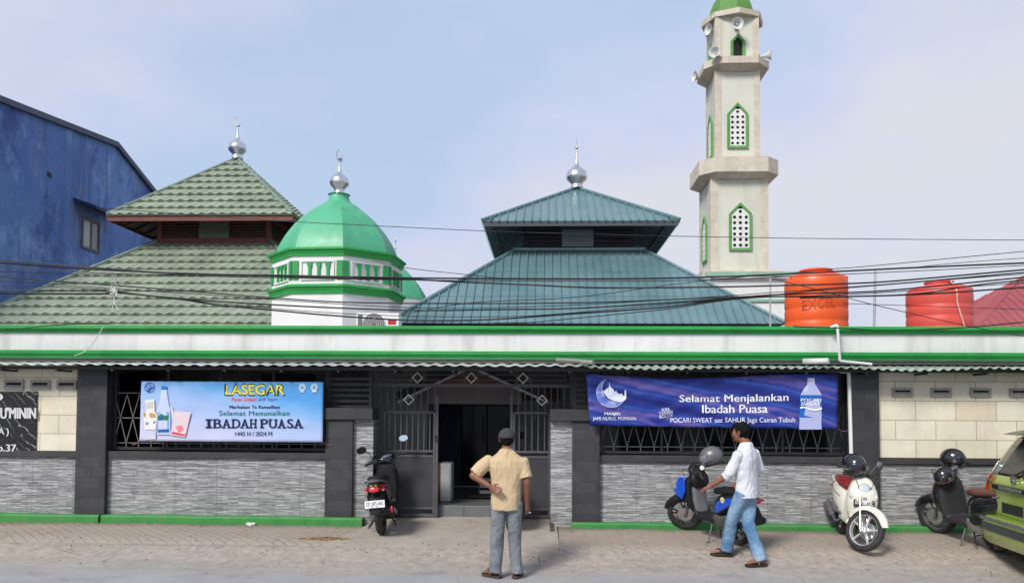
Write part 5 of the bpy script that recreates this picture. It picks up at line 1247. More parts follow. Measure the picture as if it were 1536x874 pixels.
def scooter(name,label,st,rear,heading,lean=0.,slope=0.,steer=0.,scale=1.,group='scooters parked in front of the wall'):
    th=thing(name,label,'scooter',rear,0,group,local=True)
    f=V((math.cos(heading)*math.cos(slope),math.sin(heading)*math.cos(slope),math.sin(slope))); l=V((-math.sin(heading),math.cos(heading),0)); u=f.cross(l)
    Rl=Matrix.Rotation(-lean,3,f); l=Rl@l; u=Rl@u        # positive lean = towards the left stand
    M=Matrix((f,l,u)).transposed().to_4x4(); th.matrix_world=Matrix.Translation(V(rear))@M@Matrix.Scale(scale,4)
    S_=steerM(steer); WB=1.25; R=.285; retro=st['retro']; body=st['body']; b2=st['body2']
    # wheels
    for nm,x,w,Mx in (('rear_wheel',0,.055,None),('front_wheel',WB,.048,S_)):
        c=(x,0,R); mb=MB(); pr=[]
        for k in range(9):
            a=math.pi*(k/8); pr.append((R-.055+.055*math.sin(a)**.8,-w*math.cos(a)))
        pr+=[(R-.075,w*.8),(R-.075,-w*.8)]
        mb.ring_lathe(pr,c,44)
        if Mx: xf(mb,Mx)
        wo=mb.build(nm,RUB,th,smooth=60)
        mb=MB(); mb.ring_lathe([(R-.058,-.036),(R-.052,-.030),(R-.052,.030),(R-.058,.036),(R-.085,.030),(R-.085,-.030)],c,44)
        mb.lathe([(.0,-.05),(.045,-.05),(.05,-.03),(.05,.03),(.045,.05),(.0,.05)],c,20,'Y')
        ns=st.get('spokes',5)
        for k in range(ns):
            a=k*2*math.pi/ns+.3
            for da in ((-.16,.16) if st.get('split') else (0,)):
                d0=V((math.cos(a),0,math.sin(a))); d1=V((math.cos(a+da),0,math.sin(a+da)))
                mb.bar(V(c)+d0*.04,V(c)+d1*(R-.075),.022,.026,up=(0,1,0))
        if Mx: xf(mb,Mx)
        mb.build('rim',st['rim'],wo,smooth=35)
        if nm=='front_wheel':
            mb=MB(); mb.ring_lathe([(.06,.058),(.115,.058),(.115,.063),(.06,.063)],c,32); mb.lathe([(0,.05),(.06,.055),(.06,.066),(0,.066)],c,20,'Y')
            mb.obox((c[0]-.10,.06,c[2]+.06),(.05,.05,.09)); xf(mb,Mx); mb.build('brake_disc',ALU,wo,smooth=35)
    # fork
    fx=lambda z:WB-.02-(z-R)*.42
    for sy in (-1,1):
        mb=MB(); mb.tube([(WB,sy*.078,R-.03),(fx(.45),sy*.078,.45)],[.026,.026],12); mb.tube([(fx(.45),sy*.078,.45),(fx(.70),sy*.07,.70)],.017,10); xf(mb,S_); mb.build('fork',st['fork'],th,smooth=40)
    mb=MB(); rings=[]
    for k in range(13):
        a=rad(lerp(158,24,k/12)); rr=R+.028; cx_,cz_=WB+rr*math.cos(a),R+rr*math.sin(a); wd=.075*math.sin(math.pi*(k+.9)/13.6)**.5
        n=V((math.cos(a),0,math.sin(a))); rings.append([V((cx_,y*wd,cz_))+n*(.028*(1-y*y))-n*d for y,d in ((-1,.05),(-1,0),(-.6,0),(0,0),(.6,0),(1,0),(1,.05),(.9,.05),(.5,.012),(0,.01),(-.5,.012),(-.9,.05))])
    mb.loft(rings); xf(mb,S_); mb.build('front_fender',st['fender'],th,smooth=60)
    # front apron and leg shield
    mb=MB()
    if retro: zloft(mb,[(.34,.93,.04,.08),(.40,.94,.07,.15),(.52,.97,.10,.20),(.66,.985,.115,.205),(.78,.965,.12,.185),(.87,.92,.11,.15),(.93,.885,.08,.11),(.96,.87,.03,.05)],2.5,24)
    else: zloft(mb,[(.36,.92,.04,.09),(.44,.95,.07,.14),(.56,1.0,.10,.18),(.70,1.03,.11,.19),(.80,1.01,.10,.17),(.88,.96,.08,.13),(.92,.93,.03,.07)],3.0,20)
    mb.build('front_apron',body,th,smooth=50)
    lw=st.get('lsw',1.); mb=MB(); zloft(mb,[(.30,.80,.03,.13*lw),(.38,.83,.04,.18*lw),(.55,.86,.05,.20*lw),(.72,.87,.055,.19*lw),(.84,.86,.05,.15*lw),(.90,.85,.03,.08*lw)],3.,20); mb.build('leg_shield',st['inner'],th,smooth=50)
    mb=MB(); mb.obox((.62,0,.315),(.48,.30,.07)); mb.hexa([(.80,-.15,.28),(.90,-.13,.42),(.90,.13,.42),(.80,.15,.28),(.76,-.15,.34),(.86,-.13,.46),(.86,.13,.46),(.76,.15,.34)]); mb.build('floorboard',st.get('floor',st['inner']),th,bevel=.02)
    # rear body
    mb=MB()
    if retro: xloft(mb,[(-.40,.70,.03,.03),(-.37,.69,.09,.08),(-.28,.66,.135,.13),(-.12,.61,.165,.18),(.06,.56,.18,.215),(.22,.53,.175,.225),(.34,.50,.15,.21),(.42,.47,.10,.17),(.44,.46,.05,.10)],2.3,26)
    else: xloft(mb,[(-.44,.76,.02,.02),(-.40,.75,.06,.045),(-.25,.71,.11,.085),(-.05,.66,.145,.12),(.14,.60,.155,.15),(.30,.53,.14,.17),(.40,.47,.10,.15),(.43,.45,.05,.09)],2.8,22)
    rb=mb.build('rear_body',body,th,smooth=55)
    for sy in (-1,1):
        mb=MB()
        if retro: xloft(mb,[(-.02,.44,.012,.02,sy*.165),(.06,.43,.02,.06,sy*.165),(.2,.42,.02,.085,sy*.155),(.30,.41,.012,.06,sy*.14)],3.,12)
        else: xloft(mb,[(-.38,.745,.006,.008,sy*.07),(-.2,.705,.02,.035,sy*.108),(.06,.62,.022,.07,sy*.146),(.28,.53,.02,.09,sy*.135),(.36,.48,.008,.05,sy*.12)],3.,12)
        mb.build('side_panel',b2,th,smooth=50)
    mb=MB()
    xloft(mb,[(-.36,.80,.04,.02),(-.33,.815,.09,.035),(-.12,.80,.13,.05),(.10,.775,.145,.055),(.28,.765,.13,.055),(.40,.745,.09,.05),(.44,.73,.04,.03)],2.6,20); mb.build('seat',st['seat'],th,smooth=60)
    mb=MB(); mb.tube(catmull([(-.18,-.135,.765),(-.34,-.12,.80),(-.46,-.06,.815),(-.46,.06,.815),(-.34,.12,.80),(-.18,.135,.765)],5),.014,8); mb.build('grab_rail',st.get('rail',GPL),th,smooth=60)
    # tail: lamp, fender, plate
    mb=MB(); mb.loft([ering((x,0,z),(0,w,0),(.3*h,0,h),16,3) for x,z,w,h in ((-.36,.70,.075,.05),(-.425,.70,.07,.042),(-.44,.70,.05,.03))]); mb.build('tail_lamp',REDL,th,smooth=50)
    for sy in (-1,1):
        mb=MB(); mb.loft([ering((x,sy*y,z),(0,.018,0),(.01,0,.016),10) for x,y,z in ((-.30,.11,.69),(-.40,.125,.685),(-.41,.125,.685))]); mb.build('rear_indicator',REDL if not retro else ORL,th,smooth=50)
    mb=MB(); rings=[]
    for x,z,w in ((-.26,.62,.085),(-.35,.58,.085),(-.415,.48,.08),(-.43,.36,.07)): rings.append([V((x,-w,z)),V((x-.012,-w*.6,z)),V((x-.012,w*.6,z)),V((x,w,z)),V((x+.02,w,z-.01)),V((x+.02,-w,z-.01))])
    mb.loft(rings); mb.build('rear_fender',BPL,th,smooth=40)
    def plate(cx_,cz_,tilt,sgn_,colr,tcol,txt,sub=None,Mx=None):
        c=V((cx_,0,cz_)); n=V((sgn_*math.cos(tilt),0,math.sin(tilt))); up=V((-sgn_*math.sin(tilt),0,math.cos(tilt))); rt=V((0,1,0))*(1 if sgn_>0 else -1)
        Rm=Matrix((rt,-n,up)).transposed(); mb=MB(); mb.obox(c,(.27,.006,.10),Rm); 
        if Mx: xf(mb,Mx)
        po=mb.build('number_plate',colr,th,bevel=.002)
        for s_,z0,z1,w in ((txt,-.022,.034,.115),(sub,-.041,-.028,.05)):
            if not s_: continue
            mb=MB(); lettering(mb,s_,lambda a,b:c+n*.0045+rt*lerp(-w,w,a)+up*lerp(z0,z1,b),.02)
            if Mx: xf(mb,Mx)
            mb.build('plate_lettering',tcol,po)
    WP=mat('white plate',(.74,.74,.74,1),.4,0,.03,9); BP=mat('black plate',(.015,.015,.016,1),.4); 
    if st.get('plate'): plate(-.445,.50,rad(18),-1,WP if not st.get('blackplate') else BP,BP if not st.get('blackplate') else WP,*st['plate'])
    if st.get('fplate'): plate(1.095,.62,rad(10),1,BP,WP,*st['fplate'])
    # engine, exhaust, shock, stand
    mb=MB(); xloft(mb,[(-.06,.285,.035,.07,.115),(.0,.285,.045,.10,.115),(.18,.31,.045,.085,.12),(.36,.33,.04,.09,.11),(.42,.34,.02,.05,.10)],2.6,16); mb.ball((.28,0,.33),.17,.11,.12,14,10); mb.build('engine',st.get('engine',GPL),th,smooth=50)
    mb=MB(); mb.tube(catmull([(.30,-.05,.26),(.22,-.15,.22),(.05,-.15,.26)],4),.018,10); mb.tube([(.06,-.15,.265),(.02,-.155,.28),(-.10,-.16,.31),(-.34,-.16,.39),(-.37,-.16,.40)],[.03,.052,.058,.052,.03],16); eo=mb.build('exhaust',BPL if not retro else st.get('engine',GPL),th,smooth=50)
    mb=MB(); mb.obox((-.14,-.240,.335),(.24,.012,.07),Matrix.Rotation(rad(18),3,'Y')); mb.build('heat_shield',st.get('shield',GPL),eo,bevel=.004)
    for sy in ((1,-1)):
        mb=MB(); a,b=V((-.03,sy*.135,.33)),V((-.16,sy*.12,.64)); mb.cyl(a,b,.014,None,8)
        for k in range(8): mb.ring_lathe([(.022,-.006),(.034,-.006),(.034,.006),(.022,.006)],(0,0,0),10,'Z') if False else mb.ball(lerp(a,b,.28+k*.075),.032,.032,.011,10,6)
        mb.build('shock_absorber',st.get('shock',BPL),th,smooth=60)
    mb=MB(); mb.tube([(.46,.10,.27),(.40,.22,.10),(.385,.265,.012)],[.014,.012,.012],8); mb.obox((.385,.275,.008),(.06,.05,.012)); mb.build('side_stand',GPL,th)
    mb=MB(); mb.tube([(.25,-.135,.18),(.25,.135,.18)],.010,8)
    for sy in (-1,1): mb.tube([(.30,sy*.10,.25),(.20,sy*.17,.11),(.12,sy*.19,.10)],.012,8)
    mb.build('centre_stand',BPL,th,smooth=40)
    for sy in (-1,1):
        mb=MB(); mb.tube(catmull([S_@V((.90,sy*.20,1.0)),V((1.02,sy*.16,1.02)),V((1.07,sy*.09,.86)),V((1.0,sy*.05,.70))],6),.0045,6); mb.build('control_cable',BPL,th,smooth=60)
    mb=MB()
    for sy in (-1,1):
        mb.tube(catmull([(-.36,sy*(.095 if retro else .09),.755 if not retro else .735),(-.15,sy*(.165 if retro else .135),.70 if retro else .735),(.12,sy*(.182 if retro else .150),.64),(.34,sy*(.15 if retro else .13),.60)],6),.0035,6)
    mb.tube([(.34,-.13,.60),(.40,0,.66),(.34,.13,.60)],.003,5); mb.build('panel_gap',BPL,rb,smooth=60)
    # handlebar
    mb=MB()
    if retro: mb.ball((.865,0,.99),.075,.12,.06,18,10)
    else:
        xloft(mb,[(.80,.975,.06,.03),(.85,.985,.13,.05),(.94,.985,.14,.055),(1.0,.965,.09,.045),(1.02,.955,.04,.02)],2.8,18)
    xf(mb,S_); hc=mb.build('handlebar_cover',st['cowl'],th,smooth=55)
    mb=MB(); pts=catmull([(.78,.36,.985),(.83,.24,1.0),(.875,.08,.99),(.875,-.08,.99),(.83,-.24,1.0),(.78,-.36,.985)],5); mb.tube(pts,.013,10); xf(mb,S_); hb_=mb.build('handlebar',st.get('bar',BPL),th,smooth=60)
    for sy in (-1,1):
        mb=MB(); mb.tube([(.83,sy*.235,1.0),(.775,sy*.365,.985)],[.021,.019],12); mb.obox((.84,sy*.20,1.0),(.06,.06,.05)); xf(mb,S_); mb.build('grip',RUB,hb_,smooth=40)
        mb=MB(); mb.tube(catmull([(.865,sy*.19,.995),(.87,sy*.25,.985),(.835,sy*.36,.97)],4),.006,6); xf(mb,S_); mb.build('brake_lever',ALU if retro else BPL,hb_,smooth=60)
    mb=MB(); mb.ball((.815,0,1.02),.045,.085,.03,16,8); xf(mb,S_); mb.build('instrument_panel',st.get('dial',DGL),th,smooth=60)
    for sy in st.get('mirrors',(-1,1)):
        mb=MB(); top=V((.87,sy*.31,1.19)); mb.tube(catmull([(.85,sy*.21,1.01),(.88,sy*.22,1.09),(.88,sy*.26,1.16),top],4),.007,6)
        n=V((-.92,0,.385)) if sy<0 else V((-1,.0,-.12)); n.normalize(); up=V((0,0,1)); a=n.cross(up).normalized(); b=a.cross(n).normalized(); sgn_=1
        c=top+V((0,sy*.03,.02)); sx_,sz_=(.075,.052) if not retro else (.058,.058)
        mb.loft([ering(c-n*d,a*sx_*k,b*sz_*k,20,2.3) for d,k in ((-.004,1),(.012,1),(.03,.75),(.04,.3))]); xf(mb,S_); mo=mb.build('mirror',st.get('mshell',BPL),th,smooth=50)
        if sy>0: continue
        mb=MB(); mb.poly(ering(c+n*.0055,a*sx_*.93,b*sz_*.93,20,2.3)); xf(mb,S_); mb.build('mirror_glass',MIRG,mo)
    return th,S_
def lamp_round(th,c,r,n,name,shell,Mx=None):
    n=V(n).normalized(); a=n.orthogonal().normalized(); b=n.cross(a)
    mb=MB(); mb.loft([ering(V(c)+n*d,a*r*k,b*r*k,24) for d,k in ((-.03,1.08),(0,1.1),(.012,1.04),(.014,.95))])
    if Mx: xf(mb,Mx)
    o=mb.build(name,shell,th,smooth=50); mb=MB(); mb.loft([ering(V(c)+n*d,a*r*k,b*r*k,24) for d,k in ((.010,.95),(.026,.75),(.034,.4),(.036,.05))])
    if Mx: xf(mb,Mx)
    mb.build('lens',CLRL,o,smooth=60); return o
def helmet(label,c,r,facing,tilt,m,visor,extra=None,full=True):
    th=thing('helmet',label,'helmet',c,0,'riding helmets left on the scooters',local=True)
    M=Matrix.Translation(V(c))@Matrix.Rotation(facing,4,'Z')@Matrix.Rotation(tilt,4,'Y'); th.matrix_world=M
    mb=MB(); rings=[]; n=28
    for j in range(13):
        t=rad(-50+140*j/12) if j<12 else rad(89.5)
        ring=[]
        for k in range(n):
            a=k*2*math.pi/n; cr=math.cos(t); fx_=r*1.12*cr*math.cos(a); fy=r*.95*cr*math.sin(a); fz=r*math.sin(t)
            if math.cos(a)>.45 and t<rad(-6): fz=max(fz,-.18*r) if not full else fz
            ring.append(V((fx_,fy,fz)))
        rings.append(ring)
    mb.loft(rings); sh=mb.build('shell',m,th,smooth=60)
    mb=MB(); rows=[]
    for j in range(7):
        t=rad(-24+44*j/6); rows.append([V((r*1.14*math.cos(t)*math.cos(a),r*.97*math.cos(t)*math.sin(a),r*1.02*math.sin(t))) for a in [rad(-62+124*k/14) for k in range(15)]])
    mb.grid(rows); v=mb.build('visor',visor,th,smooth=60); so=v.modifiers.new('s','SOLIDIFY'); so.thickness=.004
    mb=MB(); mb.ring_lathe([(r*.78,-r*.80),(r*.84,-r*.80),(r*.84,-r*.70),(r*.78,-r*.70)],(0,0,0),28,'Z'); bmesh.ops.scale(mb.bm,vec=(1.1,.95,1),verts=mb.bm.verts[:]); mb.build('trim',BPL,th,smooth=40)
    for sy in (-1,1):
        mb=MB(); mb.lathe([(0,-.004),(.024,-.004),(.024,.006),(.0,.009)],(r*.30,sy*r*.93,-.02),14,'Y'); mb.build('visor_pivot',GPL,th,smooth=40)
    if extra: extra(th,r)
    return th
VIS=m_glass('smoked visor',(.02,.022,.028,1),.08); VISG=m_glass('grey visor',(.18,.18,.22,1),.12)
def slope_at(p,h):
    q=p+V((math.cos(h),math.sin(h),0))*1.25; return math.atan2(gz(q.y)-gz(p.y),1.25)
def put(px,py,hd): 
    p=G(px,py); p.z+=.05; return p
# 1 black scooter seen from behind
r1=put(573,806.5,0); h=rad(94)
st=dict(retro=False,body=BGL,body2=BGL,inner=BPL,seat=BPL,rim=BGL,fork=BPL,fender=BGL,cowl=BGL,lsw=.85,plate=('DD 2475 ARG','06 . 28'),fork_=0,dial=mat('violet grey dash',(.10,.10,.16,1),.25))
sc1,S1=scooter('scooter','black scooter with a white number plate parked at the gate',st,r1,h,rad(5),slope_at(r1,h),rad(26),.95)
for y0,y1,z0,z1,m in ((.03,.08,.745,.76,'g'),(-.13,-.06,.735,.75,'r')):
    pass
mb=MB(); xloft(mb,[(-.432,.752,.05,.012),(-.440,.752,.05,.010)],3.,12); mb.build('sticker',mat('lime sticker',S(170,200,60,.8),.4),sc1)
mb=MB(); xloft(mb,[(-.36,.735,.004,.012,-.088),(-.2,.715,.006,.014,-.128),(-.08,.70,.003,.008,-.142)],2.6,10); xloft(mb,[(-.36,.70,.004,.010,.092),(-.2,.68,.006,.012,.126),(-.08,.67,.003,.006,.146)],2.6,10); mb.build('red_stripe',REDL,sc1,smooth=50)
mb=MB(); mb.ball((-.36,-.215,.40),.03,.02,.05,12,8); mb.build('exhaust_guard',REDL,sc1,smooth=60)
# same model hidden behind the man in beige: only a mirror and a hip-high edge show beside him
st=dict(st,mirrors=(-1,)); r1b=G(765,799); r1b.z+=.05; h=rad(93)
sc1b,_=scooter('scooter','black scooter almost hidden behind the man in the beige shirt',st,r1b,h,rad(3),slope_at(r1b,h),rad(38),.96)
# 2 blue scooter
BLUEP=mat('bright blue paint',S(20,84,210,.85),.25,0,.06,3,coat=.5)
h=rad(117); r2=put(1110,822.5,0)
st=dict(retro=False,body=BPL,body2=BLUEP,inner=mat('grey leg shield',(.13,.13,.14,1),.5,0,.1,4),seat=BPL,rim=BGL,fork=GPL,fender=BPL,cowl=BPL,shock=mat('orange spring',S(200,110,50,.7),.4,.2),rail=WPL,split=1,engine=mat('engine grey',(.09,.09,.09,1),.45,.3,.2,9),dial=WPL,plate=None,mirrors=(1,),lsw=.62,floor=BPL)
sc2,S2=scooter('scooter','blue and black scooter that the man in the white shirt reaches for',st,r2,h,rad(6),slope_at(r2,h),rad(48),.88)
for sy in (-1,1):
    mb=MB(); q=[(1.06,.55),(1.20,.60),(1.26,.70),(1.17,.72),(1.20,.80),(1.10,.90),(.98,.90),(.95,.70)]
    mb.prism(q,lambda a,b:V((a,sy*.17,b)),lambda a,b:V((a-.03,sy*(.23-.05*abs(b-.7)*3),b))); mb.build('front_panel',BLUEP,sc2,bevel=.012)
mb=MB(); q=[(1.0,.9),(1.12,.86),(1.2,.72),(1.14,.66),(1.06,.62)]
mb.prism(q,lambda a,b:V((a,-.16,b)),lambda a,b:V((a,.16,b))); mb.build('nose_panel',BLUEP,sc2,bevel=.03)
mb=MB(); mb.ball((.965,0,.99),.08,.12,.10,14,8); xf(mb,S2); mb.build('headlamp_unit',BGL,sc2,smooth=60)
mb=MB(); zloft(mb,[(.74,.82,.03,.10),(.80,.83,.07,.15),(.90,.86,.08,.16),(.97,.88,.06,.12),(1.0,.88,.03,.06)],3.5,18); mb.build('inner_cowl',BPL,sc2,smooth=50)
mb=MB(); mb.lathe([(0,-.004),(.045,-.004),(.045,.004),(0,.006)],(.12,.166,.66),16,'Y'); mb.build('badge',mat('cream badge',S(220,214,160,.8),.5),sc2)
def topw(th,p): return th.matrix_world@V(p)
helmet('matte grey helmet hanging on the handlebar of the blue scooter',W(1067,684.5,topw(sc2,(.85,0,1.1)).y),.145,rad(170),rad(18),mat('matte grey shell',(.13,.13,.135,1),.35,.2,.08,6),VISG)
# 3 white retro scooter
h=rad(-98); fw=G(1294,831); r3=fw-V((math.cos(h),math.sin(h),0))*1.15; r3.z=gz(r3.y)+.05
CREAM=mat('ivory scooter paint',S(232,230,214,.86),.18,0,.03,3,coat=.8)
st=dict(retro=True,body=CREAM,body2=mat('grey mesh panel',(.16,.16,.17,1),.5,0,.3,60),inner=CREAM,seat=mat('dark red seat vinyl',S(142,38,40,.75),.45,0,.1,6,.1,60),rim=mat('silver rim',(.62,.62,.62,1),.35,.5,.05,6),fork=CHROME,fender=CREAM,cowl=GPL,bar=CHROME,engine=GPL,rail=CREAM,fplate=('DD 4588 QC','04 . 26'),dial=GPL,mirrors=(1,),mshell=GPL)
sc3,S3=scooter('scooter','ivory white retro scooter with a dark red seat',st,r3,h,rad(5),slope_at(r3,h),rad(42),.92)
lamp_round(sc3,(1.045,0,.80),.085,(1,0,.22),'headlamp',CHROME)
for sy in (-1,1):
    mb=MB(); mb.ball((1.03,sy*.15,.70),.05,.035,.06,12,8,Matrix.Rotation(sy*rad(25),3,'Z')); mb.build('front_indicator',CLRL,sc3,smooth=60)
mb=MB(); mb.obox((1.107,0,.695),(.008,.05,.03)); mb.build('badge',CHROME,sc3)
helmet('glossy black helmet hanging on the white retro scooter',W(1280.5,697,topw(sc3,(.85,0,1.1)).y),.150,rad(-80),rad(6),BGL,VIS)
mb=MB(); mb.lathe([(0,-.03),(.055,-.03),(.06,0),(.05,.03),(0,.04)],(0,0,0),18,'X'); 
xf(mb,Matrix.Translation(V((.93,0,1.07)))); xf(mb,S3); mb.build('speedometer',CHROME,sc3,smooth=50)
# 4 black retro scooter
h=rad(98); r4=G(1497,832); r4.z+=.04
st=dict(retro=True,body=BGL,body2=BPL,inner=mat('matte charcoal',(.028,.028,.03,1),.55,0,.1,5,spec=.3),seat=mat('brown seat vinyl',S(112,70,58,.75),.5,0,.12,6,.1,60),rim=GPL,fork=GPL,fender=BGL,cowl=BGL,bar=BPL,engine=mat('engine alloy',(.34,.33,.31,1),.4,.6,.2,9),rail=CHROME,dial=GPL,mirrors=(),spokes=6)
sc4,S4=scooter('scooter','black retro scooter with a brown seat half hidden by the green car',st,r4,h,rad(6),slope_at(r4,h),rad(30),.93)
lamp_round(sc4,(1.06,0,.80),.085,(1,0,.22),'headlamp',CHROME)
mb=MB()
for k in range(2): mb.obox((.828,.03,.66-k*.06),(.012,.09,.035))
mb.build('sticker',mat('pale blue sticker',S(170,200,220,.8),.4),sc4)
def stripes(th,r):
    for k,(z,cl) in enumerate(((.0,(150,86,50)),(-.028,(210,204,196)))):
        mb=MB(); rows=[[V((r*1.13*f*math.cos(a)*math.cos(t),r*.96*f*math.cos(a)*math.sin(t),r*math.sin(a)*f)) for t in [i*2*math.pi/36 for i in range(37)]] for a,f in ((math.asin(z/r-.25),1.012),(math.asin(z/r-.17),1.012))]
        mb.grid(rows); mb.build('stripe',mat('helmet stripe %d'%k,S(*cl,.8),.4),th,smooth=60)
yy=topw(sc4,(.95,.1,.95)).y
helmet('black helmet with orange and white stripes hanging low on the black retro scooter',W(1416,713,yy-.12),.125,rad(200),rad(25),BGL,BGL,stripes)
def bluespot(th,r):
    mb=MB(); mb.lathe([(0,-.004),(.032,-.004),(.032,.006),(0,.01)],(r*.55,r*.78,-.02),14,'Y'); mb.build('blue_pivot',mat('blue sticker',S(40,110,220,.85),.3),th,smooth=40)
helmet('glossy black helmet with a blue visor pivot on top of the black retro scooter',W(1429,687.5,yy+.05),.145,rad(-35),rad(4),BGL,VIS,bluespot)
mb=MB(); c=W(1424,708,yy); rows=[]
for j in range(7): rows.append([c+V((-.09+.18*i/8+.02*math.sin(j),.02*math.sin(i*1.3+j),.05-.035*j+.012*math.sin(i*1.7))) for i in range(9)])
mb.grid(rows); o=lone(mb,'cloth',mat('grey white rag',(.45,.46,.50,1),.8,0,.2,9),'crumpled grey rag tucked under the helmet on the black retro scooter','cloth',smooth=60); so=o.modifiers.new('s','SOLIDIFY'); so.thickness=.02
# ------------------------------------------------------------------ green car, heading right, its tail in frame
LIME_P=mat('lime green car paint',S(152,176,66,.84),.28,.1,.05,1,coat=.9,dirt=S(120,136,66,.75),damt=.25,ds=2)
CARH=1.0
cp=W(1469,742,10.36)            # outer edge of the far tail lamp
hd=rad(-6); fwd=V((math.cos(hd),math.sin(hd),0)); lft=V((-math.sin(hd),math.cos(hd),0))
orig=V((cp.x,cp.y,0))-lft*.83+fwd*.03; zg=max(.0,gz(orig.y-.3)*.75)
car=thing('car','lime green people carrier parked at the right edge, seen from its tail','car',(orig.x,orig.y,zg),hd,local=True)
# side profile (x from the tail forwards, z), half width at each height
prof=[(.02,.32),(-.02,.50),(-.02,.62),(.0,.66),(.0,.80),(.01,.95),(.03,1.05),(.06,1.12),(.14,1.28),(.25,1.46),(.34,1.58),(.50,1.64),(.9,1.675),(1.7,1.68),(2.3,1.63),(2.62,1.53),(3.25,1.08),(3.5,1.03),(3.95,.93),(4.08,.80),(4.12,.60),(4.10,.36),(3.9,.24),(2.2,.22),(.3,.24)]
def hw(z,x=1.):
    w=.83 if z<.95 else .83-.155*((z-.95)/.73)**1.15
    if z<.4: w-=.05*(.4-z)/.2
    if x>3.4: w-=.10*((x-3.4)/.7)**2
    return w
def cpt(i,t,d=0.):
    x,z=prof[i]; w=hw(z,x); e=max(0,abs(t)-.86)/.14
    cx_,cz_=2.05,.85; k=.10*e*e
    px_=x+(k*.9 if x<1 else -k*.9 if x>3.2 else 0); pz=z-(.035*e*e if z>1.5 else 0)
    return V((px_,t*w,pz))
TS=[-1,-.985,-.95,-.9,-.8,-.5,0,.5,.8,.9,.95,.985,1]
mb=MB(); mb.loft([[cpt(i,t) for i in range(len(prof))] for t in TS]); mb.build('body',LIME_P,car,smooth=38)
def patch(i0,i1,t0,t1,m,name,d=.006,nt=8,parent=None,shrink=0.,fi=3):
    mb=MB(); rows=[]
    N=(i1-i0)*fi
    for k in range(N+1):
        ii=i0+k/fi; a=min(int(ii),len(prof)-2); f=ii-a
        tang=V((prof[min(a+1,len(prof)-1)][0]-prof[a][0],0,prof[a+1][1]-prof[a][1])).normalized(); n=V((-tang.z,0,tang.x))
        rows.append([cpt(a,t)*(1-f)+cpt(a+1,t)*f+n*d for t in [lerp(t0(ii) if callable(t0) else t0,t1(ii) if callable(t1) else t1,j/nt) for j in range(nt+1)]])
    mb.grid(rows); o=mb.build(name,m,parent or car,smooth=60); so=o.modifiers.new('s','SOLIDIFY'); so.thickness=d*.8; so.offset=-1; return o
patch(7,10,-.80,.80,m_glass('dark rear window',(.015,.018,.018,1),.05),'rear_window',.008)
patch(3,7,-.80,.80,LIME_P,'tailgate',.010)
# tall rear lamps wrapped round the corners
for sy in (1,-1):
    a,b=(.855,1.) if sy>0 else (-1.,-.855)
    patch(4,7,a,b,REDL,'tail_lamp',.014,10); patch(7,8,a,b,CLRL,'reversing_lamp',.013,10)
# rear bumper
mb=MB(); bp=[(.16,.30),(-.04,.30),(-.085,.36),(-.10,.46),(-.10,.56),(-.07,.635),(.0,.65),(.16,.65)]
def bpt(i,t):
    x,z=bp[i]; e=max(0,abs(t)-.7)/.3; return V((x+.16*e*e if x<.1 else x+.5*(e>.0)*e,t*.86,z))
mb.loft([[bpt(i,t) for i in range(len(bp))] for t in (-1,-.96,-.9,-.8,-.6,0,.6,.8,.9,.96,1)]); bo=mb.build('rear_bumper',LIME_P,car,smooth=45)
mb=MB(); mb.loft([[bpt(i,t)+V((-.008,0,0)) for i in (3,4)]+[bpt(i,t)+V((.02,0,0)) for i in (4,3)] for t in (-.97,-.9,-.8,-.6,0,.6,.8,.9,.97)]); mb.build('bumper_strip',mat('dark bumper strip',(.05,.055,.055,1),.35,0,.2,6),bo,smooth=45)
mb=MB(); mb.box(-.10,-.085,-.7,.7,.575,.62); mb.build('chrome_strip',ALU,bo,bevel=.004)
# garnish, plate, emblem, wiper, spoiler, exhaust
mb=MB(); mb.box(-.035,.0,-.48,.48,.965,1.02); g=mb.build('tailgate_garnish',BPL,car,bevel=.012)
mb=MB(); mb.box(-.042,-.036,-.28,.28,.975,1.01); mb.build('garnish_inlay',ALU,g,bevel=.004)
mb=MB(); mb.box(-.014,-.002,-.26,.26,.70,.82); mb.build('number_plate',mat('black plate',(.015,.015,.016,1),.4),car,bevel=.004)
def eoval(mb,a,b,c,w,d):
    r=[]
    for k in range(28):
        t=k*2*math.pi/28; r.append((a*math.cos(t),b*math.sin(t)))
    for k in range(28):
        m=(k+1)%28; o=[V((c[0],c[1]+r[q][0]*f,c[2]+r[q][1]*f)) for q in (k,m) for f in (1,1-w/max(a,b))]
        D_=V((-d,0,0)); mb.hexa([o[0],o[2],o[3],o[1],o[0]+D_,o[2]+D_,o[3]+D_,o[1]+D_])
mb=MB(); c=(.016,0,1.105); eoval(mb,.072,.050,c,.012,.016); eoval(mb,.024,.048,c,.010,.014); eoval(mb,.050,.020,(.016,0,1.125),.012,.015); mb.build('emblem',CHROME,car)
mb=MB(); rows=[]
for y in (-.68,-.6,-.3,0,.3,.6,.68): rows.append([V((.18,y,1.615)),V((.30,y,1.645)),V((.52,y,1.685)),V((.5,y,1.645)),V((.30,y,1.605))])
mb.loft(rows); mb.build('roof_spoiler',mat('olive spoiler',S(70,80,40,.7),.35,0,.1,4,coat=.5),car,bevel=.01)
mb=MB(); mb.cyl((.06,0,1.13),(.02,0,1.16),.02,None,8); mb.bar((.05,.0,1.17),(.24,-.38,1.40),.016,.012); mb.build('rear_wiper',BPL,car)
mb=MB(); mb.tube([(.25,.42,.27),(-.02,.42,.26)],.028,12,cap=True); mb.tube([(.35,.42,.27),(.2,.42,.27)],.05,12); mb.build('exhaust_pipe',mat('rusty exhaust',(.10,.075,.06,1),.6,.4,.3,9),car,smooth=40)
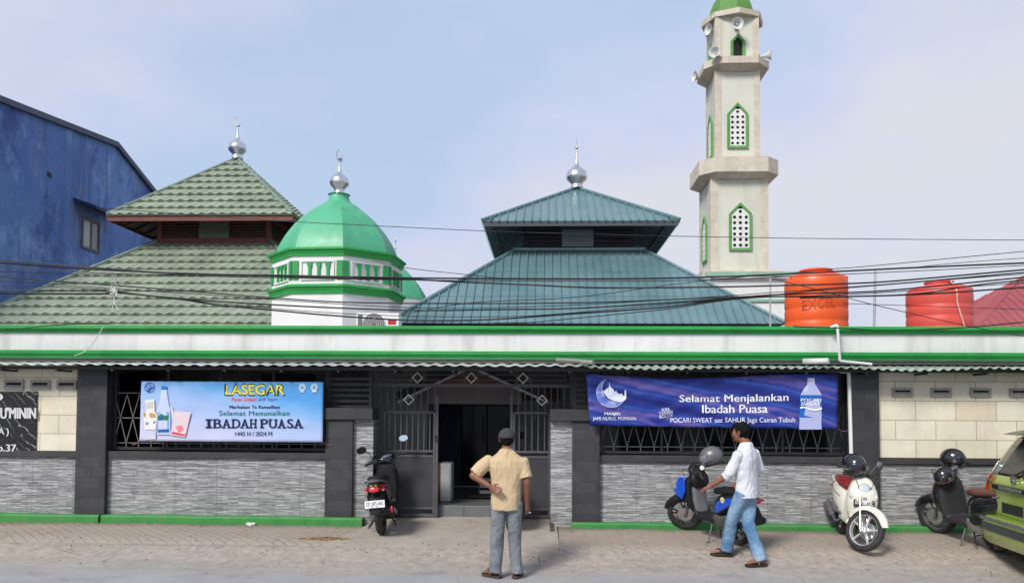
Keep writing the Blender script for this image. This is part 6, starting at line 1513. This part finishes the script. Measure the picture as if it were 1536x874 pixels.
# badge letters on the tailgate's corner
mb=MB(); 
for k in range(4): mb.box(-.004,.004,.56+k*.035,.58+k*.035,1.045,1.07)
mb.build('badge',CHROME,car)
# side windows, wheels, mirrors
SG=m_glass('dark side window',(.015,.018,.018,1),.05)
for sy in (-1,1):
    for x0,x1,x2,x3 in ((.45,.95,.30,.95),(1.0,1.85,1.0,1.85),(1.92,2.45,1.92,2.95)):
        z1,z0=1.53,1.08; mb=MB(); q=[(x0 if x0>.6 else .52,z1),(x1,z1),(x3,z0),(x2,z0)]
        mb.loft([[V((x,sy*(hw(z)+o_),z)) for x,z in q] for o_ in (-.01,.006)]); mb.build('side_window',SG,car)
    mb=MB(); mb.ball((2.95,sy*.92,1.08),.06,.10,.075,12,8); mb.build('wing_mirror',LIME_P,car,smooth=60)
    for x in (.72,3.38):
        c=(x,sy*.74,.30); mb=MB(); mb.ring_lathe([(.19,-.09),(.28,-.095),(.305,-.07),(.305,.07),(.28,.095),(.19,.09)],c,40); w=mb.build('wheel',RUB,car,smooth=40)
        mb=MB(); mb.lathe([(0,sy*.06),(.05,sy*.07),(.18,sy*.08),(.2,sy*.085),(.2,-sy*.05),(0,-sy*.05)],c,30,'Y'); mb.build('rim',ALU,w,smooth=40)
        mb=MB()
        arc=[(x+.37*math.cos(a),.30+.37*math.sin(a)) for a in [math.pi*k/16 for k in range(17)]]
        mb.prism(arc+[(x-.37,.24),(x+.37,.24)],lambda a,b:V((a,sy*(hw(.5)-.03),b)),lambda a,b:V((a,sy*(hw(.5)+.004),b))); mb.build('wheel_arch',BPL,car)
# ------------------------------------------------------------------ people
def capsule(mb,p,q,r0,r1,n=14,steps=4):
    p,q=V(p),V(q); d=(q-p).normalized(); pts=[];rs=[]
    for k in range(steps,0,-1):
        a=k/steps*math.pi/2*.98; pts.append(p-d*r0*math.sin(a)); rs.append(r0*math.cos(a))
    pts.append(p);rs.append(r0)
    for f in (.33,.66): pts.append(p.lerp(q,f)); rs.append(lerp(r0,r1,f))
    pts.append(q);rs.append(r1)
    for k in range(1,steps+1):
        a=k/steps*math.pi/2*.98; pts.append(q+d*r1*math.sin(a)); rs.append(r1*math.cos(a))
    mb.tube(pts,rs,n)
def chain(mb,pts,rs,n=14):
    for a,b,r,s in zip(pts,pts[1:],rs,rs[1:]): capsule(mb,a,b,r,s,n)
def hand(mb,wrist,direction,palm_n,side,curl=.5,k=1.0):
    """palm + five unequal bent fingers; direction from the wrist, palm_n the way the palm faces, side=+1 thumb towards +across"""
    w=V(wrist); d=V(direction).normalized(); n=(V(palm_n)-d*V(palm_n).dot(d)).normalized(); a=d.cross(n)*side
    pc=w+d*.05*k
    rings=[]
    for t,hw_,hh in ((-.01,.022,.018),(.015,.030,.017),(.05,.040,.016),(.085,.041,.013),(.098,.036,.009)):
        rings.append(ering(w+d*t*k,a*hw_*k,n*hh*k,12,2.6))
    mb.loft(rings)
    for i,(o,L,r) in enumerate(((.030,.070,.0088),(.010,.078,.0092),(-.011,.072,.0088),(-.030,.056,.0078))):
        base=w+d*.088*k+a*o*k; c=curl*(.8+.12*i); p=base; ang=c*.55
        dd=lambda an:(d*math.cos(an)+n*math.sin(an)+a*o*1.2).normalized()
        p1=p+dd(ang)*L*.48*k; p2=p1+dd(ang+c*1.0)*L*.30*k; p3=p2+dd(ang+c*1.7)*L*.24*k
        capsule(mb,p-d*.02*k,p1,r*k*1.02,r*k,8,3); capsule(mb,p1,p2,r*k,r*.93*k,8,3); capsule(mb,p2,p3,r*.93*k,r*.8*k,8,3)
    t0=w+d*.028*k+a*.026*k; t1=t0+(d*.55+a*.75+n*.25).normalized()*.040*k; t2=t1+(d*.9+a*.25+n*.3).normalized()*.030*k
    capsule(mb,t0,t1,.0125*k,.0105*k,8,3); capsule(mb,t1,t2,.0105*k,.0085*k,8,3)
    return w+d*.11*k+n*.02*k
def head(mb,c,face,up,k=1.0):
    """skull, jaw, nose, lips, brow, ears; face = forward direction"""
    c=V(c); f=V(face).normalized(); u=(V(up)-f*V(up).dot(f)).normalized(); s=f.cross(u)
    R=Matrix((f,s,u)).transposed(); P=lambda x,y,z:c+R@V((x,y,z))*k
    mb.ball(P(-.008,0,.028),.096*k,.077*k,.090*k,20,14,R); mb.ball(P(.022,0,-.035),.068*k,.060*k,.075*k,18,12,R); mb.ball(P(.052,0,-.083),.030*k,.034*k,.026*k,12,8,R)
    capsule(mb,P(.084,0,.018),P(.104,0,-.024),.009*k,.013*k,8,3); mb.ball(P(.090,.012,-.030),.012*k,.010*k,.009*k,8,6,R); mb.ball(P(.090,-.012,-.030),.012*k,.010*k,.009*k,8,6,R)
    for y in (-1,1):
        mb.ball(P(.070,y*.031,.030),.018*k,.024*k,.010*k,10,6,R); mb.ball(P(.062,y*.038,-.018),.022*k,.022*k,.018*k,10,6,R)
        mb.ball(P(-.006,y*.079,-.004),.020*k,.010*k,.032*k,10,8,R); mb.ball(P(-.014,y*.083,.008),.016*k,.012*k,.020*k,10,8,R)
    mb.ball(P(.083,0,-.053),.013*k,.024*k,.007*k,10,6,R); mb.ball(P(.080,0,-.063),.013*k,.021*k,.007*k,10,6,R)
    return P,R
def eyes(P,k,parent,skinm):
    EY=mat('eye white',(.7,.68,.64,1),.25); IR=mat('dark iris',(.03,.018,.012,1),.15); BR=BLACKHAIR
    for y in (-1,1):
        mb=MB(); mb.ball(P(.072,y*.031,.012),.0125*k,.0125*k,.0125*k,12,8); o=mb.build('eye',EY,parent,smooth=60)
        mb=MB(); mb.ball(P(.0815,y*.031,.012),.0050*k,.0055*k,.0055*k,10,6); mb.build('iris',IR,o,smooth=60)
        mb=MB(); mb.tube([P(.086,y*.014,.036),P(.086,y*.032,.041),P(.074,y*.052,.036)],[.003*k,.004*k,.002*k],6); mb.build('eyebrow',BR,parent,smooth=60)
def foot(mb,ankle,toe,r=.03):
    a,t=V(ankle),V(toe); d=(t-a); d.z=0; d.normalize(); s=V((-d.y,d.x,0)); z=t.z
    g=lambda x,y,h:V((a.x,a.y,0))+d*x+s*y+V((0,0,z+h))
    capsule(mb,a,g(-.035,0,.04),.036,.034,10,3); capsule(mb,g(-.03,0,.04),g(.09,0,.032),.036,.033,10,3); capsule(mb,g(.09,.012,.030),g(.145,.020,.022),.028,.018,10,3); capsule(mb,g(.09,-.014,.028),g(.135,-.022,.02),.026,.016,10,3)
    for i in range(5):
        y=.034-.016*i; capsule(mb,g(.135-.006*i,y,.016),g(.172-.010*i-(.0 if i else -.004),y*1.05,.013),.0125 if i==0 else .0095,.010 if i==0 else .0075,8,2)
    return g
def sandal(parent,g,sole,strap,ss):
    mb=MB(); out=[(-.085,.0),(-.075,.030),(-.03,.036),(.03,.038),(.09,.050),(.14,.050),(.18,.034),(.195,.006),(.185,-.02),(.15,-.040),(.09,-.046),(.03,-.036),(-.03,-.034),(-.075,-.028)]
    mb.loft([[g(x,y,-.022) for x,y in out],[g(x*1.01,y*1.04,-.012) for x,y in out],[g(x*1.01,y*1.04,.001) for x,y in out]]); o=mb.build('sandal',sole,parent,smooth=40)
    mb=MB(); mb.tube(catmull([g(.135,.018,.010),g(.105,.006,.058),g(.05,-.045,.036),g(.03,-.046,.0)],5),.010,8); mb.tube(catmull([g(.135,.018,.010),g(.105,.010,.058),g(.05,.050,.036),g(.03,.048,.0)],5),.010,8); mb.build('strap',strap,o,smooth=60)
def foldfn(amp,fx,fz,seed):
    def f(co):
        a=mnoise.noise(V((co.x*fx+seed,co.y*fx,co.z*fz)))*amp+mnoise.noise(V((co.x*fx*2.3,co.y*fx*2.3+seed,co.z*fz*2.6)))*amp*.5
        return a
    return f
def garment(mb,name,m,parent,voxel=.011,smooth=3,disp=None):
    r=remesh(mb,voxel,smooth,disp); return r.build(name,m,parent,smooth=75)
BLACKHAIR=mat('black hair',(.006,.0055,.0055,1),.8,0,.3,30,.2,120,spec=.12)
def haircap(P,R,k,parent,c,backlow=-.055,m=BLACKHAIR,grow=1.06,top=9):
    mb=MB(); mb.ball(P(-.016,0,.030),.099*k*grow,.080*k*grow,.094*k*grow,22,16,R); mb.ball(P(-.048,0,-.020),.052*k,.066*k,.056*k,16,12,R)
    mb.ball(P(.03,0,.075),.062*k,.066*k,.050*k,14,10,R)
    r=remesh(mb,.009,3,foldfn(.010,38,38,2))
    # trim the face: keep what lies behind and above the hairline
    Ri=R.transposed(); dele=[]
    for v in r.bm.verts:
        q=Ri@(v.co-V(c))/k
        if (q.x>.045 and q.z<.058) or (q.z<.0 and q.x>-.004) or q.z<backlow or q.z>top or (q.x>.02 and q.z<.03): dele.append(v)
    bmesh.ops.delete(r.bm,geom=dele,context='VERTS')
    return r.build('hair',m,parent,smooth=75)
# ---- man in beige, seen from behind, facing the mosque
g0=G(759,865.5); hP=1.655
t=thing('person','man in a beige short-sleeved shirt and grey jeans standing with one hand on his back','person',(g0.x,g0.y,g0.z),rad(2),local=True)
SK=m_skin('brown skin',S(142,92,66,.75)); SKD=SK
mb=MB()
hd_c=V((.0,.035,1.545)); P1,R1=head(mb,hd_c,(.05,1,-.02),(0,-.05,1),1.0)
capsule(mb,(0,.0,1.37),(0,.02,1.48),.062,.056); 
sh=[V((-.178,0,1.318)),V((.178,-.005,1.308))]
chain(mb,[V((0,.02,1.27)),V((0,.02,1.10)),V((0,0,.92))],[.075,.085,.095]); capsule(mb,sh[0]+V((0,.01,-.02)),sh[1]+V((0,.01,-.02)),.045,.045)
le,lw_=V((-.375,-.075,1.145)),V((-.185,-.150,1.035)); re,rw=V((.232,-.045,1.065)),V((.232,.03,.825))
chain(mb,[sh[0],le],[.045,.042]); chain(mb,[le,lw_],[.042,.027]); chain(mb,[sh[1],re],[.045,.041]); chain(mb,[re,rw],[.041,.027])
hand(mb,lw_,(.75,-.18,-.42),(.1,-1,.15),-1,.55); hp=hand(mb,rw,(.12,.22,-1),(-.75,.55,.05),1,.75)
lh,lk,la=V((-.09,0,.87)),V((-.10,.02,.46)),V((-.118,-.02,.085)); rh,rk,ra=V((.09,0,.87)),V((.095,.02,.46)),V((.118,-.02,.085))
chain(mb,[lh,lk,la],[.07,.05,.036]); chain(mb,[rh,rk,ra],[.07,.05,.036])
gl=foot(mb,la,V((-.118-.13,.09,.03))); gr=foot(mb,ra,V((.118+.045,.13,.03)))
body=remesh(mb,.0065,3).build('body',SK,t,smooth=80)
eyes(P1,1.0,body,SK)
SHIRT=m_cloth('beige shirt cloth',S(206,182,146,.86),.45,7)
mb=MB()
def tors(secs,n=26): mb.loft([ering(V((x,y,z)),V((a,0,0)),V((0,b,0)),n,2.35) for z,x,y,a,b in secs])
tors([(.755,.0,0,.170,.126),(.80,.0,0,.172,.127),(.95,0,0,.172,.124),(1.10,0,-.002,.183,.126),(1.24,0,-.008,.205,.130),(1.31,0,-.008,.200,.118),(1.355,0,-.004,.160,.10),(1.395,0,.002,.105,.088),(1.435,0,.008,.074,.074)])
def sleeve(a,b,r0,r1,over=.5):
    a,b=V(a),V(b); e=a.lerp(b,over); d=(b-a).normalized(); mb.tube([a-d*.03,a,a.lerp(e,.5),e],[r0*.7,r0,lerp(r0,r1,.5),r1],18)
sleeve(sh[0],le,.074,.080,.93); sleeve(sh[1],re,.074,.082,.80)
garment(mb,'shirt',SHIRT,t,.010,9,foldfn(.012,6,3,3.3))
mb=MB(); mb.ring_lathe([(.060,.0),(.070,.0),(.064,.048),(.057,.048)],(0,.008,1.40),28,'Z'); mb.build('collar',SHIRT,t,smooth=50)
JEAN=m_denim('grey faded denim',S(112,118,126,.75),S(152,157,160,.75))
mb=MB()
tors([(.84,0,0,.150,.104),(.80,0,-.006,.162,.112),(.75,0,-.004,.156,.104)])
def leg(h,k_,a,r):
    h,k_,a=V(h),V(k_),V(a); pts=[h+V((0,0,-.02)),h.lerp(k_,.4),k_,k_.lerp(a,.5),a+V((0,-.01,-.035))]; mb.tube(pts,r,20)
leg(lh,lk,la,[.092,.089,.076,.071,.074]); leg(rh,rk,ra,[.092,.089,.076,.071,.074])
garment(mb,'jeans',JEAN,t,.010,3,foldfn(.012,9,5.5,1.1))
haircap(P1,R1,1.0,body,hd_c,-.075,top=.035)
CAPM=mat('charcoal cap cloth',(.052,.053,.057,1),.9,0,.12,8,.2,80,spec=.15)
mb=MB(); mb.ball(P1(-.008,0,.030),.115,.097,.100,24,14,R1,bot=-.10); cp_=mb.build('cap',CAPM,t,smooth=70)
mb=MB(); mb.loft([[P1(x,y,z+dz) for x,y,z in ((.085,-.07,.035),(.13,-.062,.028),(.170,-.03,.022),(.180,0,.020),(.170,.03,.022),(.13,.062,.028),(.085,.07,.035),(.07,0,.04))] for dz in (0,.008)]); mb.build('cap_brim',CAPM,cp_,smooth=50)
mb=MB(); mb.ball(P1(-.006,0,.130),.010,.010,.006,10,6); mb.build('cap_button',CAPM,cp_,smooth=60)
SOLE=mat('brown sandal sole',(.06,.035,.025,1),.7); STR=mat('brown sandal strap',(.10,.05,.035,1),.6)
sandal(t,gl,SOLE,STR,-1); sandal(t,gr,SOLE,STR,1)
tip=t.matrix_world@V((.262,.075,.735)) if False else V((g0.x,g0.y,g0.z))+Matrix.Rotation(rad(2),3,'Z')@(hp+V((.0,0,-.005)))
mb=MB(); d=V((.86,-.2,.12)).normalized(); mb.cyl(tip-d*.02,tip+d*.05,.0045,None,10); lone(mb,'cigarette',mat('cigarette paper',(.78,.78,.75,1),.7),'white cigarette held in the right hand of the man in beige','cigarette',smooth=60)
# ---- man in white, walking left
g1=G(1120,842.5)
t=thing('person','man in a white long-sleeved shirt and light blue jeans walking towards the blue scooter','person',(g1.x,g1.y,g1.z),0,local=True)
f2=V((-.80,.60,0)).normalized(); l2=V((-f2.y,f2.x,0))      # facing, his left
F=lambda a,b,z:f2*a+l2*b+V((0,0,z))
mb=MB(); fh=V((-.78,.62,-.06)); hd2=V((-.055,.03,1.555)); P2,R2=head(mb,hd2,fh,(0,0,1),1.02)
capsule(mb,F(-.01,0,1.40),hd2+V((.015,-.01,-.055)),.062,.058)
s_l,s_r=F(.02,.176,1.312),F(-.02,-.176,1.318)
chain(mb,[F(.02,0,1.27),F(.02,0,1.10),F(0,0,.92)],[.075,.08,.09]); capsule(mb,s_l+V((0,0,-.03)),s_r+V((0,0,-.03)),.034,.034)
e_l,w_l=V((-.235,-.10,1.055)),V((-.425,.0,.915)); e_r,w_r=F(-.06,-.255,1.085),F(.14,-.25,.95)
chain(mb,[s_l,e_l],[.036,.040]); chain(mb,[e_l,w_l],[.041,.027]); chain(mb,[s_r,e_r],[.036,.040]); chain(mb,[e_r,w_r],[.041,.027])
hand(mb,w_l,(-.80,.25,-.42),(.15,.2,-1),-1,.45,1.02); hand(mb,w_r,F(.8,.1,-.5),F(-.3,1,-.1),1,.6)
hl,kl,al=F(0,.085,.87),V((-.165,.06,.47)),V((-.205,.16,.105)); hr,kr,ar=F(0,-.085,.87),V((.02,.00,.47)),V((.135,-.115,.10))
chain(mb,[hl,kl,al],[.07,.05,.036]); chain(mb,[hr,kr,ar],[.07,.05,.036])
zl_=gz(g1.y+.175)-gz(g1.y); zr__=gz(g1.y-.13)-gz(g1.y)
al.z+=zl_; ar.z+=zr__
g_l=foot(mb,al,al+V((-.15,.03,0))*1.0+V((0,0,-.075))); g_r=foot(mb,ar,ar+V((-.15,-.02,0))+V((0,0,-.07)))
body=remesh(mb,.0065,3).build('body',m_skin('brown skin lighter',S(150,96,68,.75)),t,smooth=80)
eyes(P2,1.02,body,SK)
haircap(P2,R2,1.02,body,hd2,-.078,grow=1.11)
WSH=m_cloth('white shirt cloth',(.62,.63,.67,1),.5,8)
def tors2(secs,n=26): mb.loft([ering(F(a_,b_,z),l2*a,f2*b,n,2.3) for z,a_,b_,a,b in secs])
mb=MB(); tors2([(.775,-.01,0,.170,.132),(.83,-.01,0,.168,.130),(.95,-.006,0,.160,.118),(1.10,0,0,.176,.120),(1.24,0,0,.198,.126),(1.31,-.002,0,.192,.114),(1.355,-.004,0,.155,.098),(1.395,-.002,0,.103,.086),(1.44,0,0,.073,.073)])
sleeve(s_l,e_l,.070,.062,1.0); sleeve(s_r,e_r,.070,.064,.98)
mb.tube([e_l.lerp(s_l,.12),e_l.lerp(w_l,.10)],[.060,.056],16); mb.tube([e_r.lerp(s_r,.1),e_r.lerp(w_r,.12)],[.062,.058],16)
garment(mb,'shirt',WSH,t,.010,8,foldfn(.013,7,4,8.3))
for e_,w_ in ((e_l,w_l),(e_r,w_r)):
    mb=MB(); d=(w_-e_).normalized(); mb.tube([e_+d*.004,e_+d*.028,e_+d*.055],[.058,.062,.058],18); mb.build('rolled_cuff',WSH,t,smooth=60)
mb=MB(); mb.ring_lathe([(.060,.0),(.070,.0),(.063,.042),(.056,.042)],F(.0,0,1.405),28,'Z'); mb.build('collar',WSH,t,smooth=50)
J2=m_denim('light blue denim',S(92,134,178,.75),S(160,188,212,.75))
mb=MB(); tors2([(.85,0,0,.142,.102),(.80,-.006,0,.152,.110),(.75,0,0,.146,.100)])
leg(hl,kl,al,[.094,.092,.076,.072,.078]); leg(hr,kr,ar,[.094,.092,.076,.072,.078])
garment(mb,'jeans',J2,t,.010,3,foldfn(.013,8,5.5,5.1))
BS=mat('black sandal',(.02,.02,.02,1),.6); BRS=mat('tan sandal strap',(.22,.12,.05,1),.6)
sandal(t,g_l,BS,BS,1); sandal(t,g_r,BS,BRS,1)
# ------------------------------------------------------------------ weeds, straw, litter
LEAF=mat('weed green',(.06,.13,.03,1),.6,0,.3,9); STRAW=mat('dry straw',(.30,.20,.11,1),.85,0,.35,20)
def leaf(mb,p,d,L,w):
    d=V(d).normalized(); s=d.cross(V((0,0,1)))
    s=s.normalized() if s.length>.05 else V((1,0,0)); n=s.cross(d)
    a=p; pts=[a,a+d*L*.35+s*w,a+d*L*.75+s*w*.7-n*L*.05,a+d*L-n*L*.15,a+d*L*.75-s*w*.7-n*L*.05,a+d*L*.35-s*w]
    mb.poly(pts)
def weed(px,py,n,h,label):
    random.seed(px); c=G(px,py); c.z+=.03; t=thing('weed',label,'weed',c)
    ms=MB(); ml=MB()
    for k in range(n):
        a=random.uniform(0,6.28); top=c+V((math.cos(a)*h*.6*random.random(),math.sin(a)*h*.3,h*random.uniform(.5,1))); ms.tube([c,(c+top)/2+V((0,0,.02)),top],.004,5)
        for j in range(7):
            f=random.uniform(.3,1); p=c.lerp(top,f); b=random.uniform(0,6.28); leaf(ml,p,(math.cos(b),math.sin(b)*.7,random.uniform(-.2,.6)),random.uniform(.05,.10),random.uniform(.014,.026))
    ms.build('stem',LEAF,t); ml.build('foliage',LEAF,t)
weed(846,781,7,.20,'green leafy weed growing by the right gate pier'); weed(838,776,3,.10,'small weed sprouting at the gate track')
def straw(px,py,n,rx,ry,h,label):
    random.seed(px+1); c=G(px,py); c.z+=.035; mb=MB()
    for k in range(n):
        a=random.uniform(0,6.28); r=math.sqrt(random.random()); p=c+V((rx*r*math.cos(a),ry*r*math.sin(a),h*(1-r)*random.random()+.006)); b=random.uniform(-.9,.9); L=random.uniform(.05,.16)
        d=V((math.cos(b),math.sin(b),random.uniform(-.12,.12))); mb.bar(p-d*L/2,p+d*L/2,random.uniform(.004,.010),.004)
    o=lone(mb,'straw_heap',STRAW,label,'straw heap'); o['kind']='stuff'
straw(891,783.5,170,.26,.12,.13,'heap of dry brown straw by the capped pillar right of the gate')
straw(489,812,150,.34,.07,.04,'dark leaf litter swept to the left corner of the driveway')
straw(930,786,40,.5,.05,.01,'scatter of dry straw along the kerb below the dark blue banner')
c=G(376,791); c.z+=.05; mb=MB(); mb.ball(c,.07,.04,.025,9,6)
for v in mb.bm.verts: v.co+=V((mnoise.noise(v.co*30),mnoise.noise(v.co*31+V((3,0,0))),mnoise.noise(v.co*29)))*.02
lone(mb,'paper_scrap',mat('white paper',(.7,.7,.7,1),.8),'crumpled white paper lying on the paving below the pale blue banner','paper')
# gate stop post and track
c=G(828,806); t=thing('gate_stop','short dark metal gate stop on the driveway edge right of the gate','gate stop',c)
p=G(828,803); q=G(826,779); mb=MB(); mb.bar(p+V((0,0,.07)),q+V((0,0,.09)),.05,.03); mb.build('rail',mat('rusty track',(.07,.06,.05,1),.7,.2,.3,8),t)
mb=MB(); mb.box(q.x-.07,q.x+.05,q.y-.05,q.y+.03,q.z+.05,q.z+.17); mb.build('block',BPL,t,bevel=.01)
# pebbles and small debris on the paving
random.seed(21)
mb=MB()
for k in range(420):
    x=random.uniform(-9,9); y=random.choice((random.gauss(10.12,.12),random.uniform(9.2,11.4),random.gauss(11.38,.05)))
    if y>11.4: continue
    r=random.uniform(.004,.014); mb.ball((x,y,gz(y)+ (.04 if y>10.2 else .006)),r*1.4,r,r*.6,5,3)
o=struct(mb,'gravel',mat('grit',(.22,.19,.16,1),.9,0,.4,30)); o['kind']='stuff'; o['label']='loose grit and pebbles strewn along the road edge'; o['category']='gravel'
# ------------------------------------------------------------------ sky, sun
SUN=V((-.45,-.72,.75)).normalized()
sl_=bpy.data.lights.new('sun','SUN'); so_=bpy.data.objects.new('sun',sl_); COL.objects.link(so_)
sl_.energy=2.05; sl_.angle=rad(15); sl_.color=(1,.96,.90)
so_.rotation_mode='QUATERNION'; so_.rotation_quaternion=V((0,0,1)).rotation_difference(SUN); so_.location=(0,0,30)
w=bpy.data.worlds.new('World'); sc.world=w; w.use_nodes=True; nt=w.node_tree
bg=nt.nodes['Background']
sky=nt.nodes.new('ShaderNodeTexSky'); sky.sky_type='NISHITA'; sky.sun_disc=False
sky.sun_elevation=math.asin(SUN.z); sky.sun_rotation=math.atan2(SUN.x,SUN.y)
sky.air_density=1.0; sky.dust_density=3.0
tc=nt.nodes.new('ShaderNodeTexCoord')
mp=nt.nodes.new('ShaderNodeMapping'); mp.inputs['Scale'].default_value=(1.6,1.6,4.2); nt.links.new(tc.outputs['Generated'],mp.inputs[0]); mp.inputs['Location'].default_value=(.35,.1,.6)
nz=nt.nodes.new('ShaderNodeTexNoise'); nz.inputs['Scale'].default_value=1.5; nz.inputs['Detail'].default_value=7; nz.inputs['Roughness'].default_value=.52; nz.inputs['Distortion'].default_value=.3; nt.links.new(mp.outputs[0],nz.inputs['Vector'])
rp=nt.nodes.new('ShaderNodeValToRGB'); nt.links.new(nz.outputs['Fac'],rp.inputs[0])
e=rp.color_ramp.elements; e[0].position=.30; e[0].color=(.86,.86,.86,1); e[1].position=.62; e[1].color=(.96,.96,.96,1)
mp2=nt.nodes.new('ShaderNodeMapping'); mp2.inputs['Scale'].default_value=(1.5,1.5,3.2); mp2.inputs['Location'].default_value=(8,3,2.5); nt.links.new(tc.outputs['Generated'],mp2.inputs[0])
n2=nt.nodes.new('ShaderNodeTexNoise'); n2.inputs['Scale'].default_value=1.1; n2.inputs['Detail'].default_value=6; nt.links.new(mp2.outputs[0],n2.inputs['Vector'])
r2=nt.nodes.new('ShaderNodeValToRGB'); nt.links.new(n2.outputs['Fac'],r2.inputs[0])
e=r2.color_ramp.elements; e[0].position=.40; e[0].color=(3.2,4.05,5.35,1); e[1].position=.62; e[1].color=(4.65,4.75,5.25,1); x_=e.new(.50); x_.color=(3.95,4.3,5.6,1)
mx=nt.nodes.new('ShaderNodeMix'); mx.data_type='RGBA'; nt.links.new(rp.outputs[0],mx.inputs[0]); nt.links.new(sky.outputs[0],mx.inputs[6]); nt.links.new(r2.outputs[0],mx.inputs[7])
nt.links.new(mx.outputs[2],bg.inputs['Color']); bg.inputs['Strength'].default_value=.088
sc.view_settings.view_transform='Standard'; sc.view_settings.look='None'; sc.view_settings.gamma=1; sc.view_settings.use_curve_mapping=False
sc.view_settings.exposure=.85
sc.cycles.max_bounces=6; sc.cycles.use_denoising=True
